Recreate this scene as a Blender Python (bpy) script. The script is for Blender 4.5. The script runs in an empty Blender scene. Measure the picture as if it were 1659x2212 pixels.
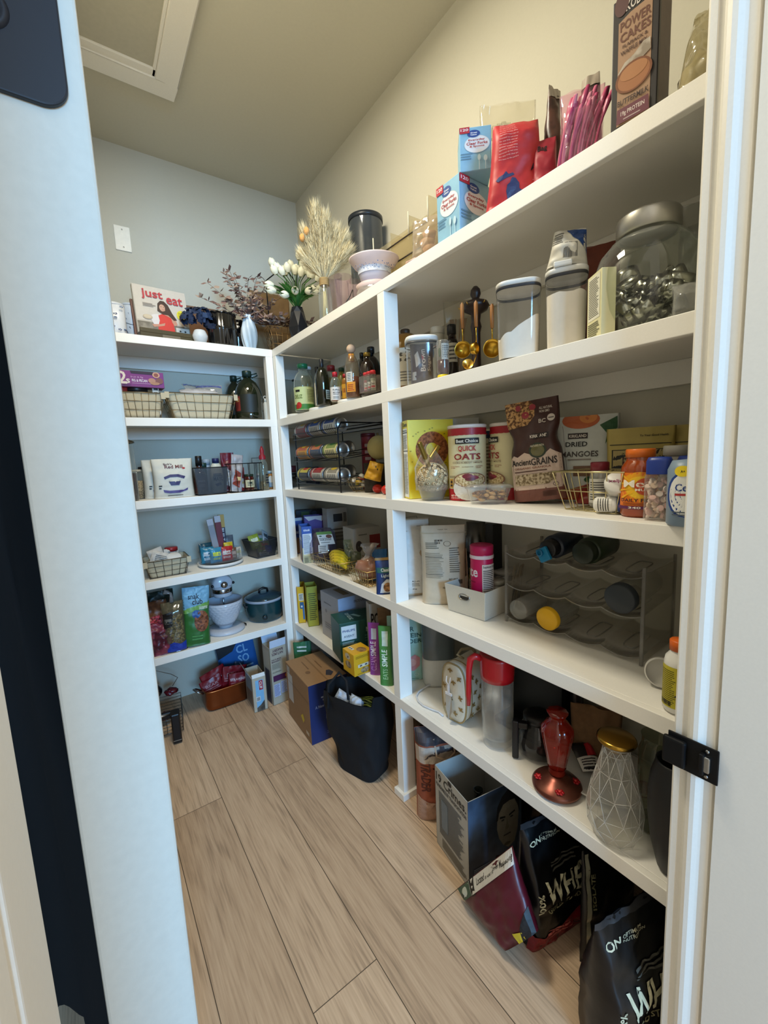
import bpy, math, random
from mathutils import Vector, Matrix, noise
from math import sin, cos, pi, radians as RD
C = bpy.context.scene.collection
# ---------------------------------------------------------------- camera, world, lights, exposure
W_, H_, F_ = 1659, 2212, 911.37
CAM = Vector((0, 0, 1.356))
YAW, PITCH, ROLL = .6115, .129, -.0444
_f = Vector((sin(YAW)*cos(PITCH), cos(YAW)*cos(PITCH), -sin(PITCH)))
_r = Vector((cos(YAW), -sin(YAW), 0)); _u = _r.cross(_f)
RV = _r*cos(ROLL)+_u*sin(ROLL); UV = _u*cos(ROLL)-_r*sin(ROLL)
cd = bpy.data.cameras.new('camera'); cam = bpy.data.objects.new('camera', cd); C.objects.link(cam)
cd.sensor_fit = 'HORIZONTAL'; cd.sensor_width = 36; cd.lens = F_/W_*36; cd.clip_start = .01
cam.matrix_world = Matrix(((RV.x, UV.x, -_f.x, CAM.x), (RV.y, UV.y, -_f.y, CAM.y), (RV.z, UV.z, -_f.z, CAM.z), (0, 0, 0, 1)))
bpy.context.scene.camera = cam
sc = bpy.context.scene
sc.view_settings.view_transform = 'Standard'; sc.view_settings.look = 'None'; sc.view_settings.gamma = 1
sc.view_settings.use_curve_mapping = False; sc.view_settings.exposure = .67
wd = bpy.data.worlds.new('daylight'); sc.world = wd; wd.use_nodes = True
wd.node_tree.nodes['Background'].inputs[0].default_value = (1, .93, .80, 1)
wd.node_tree.nodes['Background'].inputs[1].default_value = .60
def area(name, loc, aim, sx, sy, power, col):
    l = bpy.data.lights.new(name, 'AREA'); l.shape = 'RECTANGLE'; l.size = sx; l.size_y = sy; l.energy = power; l.color = col
    o = bpy.data.objects.new(name, l); C.objects.link(o); o.location = loc
    o.rotation_euler = (Vector(aim)-Vector(loc)).to_track_quat('-Z', 'Y').to_euler(); return o
area('ceiling_lamp_light', (.36, 1.2, 2.93), (.36, 1.22, 0), .34, .34, 16, (1, .92, .73))
area('window_daylight', (-.4, -5, 2.1), (.3, 1.6, 1.2), 1.5, 1.4, 235, (.22, .56, 1))

# ---------------------------------------------------------------- measuring helpers: where things stand on which shelf
XF, YF, XW, YW, ZC = .900, 2.267, 1.2735, 2.637, 2.967
ZS = {0: 0.0, 2: .427, 3: .812, 4: 1.2027, 5: 1.587, 6: 1.957}
FH = .0386                                                      # fascia height
def proj(p):
    q = Vector(p)-CAM; z = q.dot(_f); return W_/2+F_*q.dot(RV)/z, H_/2-F_*q.dot(UV)/z, z
def ray(u, v): return (_f+RV*((u-W_/2)/F_)-UV*((v-H_/2)/F_))
def onz(u, v, z):
    d = ray(u, v); return CAM+d*((z-CAM.z)/d.z)
def onx(u, v, x):
    d = ray(u, v); return CAM+d*(x/d.x)
def ony(u, v, y):
    d = ray(u, v); return CAM+d*(y/d.y)
def Rt(k, u, d):                                                # on shelf k of the right unit, d behind its front
    x, z = XF+d, ZS[k]; lo, hi = .12, 2.7
    for _ in range(40):
        m = (lo+hi)/2
        if proj((x, m, z))[0] > u: lo = m
        else: hi = m
    return Vector((x, lo, z))
def Bk(k, u, d):
    y, z = YF+d, ZS[k]; lo, hi = -1, 1.5
    for _ in range(40):
        m = (lo+hi)/2
        if proj((m, y, z))[0] < u: lo = m
        else: hi = m
    return Vector((lo, y, z))
def Fl(k, u, v): return onz(u, v, ZS[k])
def hup(p, v):                                                  # height above p at which a vertical reaches image row v
    lo, hi = -.5, 2.2
    for _ in range(40):
        m = (lo+hi)/2
        if proj((p[0], p[1], p[2]+m))[1] > v: lo = m
        else: hi = m
    return lo
def wid(p, du):                                                 # true width of a round thing that spans du pixels at p
    u, v, z = proj(p); a = math.atan((u-W_/2)/F_); return du*z/F_*cos(a)

# ---------------------------------------------------------------- materials
def lin(h):
    if isinstance(h, str):
        h = h.lstrip('#'); c = [int(h[i:i+2], 16)/255 for i in (0, 2, 4)]
        return tuple(x/12.92 if x <= .04045 else ((x+.055)/1.055)**2.4 for x in c)+(1,)
    return tuple(h)+(1,)
_mc = {}
def mat(col, rough=.5, metal=0, var=.06, bump=0, scale=60, trans=0, ior=1.45, coat=0, col2=None, stretch=None, detail=3):
    key = (col, rough, metal, var, bump, scale, trans, ior, coat, col2, stretch)
    if key in _mc: return _mc[key]
    m = bpy.data.materials.new('mat_%d' % len(_mc)); m.use_nodes = True; n = m.node_tree.nodes; L = m.node_tree.links
    b = n['Principled BSDF']; c = lin(col)
    b.inputs['Roughness'].default_value = rough; b.inputs['Metallic'].default_value = metal
    b.inputs['Transmission Weight'].default_value = trans; b.inputs['IOR'].default_value = ior; b.inputs['Coat Weight'].default_value = coat
    tc = n.new('ShaderNodeTexCoord'); mp = n.new('ShaderNodeMapping'); L.new(tc.outputs['Object'], mp.inputs[0])
    if stretch: mp.inputs['Scale'].default_value = stretch
    nz = n.new('ShaderNodeTexNoise'); nz.inputs['Scale'].default_value = scale; nz.inputs['Detail'].default_value = detail; L.new(mp.outputs[0], nz.inputs[0])
    mx = n.new('ShaderNodeMix'); mx.data_type = 'RGBA'
    c2 = lin(col2) if col2 else tuple(max(0, x*(1-var*2.2)) for x in c[:3])+(1,)
    mx.inputs[6].default_value = c; mx.inputs[7].default_value = c2
    if col2:
        rp = n.new('ShaderNodeValToRGB'); rp.color_ramp.elements[0].position = .42; rp.color_ramp.elements[1].position = .58
        L.new(nz.outputs[0], rp.inputs[0]); L.new(rp.outputs[0], mx.inputs[0])
    else: L.new(nz.outputs[0], mx.inputs[0])
    L.new(mx.outputs[2], b.inputs['Base Color'])
    if bump:
        bp = n.new('ShaderNodeBump'); bp.inputs['Strength'].default_value = bump; bp.inputs['Distance'].default_value = .002
        L.new(nz.outputs[0], bp.inputs['Height']); L.new(bp.outputs[0], b.inputs['Normal'])
    _mc[key] = m; return m
def clear(tint='ffffff', haze=.08, rough=.06, hcol='ffffff', edge=.35):    # thin clear plastic or blown glass
    key = ('clear', tint, haze, rough, hcol, edge)
    if key in _mc: return _mc[key]
    m = bpy.data.materials.new('clear_%d' % len(_mc)); m.use_nodes = True; n = m.node_tree.nodes; L = m.node_tree.links
    n.clear(); o = n.new('ShaderNodeOutputMaterial'); t = n.new('ShaderNodeBsdfTransparent'); t.inputs[0].default_value = lin(tint)
    p = n.new('ShaderNodeBsdfPrincipled'); p.inputs['Base Color'].default_value = lin(hcol); p.inputs['Roughness'].default_value = rough
    lw = n.new('ShaderNodeLayerWeight'); lw.inputs[0].default_value = .45
    nz = n.new('ShaderNodeTexNoise'); nz.inputs['Scale'].default_value = 30
    tc = n.new('ShaderNodeTexCoord'); L.new(tc.outputs['Object'], nz.inputs[0])
    ma = n.new('ShaderNodeMath'); ma.operation = 'MULTIPLY_ADD'; ma.inputs[1].default_value = edge; ma.inputs[2].default_value = haze
    pw = n.new('ShaderNodeMath'); pw.operation = 'POWER'; pw.inputs[1].default_value = 2.2
    L.new(lw.outputs['Facing'], pw.inputs[0]); L.new(pw.outputs[0], ma.inputs[0])
    g = n.new('ShaderNodeBsdfGlossy'); g.inputs['Roughness'].default_value = rough; g.inputs[0].default_value = (.9, .9, .9, 1)
    mx = n.new('ShaderNodeMixShader'); L.new(ma.outputs[0], mx.inputs[0]); L.new(t.outputs[0], mx.inputs[1]); L.new(p.outputs[0], mx.inputs[2])
    l2 = n.new('ShaderNodeLayerWeight'); l2.inputs[0].default_value = .5; p5 = n.new('ShaderNodeMath'); p5.operation = 'POWER'; p5.inputs[1].default_value = 4.5
    L.new(l2.outputs['Facing'], p5.inputs[0]); fr = n.new('ShaderNodeMath'); fr.operation = 'MULTIPLY_ADD'; fr.inputs[1].default_value = .6; fr.inputs[2].default_value = .045; L.new(p5.outputs[0], fr.inputs[0])
    m2 = n.new('ShaderNodeMixShader')
    bp = n.new('ShaderNodeBump'); bp.inputs['Strength'].default_value = .12; bp.inputs['Distance'].default_value = .002; L.new(nz.outputs[0], bp.inputs['Height'])
    L.new(bp.outputs[0], g.inputs['Normal']); L.new(fr.outputs[0], m2.inputs[0]); L.new(mx.outputs[0], m2.inputs[1]); L.new(g.outputs[0], m2.inputs[2])
    L.new(m2.outputs[0], o.inputs[0]); _mc[key] = m; return m
def rm(c):                                                      # colour or material -> material
    if isinstance(c, str):
        if c in FOOD: return mat(*FOOD[c][0], **FOOD[c][1])
        return mat(c, .5)
    return c
FOOD = {'granola': (('c79a63', .7), dict(col2='5c3a22', scale=140, bump=.6)), 'oats': (('d8c49a', .8), dict(col2='a88f5e', scale=160, bump=.6)),
        'rings': (('d9c6a0', .8), dict(col2='a98d60', scale=110, bump=1)), 'nuts': (('a5673a', .6), dict(col2='6b3a1c', scale=90, bump=.8)),
        'cashew': (('cdbb80', .6), dict(col2='8a7a45', scale=60, bump=1)), 'berry': (('b03a48', .4), dict(col2='5e1a22', scale=90)),
        'cookie': (('d8a87c', .6), dict(col2='b57848', scale=40)), 'bees': (('d9cfb8', .7), dict(col2='cdbf9f', scale=30)),
        'fineprint': (('e6e2d6', .6), dict(col2='8d8a82', scale=220, stretch=(1, 1, 3))), 'choc': (('57392c', .5), dict(col2='3a241c', scale=40)),
        'portrait': (('a8a294', .6), dict(col2='6f6a60', scale=30)), 'print': (('3a3a40', .6), dict(col2='d8d6d0', scale=260, stretch=(1, 1, 4)))}
PAINT = mat('efebe2', .42, var=.03, bump=.05, scale=300)
WHITE = mat('f0efec', .45); BLACKP = mat('121214', .35); STEEL = mat('b8b8b6', .28, 1, var=.1); GOLDW = mat('b9a27a', .35, .9); BRASS = mat('c9a04a', .25, 1)
KRAFT = mat('a5804f', .8, bump=.15, scale=120); GLASS = clear('fafcfb', .03, .03, 'e9f0ee', .4); PLAST = clear('fafaf9', .06, .12, 'f0f0ec', .3)
BLKM = mat('1a1a1b', .45, .6)

# ---------------------------------------------------------------- mesh building
class G:
    def __init__(s): s.v = []; s.f = []; s.m = []; s.s = []; s.mats = []
    def mi(s, m):
        m = rm(m)
        if m not in s.mats: s.mats.append(m)
        return s.mats.index(m)
    def add(s, vs, fs, m, smooth=False, M=None):
        b = len(s.v); k = s.mi(m)
        s.v += [tuple(M @ Vector(v)) if M else tuple(v) for v in vs]
        for f in fs: s.f.append([i+b for i in f]); s.m.append(k); s.s.append(smooth)
        return s
    def box(s, x0, x1, y0, y1, z0, z1, m, M=None, skip=()):
        v = [(x0, y0, z0), (x1, y0, z0), (x1, y1, z0), (x0, y1, z0), (x0, y0, z1), (x1, y0, z1), (x1, y1, z1), (x0, y1, z1)]
        fs = {'b': (3, 2, 1, 0), 't': (4, 5, 6, 7), 'f': (0, 1, 5, 4), 'r': (1, 2, 6, 5), 'k': (2, 3, 7, 6), 'l': (3, 0, 4, 7)}
        return s.add(v, [f for k, f in fs.items() if k not in skip], m, False, M)
    def lathe(s, pts, m, seg=32, c=(0, 0), sx=1, sy=1, M=None, ms=None, flute=None, p=0):
        n = len(pts)
        for i in range(n-1):
            (r0, z0), (r1, z1) = pts[i][:2], pts[i+1][:2]; vs = []
            for (r, z) in ((r0, z0), (r1, z1)):
                for j in range(seg):
                    a = 2*pi*j/seg; q = r
                    if flute: q = r*(1+flute[1]*cos(flute[0]*a))
                    ca, sa = cos(a), sin(a)
                    if p: e = 2/p; ca = math.copysign(abs(ca)**e, ca); sa = math.copysign(abs(sa)**e, sa)
                    vs.append((c[0]+q*ca*sx, c[1]+q*sa*sy, z))
            fs = [(j, (j+1) % seg, seg+(j+1) % seg, seg+j) for j in range(seg)]
            s.add(vs, fs, ms[i] if ms else m, True, M)
        return s
    def disc(s, r, z, m, seg=32, c=(0, 0), sx=1, sy=1, M=None, p=0):
        return s.lathe([(0.0001, z), (r, z)], m, seg, c, sx, sy, M, p=p)
    def tube(s, P, r, m, seg=6, closed=False, M=None):
        P = [Vector(p) for p in P]; n = len(P); vs = []; up = None
        for i, p in enumerate(P):
            a = P[i-1] if (i or closed) else p; b = P[(i+1) % n] if (i < n-1 or closed) else p
            t = (b-a); t = t.normalized() if t.length > 1e-9 else Vector((0, 0, 1))
            if up is None: up = Vector((0, 0, 1)) if abs(t.z) < .9 else Vector((1, 0, 0))
            x = t.cross(up); x = x.normalized() if x.length > 1e-6 else Vector((1, 0, 0)); y = x.cross(t).normalized(); up = y
            rr = r[i] if isinstance(r, (list, tuple)) else r
            vs += [p+x*cos(2*pi*k/seg)*rr+y*sin(2*pi*k/seg)*rr for k in range(seg)]
        fs = [(i*seg+k, i*seg+(k+1) % seg, ((i+1) % n)*seg+(k+1) % seg, ((i+1) % n)*seg+k) for i in range(n if closed else n-1) for k in range(seg)]
        if not closed: fs += [tuple(range(seg))[::-1], tuple((n-1)*seg+k for k in range(seg))]
        return s.add(vs, fs, m, True, M)
    def grid(s, fn, nu, nv, m, M=None, smooth=True, wrap=False):
        vs = [fn(i/nu, j/nv) for j in range(nv+1) for i in range(nu if wrap else nu+1)]; w = nu if wrap else nu+1
        fs = [(j*w+i, j*w+(i+1) % w, (j+1)*w+(i+1) % w, (j+1)*w+i) for j in range(nv) for i in range(nu)]
        return s.add(vs, fs, m, smooth, M)
    def ell(s, c, rx, ry, rz, m, seg=16, M=None, jit=0):
        def fn(a, b):
            x, y, z = sin(pi*b)*cos(2*pi*a), sin(pi*b)*sin(2*pi*a), -cos(pi*b)
            k = 1+jit*noise.noise(Vector((x*2+c[0]*37, y*2+c[1]*37, z*2)))
            return (c[0]+rx*x*k, c[1]+ry*y*k, c[2]+rz*z*k)
        return s.grid(fn, seg, seg//2, m, M, True, True)
    def build(s, name, parent=None, bev=0, weld=True, sub=0):
        me = bpy.data.meshes.new(name); me.from_pydata(s.v, [], s.f)
        for q in s.mats: me.materials.append(q)
        me.polygons.foreach_set('material_index', s.m); me.polygons.foreach_set('use_smooth', s.s)
        if weld:
            import bmesh
            bm = bmesh.new(); bm.from_mesh(me); bmesh.ops.remove_doubles(bm, verts=bm.verts, dist=1e-5)
            bmesh.ops.dissolve_degenerate(bm, edges=bm.edges, dist=1e-6); bm.to_mesh(me); bm.free()
        me.update(); o = bpy.data.objects.new(name, me); C.objects.link(o)
        if parent: o.parent = parent
        if bev:
            b = o.modifiers.new('bevel', 'BEVEL'); b.width = bev; b.segments = 2; b.limit_method = 'ANGLE'
        return o
def tagit(o, label, cat, loc=None, rz=0, group=None, tilt=(0, 0)):
    o['label'] = label; o['category'] = cat
    if group: o['group'] = group
    if loc is not None: o.location = loc
    o.rotation_euler = (tilt[0], tilt[1], rz); return o
def thing(name, label, cat, loc=(0, 0, 0), rz=0, group=None, tilt=(0, 0)):
    o = bpy.data.objects.new(name, None); C.objects.link(o); o.empty_display_size = .03
    return tagit(o, label, cat, loc, rz, group, tilt)
def struct(o): o['kind'] = 'structure'; return o
def dup(root, loc, rz, label, group=None, tilt=(0, 0)):
    r = root.copy(); C.objects.link(r); tagit(r, label, root['category'], loc, rz, group or root.get('group'), tilt)
    for ch in list(root.children):
        c = ch.copy(); C.objects.link(c); c.parent = r
        for g in list(ch.children):
            d = g.copy(); C.objects.link(d); d.parent = c
    return r
# ---------------------------------------------------------------- printing (words, panels, marks) laid on a surface
_tx = {}
def textmesh(t, bold):
    if (t, bold) in _tx: return _tx[(t, bold)]
    cu = bpy.data.curves.new('t', 'FONT'); cu.body = t; cu.size = 1; cu.resolution_u = 2; cu.offset = .02 if bold else 0
    ob = bpy.data.objects.new('t', cu); C.objects.link(ob)
    me = bpy.data.meshes.new_from_object(ob)
    vs = [(v.co.x, v.co.y) for v in me.vertices]; fs = [tuple(p.vertices) for p in me.polygons]
    bpy.data.objects.remove(ob); bpy.data.curves.remove(cu); bpy.data.meshes.remove(me)
    if not vs: vs = [(0, 0), (1, 0), (1, 1)]; fs = [(0, 1, 2)]
    x0 = min(v[0] for v in vs); x1 = max(v[0] for v in vs); y0 = min(v[1] for v in vs); y1 = max(v[1] for v in vs)
    r = ([((x-x0)/max(1e-6, x1-x0), (y-y0)/max(1e-6, y1-y0)) for x, y in vs], fs); _tx[(t, bold)] = r; return r
def fine_tris(T, lim, cap=1500):
    fin = []
    while T:
        t = T.pop(); d = [math.dist(t[i], t[(i+1) % 3]) for i in range(3)]; j = d.index(max(d))
        if d[j] > lim and len(fin)+len(T) < cap:
            a, b, c = t[j], t[(j+1) % 3], t[(j+2) % 3]; q = ((a[0]+b[0])/2, (a[1]+b[1])/2); T += [[a, q, c], [q, b, c]]
        else: fin.append(t)
    return fin
def printing(warp, W, H, els, parent, name='printed_label', off=.0006, fine=0):
    """els: ('r',x0,y0,x1,y1,col) ('e',cx,cy,rx,ry,col) ('t',txt,x0,y0,x1,y1,col[,rot]) ('p',[pts],col); x in -.5..+.5 of W, y in 0..1 of H"""
    g = G()
    for i, e in enumerate(els):
        o = off+.00018*i; k = e[0]
        if k == 'r':
            _, x0, y0, x1, y1, c = e; nx = 1 if fine < 0 else max(1, min(72, int(abs(x1-x0)*W/.006))); ny = 1 if fine < 0 else max(1, min(40, int(abs(y1-y0)*H/.012)))
            g.grid(lambda a, b: warp((x0+(x1-x0)*a)*W, (y0+(y1-y0)*b)*H, o), nx, ny, c, smooth=False)
        elif k == 'e':
            _, cx, cy, rx, ry, c = e
            g.grid(lambda a, b: warp((cx+rx*max(b, .001)*cos(-2*pi*a))*W, cy*H+ry*H*max(b, .001)*sin(-2*pi*a), o), 24, 4, c, smooth=False, wrap=True)
        elif k == 'n':                                          # ring
            _, cx, cy, rx, ry, th, c = e
            g.grid(lambda a, b: warp((cx+rx*(1-th*b)*cos(2*pi*a))*W, cy*H+ry*H*(1-th*b)*sin(2*pi*a), o), 28, 1, c, smooth=False, wrap=True)
        elif k == 't':
            t, x0, y0, x1, y1, c = e[1:7]; rot = e[7] if len(e) > 7 else 0
            vs, fs = textmesh(t, len(e) <= 8); q = []
            for (a, b) in vs:
                if rot == 90: a, b = 1-b, a
                elif rot == 270: a, b = b, 1-a
                elif rot == 180: a, b = 1-a, 1-b
                q.append(((x0+(x1-x0)*a)*W, (y0+(y1-y0)*b)*H))
            if fine > 0 and (y1-y0)*H > fine*1.5 and (x1-x0)*W > fine*2.5:
                for t3 in fine_tris([[q[f[0]], q[f[i]], q[f[i+1]]] for f in fs for i in range(1, len(f)-1)], fine, 4000): g.add([warp(a, b, o) for a, b in t3], [(0, 1, 2)], c)
            else: g.add([warp(a, b, o) for a, b in q], fs, c)
        elif k == 'l':                                          # n lines of small print
            _, x0, y0, x1, y1, n, c = e; rr = random.Random(n*7+int(x0*100))
            for j in range(n):
                ya = y1-(y1-y0)*(j+.75)/n; yb = y1-(y1-y0)*(j+.3)/n; xe = x1-(x1-x0)*rr.random()*.25
                nx = 1 if fine < 0 else max(1, min(30, int(abs(xe-x0)*W/.006)))
                g.grid(lambda a, b: warp((x0+(xe-x0)*a)*W, (ya+(yb-ya)*b)*H, o), nx, 1, c, smooth=False)
        elif k == 'b':                                          # barcode
            _, x0, y0, x1, y1, c = e; rr = random.Random(5); x = x0
            while x < x1:
                w = (x1-x0)*(.02+.04*rr.random()); g.add([warp(a*W, b*H, o) for a, b in ((x, y0), (min(x+w, x1), y0), (min(x+w, x1), y1), (x, y1))], [(0, 1, 2, 3)], c); x += w+(x1-x0)*(.02+.03*rr.random())
        elif k == 'p':
            from mathutils.geometry import tessellate_polygon
            P = [(a*W, b*H) for a, b in e[1]]; T = [[P[i] for i in t] for t in tessellate_polygon([[Vector((a, b, 0)) for a, b in P]])]
            T = [t if sum(t[i][0]*t[(i+1) % 3][1]-t[(i+1) % 3][0]*t[i][1] for i in range(3)) > 0 else t[::-1] for t in T]; fin = T if fine < 0 else fine_tris(T, fine or W*.09)
            for t in fin: g.add([warp(a, b, o) for a, b in t], [(0, 1, 2)], e[2])
    return g.build(name, parent, weld=False)
def face(side, W, D, H, z0=0):
    if side == 'f': return lambda x, y, o: (x, -D/2-o, y+z0)
    if side == 'k': return lambda x, y, o: (-x, D/2+o, y+z0)
    if side == 'r': return lambda x, y, o: (W/2+o, x, y+z0)
    if side == 'l': return lambda x, y, o: (-W/2-o, -x, y+z0)
    if side == 't': return lambda x, y, o: (x, y-D/2, H+o)
def cyl(R, a0=0, z0=0, sx=1, sy=1): return lambda x, y, o: ((R+o)*sin(x/R+a0)*sx, -(R+o)*cos(x/R+a0)*sy, y+z0)
# ---------------------------------------------------------------- common builders
def carton(name, label, cat, loc, rz, W, D, H, col, prints=None, group=None, tilt=(0, 0), cols=None, bev=.0015, flap=None, open_top=False):
    """a printed box: prints = {side: elements}"""
    t = thing(name, label, cat, loc, rz, group, tilt); g = G(); cols = cols or {}
    m = rm(col) if not isinstance(col, str) else mat(col, .45, var=.04)
    if open_top:
        w = .002
        for a in ((-W/2, W/2, -D/2, -D/2+w), (-W/2, W/2, D/2-w, D/2), (-W/2, -W/2+w, -D/2, D/2), (W/2-w, W/2, -D/2, D/2)): g.box(*a, 0, H, m)
        g.box(-W/2, W/2, -D/2, D/2, 0, w, m)
    else: g.box(-W/2, W/2, -D/2, D/2, 0, H, m)
    cb = g.build('carton', t, bev=0 if open_top else bev)
    for s, c in cols.items():
        q = {'f': W, 'k': W, 'r': D, 'l': D, 't': W}[s]; hh = D if s == 't' else H
        prints = dict(prints or {}); prints[s] = [('r', -.5, 0, .5, 1, mat(c, .45, var=.04) if isinstance(c, str) and c not in FOOD else c)]+list(prints.get(s, []))
    for s, els in (prints or {}).items():
        q = {'f': W, 'k': W, 'r': D, 'l': D, 't': W}[s]; hh = D if s == 't' else H
        printing(face(s, W, D, H), q, hh, els, cb, fine=-1)
    if flap:                                                    # open lid flaps: list of (side, length, angle, colour)
        for (s, L, a, c) in flap:
            fg = G(); th = .0015; hw = (W if s in 'fk' else D)/2-.002
            M = {'f': Matrix.Translation((0, -D/2, H)) @ Matrix.Rotation(0, 4, 'Z'), 'k': Matrix.Translation((0, D/2, H)) @ Matrix.Rotation(pi, 4, 'Z'),
                 'r': Matrix.Translation((W/2, 0, H)) @ Matrix.Rotation(pi/2, 4, 'Z'), 'l': Matrix.Translation((-W/2, 0, H)) @ Matrix.Rotation(-pi/2, 4, 'Z')}[s]
            fg.box(-hw, hw, -th/2, th/2, 0, L, rm(c), M=M @ Matrix.Rotation(a, 4, 'X')); fg.build('flap', t)
    return t
def pouch_fn(W, H, D, seed=0, crump=.004, topw=1.0, p=2.6, full=.55, neck=None):
    sd = Vector((seed*3.1, seed*1.7, 0))
    def prof(s):
        lo = min(1, .75+s*2.2) if s < .12 else 1
        up = 1 if s < full else max(0, 1-((s-full)/(1-full))**1.15)
        return lo*up*D/2+.0012
    def hw(s):
        w = 1+(topw-1)*s-.04*sin(pi*min(1, s*1.1))
        if neck: w *= 1-neck[1]*math.exp(-((s-neck[0])/.09)**2)
        return W/2*w
    def pt(a, s, sg, off=0):                                    # a in -1..1, sg -1 front / +1 back
        aa = min(1, abs(a)); y = prof(s)*(1-aa**p)**(1/p); q = Vector((a*W*9, s*H*22, sg*3))+sd
        n = crump*noise.noise(q)*(1-aa**6)*(1 if s > .03 else s/.03); n += crump*.6*noise.noise(q*2.7)*(1-aa**6)*(1 if s > .03 else 0)
        return (a*hw(s), sg*(y+n+off), s*H)
    return pt
def pouch(name, label, cat, loc, rz, W, H, D, col, els=None, seed=0, crump=.004, topw=1., tilt=(0, 0), group=None, back=None, full=.55, neck=None, seal=None, m=None, nv=26, body='bag', p=2.6):
    t = thing(name, label, cat, loc, rz, group, tilt); fn = pouch_fn(W, H, D, seed, crump, topw, p, full=full, neck=neck); g = G()
    m = m or (col if not isinstance(col, str) else mat(col, .42, var=.08))
    for sg in (-1, 1):
        g.grid(lambda a, b: fn((a*2-1)*(-sg), b, sg), 22, nv, m if sg < 0 or not back else back)
    g.grid(lambda a, b: fn(a*2-1, 0, 1 if b > .5 else -1), 22, 1, m)
    if seal: g.grid(lambda a, b: fn(a*2-1, seal[0]+(1-seal[0])*b, -1, .0012), 20, 2, seal[1])
    bo = g.build(body, t)
    if els: printing(lambda x, y, o: fn(max(-.999, min(.999, x/(W/2))), max(0, min(1, y/H)), -1, o+.0006), W, H, els, bo, fine=.011)
    return t, fn
def bottle(name, label, cat, loc, pts, m, cap=None, fill=None, lab=None, rz=0, seg=28, tilt=(0, 0), group=None, sx=1, sy=1, p=0, body='bottle', ms=None):
    """pts profile of the body; cap=(profile,mat); fill=(profile,mat); lab=(z0,z1,R,halfangle,col,els,a0)"""
    t = thing(name, label, cat, loc, rz, group, tilt)
    bo = G().lathe(pts, m, seg, sx=sx, sy=sy, p=p, ms=ms).build(body, t)
    if fill: G().lathe(fill[0], fill[1], seg, sx=sx, sy=sy, p=p).build('contents', t)
    if cap:
        G().lathe(cap[0], cap[1], seg, sx=cap[2] if len(cap) > 2 else 1, sy=cap[3] if len(cap) > 3 else 1).build('cap', t)
    if lab:
        z0, z1, R, ha, col, els = lab[:6]; a0 = lab[6] if len(lab) > 6 else 0; Wd = 2*R*ha
        printing(cyl(R, a0, z0, sx, sy), Wd, z1-z0, ([('r', -.5, 0, .5, 1, col)] if col else [])+list(els), bo, 'label')
    return t
def capp(r, z0, z1, rr=.002): return [(0.0001, z0), (r, z0), (r, z1-rr), (r-rr, z1), (.0001, z1)]
def body(R, H, nr, nh, foot=.006, sh=.03):                       # straight bottle with rounded shoulder and neck
    return [(.0001, 0), (R-foot, 0), (R, foot), (R, H-sh)]+[(nr+(R-nr)*cos(pi/2*i/6), H-sh+(sh)*sin(pi/2*i/6)) for i in range(1, 7)]+[(nr, H+nh)]
def wire_basket(t, W, D, H, m, r=.0014, nx=6, ny=4, nz=3, flare=.85, name='wire_frame', rim=1.6, bottom=True, parent_only=False):
    g = G()
    def P(a, b, z): k = flare+(1-flare)*z/H; return Vector((a*W/2*k, b*D/2*k, z))
    for j in range(nz+1):
        z = H*j/nz+r
        g.tube([P(-1, -1, z), P(1, -1, z), P(1, 1, z), P(-1, 1, z)], r*(rim if j == nz else 1), m, 6, True)
    for i in range(nx+1):
        a = -1+2*i/nx
        for b in (-1, 1): g.tube([P(a, b, r), P(a, b, H)], r, m, 5)
        if bottom: g.tube([P(a, -1, r), P(a, 1, r)], r, m, 5)
    for i in range(1, ny):
        b = -1+2*i/ny
        for a in (-1, 1): g.tube([P(a, b, r), P(a, b, H)], r, m, 5)
        if bottom: g.tube([P(-1, b, r), P(1, b, r)], r, m, 5)
    return g.build(name, t)
def blob(seed, rx, ry, rz, m, jit=.35, lift=True, n=20):         # a crumpled bag or packet body
    g = G(); s0 = Vector((seed*5.3, seed*2.9, seed))
    def fn(a, b):
        x, y, z = sin(pi*b)*cos(2*pi*a), sin(pi*b)*sin(2*pi*a), -cos(pi*b)
        q = Vector((x, y, z)); k = 1+jit*noise.noise(q*1.6+s0)+jit*.5*noise.noise(q*4+s0)
        zz = rz*z*k+rz
        return (rx*x*k, ry*y*k, max(0, zz))
    g.grid(fn, n, n*2//3, m, None, True, True); return g
def packet(name, label, cat, loc, rz, W, H, th, col, els=None, tilt=(0, 0), group=None, seed=1, crump=.003):
    """flat sealed sachet, crimped at both ends, centred on its own base"""
    t = thing(name, label, cat, loc, rz, group, tilt); g = G(); s0 = Vector((seed*7.7, seed, 0)); m = rm(col) if not isinstance(col, str) else mat(col, .35, var=.1)
    def fn(a, s, sg, off=0):
        e = (max(0, 1-abs(a)**2.4)*max(0, 1-abs(2*s-1)**4))**.6
        n = crump*noise.noise(Vector((a*W*40, s*H*40, sg))+s0)*(e > 0)
        return (a*W/2, sg*(th/2*e+.0006+off)+n, s*H)
    for sg in (-1, 1): g.grid(lambda a, b: fn((a*2-1)*(-sg), b, sg), 12, 12, m)
    bo = g.build('wrapper', t)
    if els: printing(lambda x, y, o: fn(max(-1, min(1, x/(W/2))), y/H, -1, o+.0005), W, H, els, bo)
    return t
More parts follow.
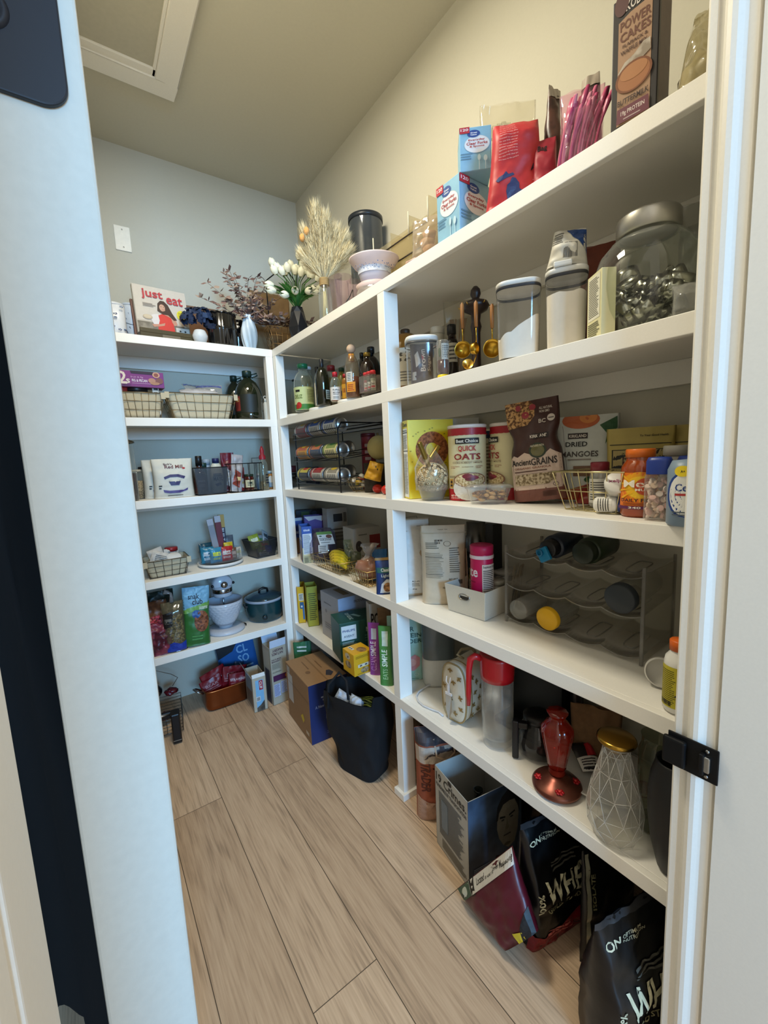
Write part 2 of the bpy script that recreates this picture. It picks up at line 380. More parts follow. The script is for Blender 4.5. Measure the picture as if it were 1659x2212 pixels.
# ================================================================ the setting
def wood_floor():
    m = bpy.data.materials.new('oak_planks'); m.use_nodes = True; n = m.node_tree.nodes; L = m.node_tree.links; b = n['Principled BSDF']
    tc = n.new('ShaderNodeTexCoord'); mp = n.new('ShaderNodeMapping'); mp.inputs['Rotation'].default_value = (0, 0, pi/2); mp.inputs['Location'].default_value = (.35, .065, 0); L.new(tc.outputs['Object'], mp.inputs[0])
    br = n.new('ShaderNodeTexBrick'); br.offset = .37; br.inputs['Scale'].default_value = 1; br.inputs['Brick Width'].default_value = 1.35; br.inputs['Row Height'].default_value = .19
    br.inputs['Mortar Size'].default_value = .0012; br.inputs['Mortar Smooth'].default_value = .2; br.inputs['Bias'].default_value = 0
    br.inputs['Color1'].default_value = (0, 0, 0, 1); br.inputs['Color2'].default_value = (1, 1, 1, 1); br.inputs['Mortar'].default_value = (.5, .5, .5, 1); L.new(mp.outputs[0], br.inputs[0])
    ad = n.new('ShaderNodeVectorMath'); ad.operation = 'MULTIPLY_ADD'; ad.inputs[1].default_value = (9, 5, 0); L.new(br.outputs[0], ad.inputs[0]); L.new(mp.outputs[0], ad.inputs[2])
    sc1 = n.new('ShaderNodeMapping'); sc1.inputs['Scale'].default_value = (1.2, 14, 1); L.new(ad.outputs[0], sc1.inputs[0])
    nz = n.new('ShaderNodeTexNoise'); nz.inputs['Scale'].default_value = 1.1; nz.inputs['Detail'].default_value = 2; nz.inputs['Distortion'].default_value = .5; L.new(sc1.outputs[0], nz.inputs[0])
    wv = n.new('ShaderNodeMath'); wv.operation = 'MULTIPLY'; wv.inputs[1].default_value = 26; L.new(nz.outputs[0], wv.inputs[0])
    sn = n.new('ShaderNodeMath'); sn.operation = 'SINE'; L.new(wv.outputs[0], sn.inputs[0])
    sc2 = n.new('ShaderNodeMapping'); sc2.inputs['Scale'].default_value = (8, 170, 1); L.new(ad.outputs[0], sc2.inputs[0])
    fn = n.new('ShaderNodeTexNoise'); fn.inputs['Scale'].default_value = 1; fn.inputs['Detail'].default_value = 5; L.new(sc2.outputs[0], fn.inputs[0])
    mr = n.new('ShaderNodeMapRange'); mr.inputs[1].default_value = -1; mr.inputs[2].default_value = 1; mr.inputs[3].default_value = .38; mr.inputs[4].default_value = .62; L.new(sn.outputs[0], mr.inputs[0])
    m1 = n.new('ShaderNodeMix'); m1.inputs[0].default_value = .55; L.new(mr.outputs[0], m1.inputs[2]); L.new(fn.outputs[0], m1.inputs[3])
    rp = n.new('ShaderNodeValToRGB'); e = rp.color_ramp.elements; e[0].position = .3; e[0].color = lin('98816a'); e[1].position = .68; e[1].color = lin('dbc0a2'); k = e.new(.48); k.color = lin('c6aa8d'); L.new(m1.outputs[0], rp.inputs[0])
    tn = n.new('ShaderNodeMix'); tn.data_type = 'RGBA'; tn.blend_type = 'MULTIPLY'; tn.inputs[0].default_value = 1
    tr = n.new('ShaderNodeValToRGB'); tr.color_ramp.elements[0].color = (.78, .75, .72, 1); tr.color_ramp.elements[1].color = (1, 1, 1, 1); L.new(br.outputs[0], tr.inputs[0])
    L.new(rp.outputs[0], tn.inputs[6]); L.new(tr.outputs[0], tn.inputs[7])
    # knots
    kn = n.new('ShaderNodeTexVoronoi'); kn.inputs['Scale'].default_value = 2.1; km = n.new('ShaderNodeMapping'); km.inputs['Scale'].default_value = (1, 2.0, 1); L.new(ad.outputs[0], km.inputs[0]); L.new(km.outputs[0], kn.inputs[0])
    kr = n.new('ShaderNodeValToRGB'); kr.color_ramp.elements[0].position = .012; kr.color_ramp.elements[0].color = (.22, .17, .12, 1); kr.color_ramp.elements[1].position = .06; kr.color_ramp.elements[1].color = (1, 1, 1, 1); L.new(kn.outputs[0], kr.inputs[0])
    t2 = n.new('ShaderNodeMix'); t2.data_type = 'RGBA'; t2.blend_type = 'MULTIPLY'; t2.inputs[0].default_value = 1; L.new(tn.outputs[2], t2.inputs[6]); L.new(kr.outputs[0], t2.inputs[7])
    mo = n.new('ShaderNodeMix'); mo.data_type = 'RGBA'; L.new(br.outputs[1], mo.inputs[0]); L.new(t2.outputs[2], mo.inputs[6]); mo.inputs[7].default_value = lin('46382a')
    L.new(mo.outputs[2], b.inputs['Base Color']); b.inputs['Roughness'].default_value = .48
    bp = n.new('ShaderNodeBump'); bp.inputs['Strength'].default_value = .12; bp.inputs['Distance'].default_value = .001; L.new(fn.outputs[0], bp.inputs['Height']); L.new(bp.outputs[0], b.inputs['Normal'])
    return m
WALLM = mat('c3bfb0', .85, var=.02, bump=.12, scale=120); CEIL = mat('c9c5b4', .9, var=.03, bump=.1, scale=90)
struct(G().box(-3, 3, -3.5, YW+.1, -.1, 0, wood_floor()).build('floor'))
struct(G().box(-.8, XW+.1, .12, YW+.1, ZC, ZC+.1, CEIL).build('ceiling'))
struct(G().box(-.8, XW+.1, YW, YW+.1, 0, ZC, WALLM).build('wall_back'))
struct(G().box(XW, XW+.1, .12, YW, 0, ZC, WALLM).build('wall_right'))
PLX0, PLX1, PLY = ony(65, 1106, .70).x, ony(296, 1106, .70).x, .70
struct(G().box(PLX0, PLX1, PLY, YW, 0, ZC, mat('d2cfc3', .8, var=.05, bump=.35, scale=70)).build('wall_left', bev=.004))
struct(G().box(.88, XW, .12, .285, 0, ZC, WALLM).build('wall_front'))
struct(G().box(-.8, .88, .12, .285, 2.62, ZC, WALLM).build('wall_unseen_header'))  # unseen; put in to darken the interior, set high for window light
# the room seen through the gap on the left
struct(G().box(-.85, -.8, -.6, YW, 0, ZC, WALLM).build('wall_far_left'))
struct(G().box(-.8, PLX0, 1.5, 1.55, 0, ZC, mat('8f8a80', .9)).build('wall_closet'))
# door jamb on the right: stepped profile run from floor to header
TRIM = mat('ece8de', .4, var=.03, bump=.06, scale=200)
def jamb():
    g = G(); q = [(.90, .296), (.852, .296), (.850, .293), (.850, .284), (.8535, .2825), (.8535, .2755), (.850, .273), (.846, .270), (.8445, .264), (.8455, .257), (.850, .250), (.852, .246), (.852, .2335), (.857, .232), (.857, .2295), (.849, .228), (.849, .12), (.90, .12)]
    n = len(q); vs = [(x, y, 0) for x, y in q]+[(x, y, 2.62) for x, y in q]
    g.add(vs, [(i, n+i, n+(i+1) % n, (i+1) % n) for i in range(n)], TRIM); return struct(g.build('trim_1'))
jamb()
# attic hatch frame on the ceiling
def hatch():
    o = onz(376, 222, ZC-.02); i = onz(326, 158, ZC-.02); w = .085
    g = G(); x1, y1 = o.x, o.y; x0, y0 = x1-.75, y1-1.0
    g.box(x0, x1, y1-w, y1, ZC-.02, ZC, TRIM); g.box(x0, x1, y0, y0+w, ZC-.02, ZC, TRIM)
    g.box(x0, x0+w, y0+w, y1-w, ZC-.02, ZC, TRIM); g.box(x1-w, x1, y0+w, y1-w, ZC-.02, ZC, TRIM)
    struct(g.build('trim_2', bev=.003))
    g = G(); g.box(x0+w-.001, x1-w+.001, y1-w-.035, y1-w, ZC-.012, ZC, TRIM); g.box(x1-w-.012, x1-w, y0+w, y1-w, ZC-.012, ZC, TRIM); struct(g.build('trim_3', bev=.002))
    struct(G().box(x0+w, x1-w-.012, y0+w, y1-w-.035, ZC-.004, ZC, mat('bdb9a8', .9)).build('ceiling_hatch_panel'))
hatch()
# ================================================================ built-in shelving, two units with their shelves, stiles, ledgers
def shelves():
    r = thing('shelving_unit', 'white painted built-in shelving along the right wall with five long shelves', 'shelving', (XF, YF, 0))
    b = thing('shelving_unit', 'white painted built-in shelving across the back wall with five shelves', 'shelving', (.2, YF, 0))
    def pr(g, name, par):
        o = g.build(name, None, bev=.0015); o.parent = par; o.matrix_parent_inverse = Matrix.Translation(-Vector(par.location)); return o
    y0 = .29
    for k in (2, 3, 4, 5, 6):
        z = ZS[k]
        pr(G().box(XF+.0183, XW-.001, y0, YF+.0, z-.02, z, PAINT), 'shelf', r)
        pr(G().box(XF, XF+.018, y0, YF-.0005, z-FH, z, PAINT), 'shelf_edge', r)
        pr(G().box(PLX1+.001, XW-.001, YF+.0183, YW-.001, z-.02, z, PAINT), 'shelf', b)
        pr(G().box(PLX1+.001, XF, YF, YF+.018, z-FH, z, PAINT), 'shelf_edge', b)
        pr(G().box(XW-.019, XW-.001, y0, YF, z-.02-.062, z-.02, PAINT), 'ledger', r)
        pr(G().box(PLX1+.001, XW-.001, YW-.019, YW-.001, z-.02-.062, z-.02, PAINT), 'ledger', b)
    zt = ZS[6]-FH
    pr(G().box(XF+.0003, XF+.060, 1.2295, 1.2687, 0, zt, PAINT), 'divider_post', r)
    pr(G().box(XF-.012, XF+.072, 1.2175, 1.2807, 0, .026, PAINT), 'post_base', r)
    pr(G().box(XF+.0003, XF+.045, YF-.039, YF-.0005, 0, zt, PAINT), 'corner_post', r)
    pr(G().box(XF-.039, XF, YF+.0003, YF+.04, 0, zt, PAINT), 'corner_post', b)
shelves()
# small fittings on the walls
p = ony(265, 516, YW); t = thing('blank_wall_plate', 'white blank cover plate on the upper back wall', 'wall plate', (p.x, YW, p.z))
G().box(-.036, .036, -.006, 0, -.06, .06, mat('eeeade', .4)).build('plate', t, bev=.003)
g = G()
for z in (-.042, .042): g.lathe([(.0001, 0), (.0035, 0), (.003, .0015), (.0001, .0015)], STEEL, 10, M=Matrix.Translation((0, -.006, z)) @ Matrix.Rotation(pi/2, 4, 'X'))
g.build('screw', t)
# black strike plate on the right jamb
def strike():
    a = onx(1500, 1636, .843); t = thing('strike_plate', 'black metal latch strike on the right door jamb', 'door latch', (.8435, .262, a.z))
    G().box(-.004, .0, -.039, .040, -.033, .033, BLKM).build('plate', t, bev=.003)
    G().box(-.016, -.004, .008, .045, -.026, .026, BLKM).build('strike_lip', t, bev=.004)
    g = G().box(-.012, -.004, -.028, -.012, -.013, .016, STEEL); g.box(-.015, -.004, -.020, -.012, -.02, .02, BLKM); g.build('latch_tongue', t, bev=.002)
    g = G()
    for z in (-.024, .024): g.lathe([(.0001, 0), (.0035, 0), (.003, .0015), (.0001, .0015)], STEEL, 10, M=Matrix.Translation((-.004, -.022, z)) @ Matrix.Rotation(-pi/2, 4, 'Y'))
    g.build('screw', t)
strike()
def lockplate():
    a = ony(135, 100, PLY); b = ony(60, 222, PLY); t = thing('lock_plate', 'black rounded lock plate high on the near end of the left wall', 'lock', (a.x-.052, PLY, b.z+.16))
    m = mat('1b1f27', .5)
    g = G(); n = 10; R = .03; hw, hh = .052, .16; pts = []
    for cx, cz, a0 in ((hw-R, hh-R, 0), (-hw+R, hh-R, 90), (-hw+R, -hh+R, 180), (hw-R, -hh+R, 270)):
        for i in range(n+1): q = RD(a0+90*i/n); pts.append((cx+R*cos(q), cz+R*sin(q)))
    N = len(pts); vs = [(x, 0, z) for x, z in pts]+[(x, -.008, z) for x, z in pts]
    g.add(vs, [tuple(range(N))[::-1], tuple(range(N, 2*N))[::1]]+[(i, (i+1) % N, N+(i+1) % N, N+i) for i in range(N)], m); g.build('plate', t, bev=.002)
    M = Matrix.Translation((-.022, -.008, -.075)) @ Matrix.Rotation(pi/2, 4, 'X')
    G().lathe([(.026, 0), (.024, .004), (.02, .005), (.017, .002), (.0001, .002)], m, 32, M=M).build('lock_ring', t)
    G().lathe([(.011, .002), (.010, .008), (.0001, .008)], BLACKP, 24, M=M).build('keyhole', t)
lockplate()
# white closet door at the far left with a raised bead, standing open
def leftdoor():
    x1 = ony(11, 1500, .45).x; g = G(); g.box(x1-.035, x1, .16, .45, .01, 2.3, TRIM); d = struct(g.build('door_1', bev=.002))
    yb = onx(14, 1960, x1+.004).y; g = G(); g.box(x1-.001, x1+.005, yb-.006, yb+.004, .12, 2.2, TRIM); g.build('door_panel_bead', d, bev=.002)
    G().box(x1-.001, x1+.003, yb-.045, yb-.012, .13, 2.19, TRIM).build('door_panel', d, bev=.002)
leftdoor()
# black coat hanging in the closet gap
def coat():
    t = thing('hanging_coat', 'black coat hanging in the gap left of the pantry wall', 'coat', (-.24, .98, .33)); g = G()
    def fn(a, b):
        w = .2+.03*sin(b*7); n = .02*sin(a*19+b*2)
        x = -w+2*w*a; hem = -.33 if x > .125 else (-.02 if x > .07 else .05)+.02*sin(x*90)+.015*sin(x*41)
        return (x, n-.04, hem+(1.55-hem)*b)
    g.grid(fn, 60, 16, mat('050506', .95)); g.grid(lambda a, b: tuple(Vector(fn(1-a, b))+Vector((0, .09, 0))), 60, 16, mat('050506', .95)); g.build('coat_body', t)
    G().tube([(0, 0, 1.50), (0, 0, 1.62), (.03, 0, 1.65), (0, 0, 1.68), (-.02, 0, 1.66)], .002, STEEL).build('hanger_hook', t)
coat()

for k in ZS: ZS[k] += .0012                                       # things stand a hair above the paint
# ================================================================ right unit, near bays
def camrz(p, ex=0): return math.atan2(-p[1], -p[0])+pi/2+ex       # turned so the front looks back to the doorway
AR = -pi/2                                                        # facing straight out of the right unit
RED, YEL, NAVY, CREAM, INK = 'b3242c', 'e3c11c', '1f3f86', 'e9e0bd', '1c1a18'
# ---- shelf 4: cereal, oats, granola, vitamins
def cheerios():
    a, b, c = Vector((.950, 1.235, 0)), Vector((.937, 1.172, 0)), Vector((1.085, 1.115, 0))
    ang = math.atan2((c-b).y, (c-b).x); W = .172; D = .058; n = Vector((-sin(ang), cos(ang), 0))
    ctr = b+Vector((cos(ang), sin(ang), 0))*W/2+n*D/2; H = .277
    Y = mat('e6cb12', .42, var=.03)
    el = [('n', .02, .62, .36, .23, .62, mat('b06a3c', .7, col2='7c4422', scale=120, bump=1)),
          ('p', [(.02+x*.011, .615+y*.0085) for x, y in ((0, -10), (8, -2), (10, 3), (8, 7), (4, 8), (0, 5), (-4, 8), (-8, 7), (-10, 3), (-8, -2))], Y)]
    rr = random.Random(3)
    for i in range(26):
        a0 = rr.random()*6.28; q = .40+.08*rr.random(); x, y = q*cos(a0)*1.05, .62+q*.62*sin(a0)
        if abs(x) < .46: el.append(('e', x, y, .018, .006, '9a8a10'))
    el += [('t', 'From', -.33, .235, -.02, .295, INK), ('t', 'our family to yours', -.2, .19, .2, .21, INK), ('l', -.25, .1, .25, .17, 4, INK)]
    carton('cereal_box', 'yellow cereal box with a heart ring picture on the front', 'cereal box', (ctr.x, ctr.y, ZS[4]), ang, W, D, H, Y,
           {'f': el, 'l': [('r', -.42, .02, .42, .9, 'e8e4d8'), ('t', 'Cheerios', -.42, .92, .42, .975, INK), ('r', -.4, .84, .4, .852, INK), ('r', -.4, .61, .4, .62, INK), ('t', 'Nutrition Facts', -.38, .862, .38, .885, INK),
                           ('l', -.38, .64, .38, .82, 14, '77736a'), ('l', -.38, .06, .38, .58, 26, '8d897f')]}, bev=.001)
cheerios()
def oats(loc, rz, label, rot=0):
    R, H = .062, .238
    t = thing('oats_canister', label, 'oats canister', loc, rz, 'oats canisters on the cereal shelf'); cr = mat('e6dcb0', .45, var=.03)
    G().lathe([(.0001, 0), (R-.001, 0), (R, .002), (R, H)], cr, 48).build('canister', t)
    G().lathe([(R, H-.004), (R+.002, H-.004), (R+.002, H+.005), (R-.001, H+.007), (R-.004, H+.004), (.0001, H+.004)], mat('e6ddd6', .35), 48).build('lid', t)
    Wd = 2*pi*R
    el = [('r', -.5, 0, .5, .16, mat('b8232b', .4)), ('r', -.5, .895, .5, .98, mat('a8232b', .4))]
    el += [('e', -.48+.04*i, .893, .022, .008, mat('a8232b', .4)) for i in range(25)]
    el += [('r', -.095, .77, .095, .845, INK), ('t', 'Best Choice', -.085, .785, .085, .83, 'efe8d8'), ('t', 'QUICK', -.07, .66, .07, .745, RED), ('t', 'OATS', -.105, .555, .105, .64, '8e1d22'),
           ('r', -.12, .535, .12, .538, '9a6a40'), ('t', 'COOKS IN ABOUT 1 MINUTE', -.12, .508, .12, .528, '5a3a26'), ('t', 'GOOD SOURCE\nOF FIBER', -.14, .44, -.06, .475, '8e3a26'), ('t', 'NO PRESERVATIVES', -.04, .455, .045, .467, '5a3a26'), ('t', 'NATURAL\nGRAIN', .065, .44, .125, .475, '8e3a26'),
           ('e', .02, .17, .135, .165, mat('d9d6cf', .3)), ('e', .02, .285, .13, .10, mat('8b5f49', .4)), ('e', .02, .285, .12, .088, 'oats'), ('e', .0, .335, .04, .035, mat('7d2a35', .35)), ('e', .04, .315, .045, .03, mat('8d3540', .35)), ('e', .02, .295, .04, .022, mat('6e222c', .35)),
           ('r', -.148, .18, -.118, .30, mat('b5822a', .5)), ('e', -.133, .26, .01, .02, INK), ('r', -.143, .20, -.123, .225, INK), ('l', -.15, .315, -.08, .345, 3, '4a3a2a'), ('t', 'NET WT 42 OZ', -.135, .06, -.03, .085, 'efe8d8'), ('t', '(2 LB 10 OZ) 1.19kg', -.135, .03, -.02, .05, 'efe8d8')]
    printing(cyl(R, rot), Wd, H, el, t)
    return t
p = Vector((1.050, .999, ZS[4])); oats(p, camrz(p), 'oats canister in front, with QUICK OATS and the fruit bowl facing out')
p = Vector((1.143, .899, ZS[4])); oats(p, camrz(p, -1.15), 'oats canister behind, turned so only its plain cream side shows')
# white box with the green dot, behind the cereal box
p = Vector((1.168, 1.185, ZS[4]))
carton('cereal_box', 'white cereal box with a green dot behind the yellow box', 'cereal box', p, -.42, .19, .06, .285, 'd4d6d2', {'f': [('e', -.02, .72, .14, .085, '3f8a3a'), ('t', 'Crisp\nRice', -.15, .45, .1, .58, '4a4a48'), ('l', -.15, .36, .15, .42, 4, '77776f')]})
p = Vector((1.20, 1.035, ZS[4]))
carton('cracker_box', 'dark blue topped carton between the two oats canisters', 'food box', p, -.9, .10, .06, .235, CREAM, {'f': [('r', -.5, .86, .5, .97, '1d2a52'), ('l', -.4, .2, .4, .8, 12, '9a8f6a')]})
# bag of ring cereal in a clear bowl, with a gold clip
def cerealbag():
    p = Vector((.968, 1.085, ZS[4])); t = thing('cereal_bag', 'clear bag of ring cereal slumped in a clear bowl, closed with a gold clip', 'cereal bag', p)
    G().lathe([(.0001, .002), (.035, .002), (.038, .006), (.056, .052), (.058, .053)], clear('e8e6e0', .25, .2, 'b5b2a6', .3), 32).build('bowl', t)
    g = G(); rr = random.Random(8); rings = mat('e0cda6', .8, col2='c0a67a', scale=200, bump=.4)
    g.ell((0, 0, .070), .047, .044, .046, mat('b59f74', .8), 20)
    for i in range(300):
        a = rr.random()*6.28; b = rr.random()*2.3; R = .0515
        q = Vector((R*sin(b)*cos(a), R*.95*sin(b)*sin(a), .072+.052*cos(b)))
        nrm = (q-Vector((0, 0, .072))).normalized(); x = nrm.orthogonal().normalized(); y = nrm.cross(x); th = rr.random()
        g.tube([q+x*cos(k*pi/3+th)*.0042+y*sin(k*pi/3+th)*.0042+nrm*.002*rr.random() for k in range(6)], .0019, rings, 4, True)
    o = g.build('ring_cereal', t, weld=False); o['kind'] = 'stuff'
    g = G(); s0 = Vector((4, 2, 1))
    def fn(a, b):
        r = .0565*(1 if b < .5 else max(.16, 1-(b-.5)*1.75)); r *= 1+.12*noise.noise(Vector((cos(2*pi*a)*2, sin(2*pi*a)*2, b*5))+s0)
        return (r*cos(2*pi*a)-.012*b, r*sin(2*pi*a), .035+.155*b)
    g.grid(fn, 26, 16, clear('fdfcfa', .03, .12, 'f6f3ea', .3), wrap=True); g.build('plastic_bag', t)
    gm = mat('9a7a34', .3, .7); g = G()
    M = Matrix.Translation((-.028, -.012, .122)) @ Matrix.Rotation(-.45, 4, 'Y')
    g.box(-.007, .007, -.007, .007, -.012, .082, gm, M); g.box(-.007, .007, -.007, .007, .0, .058, gm, Matrix.Translation((-.018, -.012, .14)) @ Matrix.Rotation(.75, 4, 'Y')); g.build('bag_clip', t, bev=.003)
cerealbag()
# clear deli tub of granola
p = Vector((.995, .862, ZS[4])); t = thing('food_tub', 'shallow clear plastic tub of granola in front of the rear oats canister', 'food tub', p, camrz(p))
G().lathe([(.0001, .001), (.044, .001), (.047, .006), (.059, .046), (.063, .047), (.063, .050)], PLAST, 36, sx=1.12, sy=.85, p=3).build('tub', t)
G().lathe([(.0625, .050), (.064, .051), (.055, .057), (.0001, .057)], clear('ececea', .2, .1, 'cfcdc6', .4), 36, sx=1.12, sy=.85, p=3).build('lid', t)
g = G(); rr = random.Random(2)
for i in range(95):
    a, q = rr.random()*6.28, rr.random()**.5; z = .008+.03*rr.random()*(1-.3*q)
    g.ell((q*.043*cos(a)*1.1+.006, q*.042*sin(a)*.85, z+.004), .006+.005*rr.random(), .005, .003+.003*rr.random(), ('b8894e', '8a5a2c', 'c99f66', '6a4320')[i % 4], 8)
o = g.build('granola', t, weld=False); o['kind'] = 'stuff'
# brown granola pouch, leaning
def granola():
    p = Vector((1.085, .742, ZS[4]+.009)); br = mat('4e2f2a', .38, var=.25, scale=14, bump=.1)
    el = [('r', -.5, 0, .5, .13, mat('7a4b40', .4)), ('p', [(-.48, .12), (.48, .12), (.48, .44), (.38, .47), (.3, .50), (.16, .45), (.05, .46), (-.1, .47), (-.2, .49), (-.34, .45), (-.42, .47), (-.5, .43)], mat('cfb7a8', .45)),
          ('p', [(-.5, .74), (-.1, .76), (.05, .84), (.06, .94), (-.02, 1), (-.5, 1)], 'granola'), ('e', -.12, .86, .07, .035, mat('a23a44', .4)), ('e', .02, .93, .06, .03, mat('a23a44', .4)), ('e', -.25, .94, .05, .03, mat('923038', .4)),
          ('r', -.03, .615, .33, .665, '2a1f1e'), ('t', 'KIRKLAND', -.08, .625, .31, .655, 'e8dfd4'), ('n', .06, .50, .17, .075, .22, '2e3a2c'), ('e', .06, .50, .13, .058, mat('6e6a44', .4)), ('t', 'NATURES PATH', -.08, .535, .2, .556, 'cfc6b0'),
          ('t', 'Ancient', -.47, .365, -.08, .425, INK), ('t', 'GRAINS', -.08, .355, .40, .425, '2a2220'), ('t', 'ORGANIC GRANOLA', -.42, .325, .28, .345, '7a4a36'), ('l', -.42, .29, .3, .315, 1, '5a4038'),
          ('p', [(-.42, .165), (.2, .165), (.34, .2), (.36, .275), (-.42, .275)], mat('b9a88c', .7, col2='6e5c40', scale=150, bump=1)), ('e', .33, .155, .05, .018, INK), ('e', .33, .155, .042, .014, mat('cfb7a8', .45)), ('t', 'U', .315, .148, .345, .163, INK),
          ('t', 'ALL NATURAL\nNON GMO', .14, .86, .38, .92, 'd8ccc0'), ('t', 'BC', .12, .76, .25, .80, 'd8ccc0'), ('e', .35, .80, .07, .035, 'd8ccc0'), ('r', .30, .795, .40, .803, INK), ('l', .08, .04, .4, .1, 4, '4e2f2a')]
    t, fn = pouch('granola_pouch', 'tall brown granola pouch with a pale lower label, leaning against the tub', 'granola pouch', p, camrz(p, -.12), .150, .288, .075, br, el, seed=5, crump=.006, topw=.98, tilt=(.0, -.10), full=.35, neck=(.62, .16))
    p2 = printing(lambda x, y, o: (x*(1-.1*y/.25)+.0765+0*o, .0, y), .001, .2, [('r', 0, 0, 1, 1, br)], t, 'side_seam')
granola()
# dried mango pouch
p = Vector((1.19, .665, ZS[4]))
pouch('fruit_pouch', 'white dried mango pouch behind the granola pouch', 'fruit pouch', p, camrz(p, -.08), .165, .245, .06, mat('cfd2cb', .4), [('e', -.1, .95, .3, .1, mat('c1663c', .5)), ('e', .02, .98, .14, .07, mat('d98a4a', .5)), ('p', [(.2, .88), (.46, .97), (.47, .84), (.36, .74), (.3, .66), (.32, .78)], '2f5a34'),
      ('r', -.3, .735, .02, .80, '2a1f1e'), ('t', 'KIRKLAND', -.28, .75, .0, .785, 'e8dfd4'), ('t', 'DRIED', -.34, .645, .02, .70, INK), ('t', 'MANGOES', -.42, .525, .2, .59, '4a4440'), ('l', -.3, .48, .2, .51, 1, '8a8078'), ('r', -.2, .3, .14, .42, mat('7a5a42', .6)), ('p', [(-.48, .02), (.48, .02), (.48, .16), (0, .2), (-.48, .1)], mat('b4552e', .5)), ('e', .1, .26, .12, .04, '2f5a34')], seed=9, crump=.004, full=.4)
# two yellow-beige flour pouches
for q, rz, lab, s in ((Vector((1.19, .522, ZS[4])), -.05, 'pale yellow baking pouch with a black-framed label, behind the orange bottle', 3), (Vector((1.24, .42, ZS[4])), -.22, 'second pale yellow baking pouch, mostly hidden behind the first', 4)):
    pouch('flour_pouch', lab, 'flour pouch', q, camrz(q, rz), .155, .20, .045, mat('c2ae62', .5), [('r', -.42, .35, .42, .72, INK), ('r', -.40, .36, .40, .71, 'b5a26a'), ('t', "Bob's", -.26, .6, -.08, .68, INK), ('t', 'Red Mill', -.25, .47, .32, .62, '4a2a22'), ('r', -.45, .78, .45, .79, INK), ('t', 'To Your Good Health', .0, .88, .4, .905, INK), ('r', -.3, .30, .3, .37, '3a2a2c'), ('t', 'SEMOLINA', -.2, .315, .2, .35, 'b5a26a')], seed=s, full=.4)
# gold wire basket with three medicine bottles and a red packet
p = Vector((1.030, .535, ZS[4])); t = thing('wire_basket', 'gold wire basket of medicine bottles on the cereal shelf', 'basket', p, AR-.12)
wire_basket(t, .185, .13, .095, mat('c9bb8a', .3, .8), .0013, nx=5, ny=4, nz=2, flare=.72)
bp = Vector((1.052, .553, ZS[4]+.004))
bottle('pill_bottle', 'clear pill bottle with a dark red cap standing in the gold basket', 'pill bottle', bp, body(.024, .088, .019, .004), clear('f0efec', .3, .15, 'd8d6cf', .4), (capp(.0215, .092, .113), mat('7e1f2c', .4)), ([(.0001, .004), (.021, .004), (.021, .066), (.0001, .068)], mat('cfccc2', .7, col2='9a988f', scale=180, bump=.6)), (.012, .072, .0243, 1.2, 'd6d3ca', [('l', -.4, .1, .4, .9, 8, '55524c')]), rz=camrz(bp), group='bottles in the gold basket')
bp = Vector((1.006, .487, ZS[4]+.05)); bottle('pill_bottle', 'round white-lidded jar lying tilted on top in the gold basket', 'pill bottle', bp, [(.0001, 0), (.023, 0), (.024, .003), (.024, .028)], mat('cfccc6', .4), (capp(.027, .028, .046, .003), mat('d8d5ce', .4)), rz=camrz(bp), tilt=(1.0, 0), group='bottles in the gold basket')
printing(lambda x, y, o: (x, y, .046+o), .04, .02, [('t', 'xeljen', -.45, -.2, .45, .3, mat('8a2f5a', .5))], [o for o in C.objects if o.type == 'EMPTY'][-1])
bp = Vector((.972, .523, ZS[4]+.020)); bottle('pill_bottle', 'white bottle with a blue cap lying on its side in the gold basket', 'pill bottle', bp, body(.0175, .05, .014, .003, sh=.008), mat('e4e2dc', .35), (capp(.0195, .052, .074), mat('20367c', .35)), None, (.006, .04, .0177, 1.4, 'dfdcd4', [('l', -.4, .1, .4, .85, 5, '44423e')], .2), rz=AR+.15, tilt=(-.15, pi/2-.05), group='bottles in the gold basket')
p = Vector((1.125, .600, ZS[4])); packet('snack_packet', 'red and green packet lying behind the gold basket', 'snack packet', p, AR+.2, .11, .08, .03, mat('9a2f26', .3, var=.2), [('e', .1, .7, .2, .12, '2f6a3a')], tilt=(-.9, 0), seed=4)
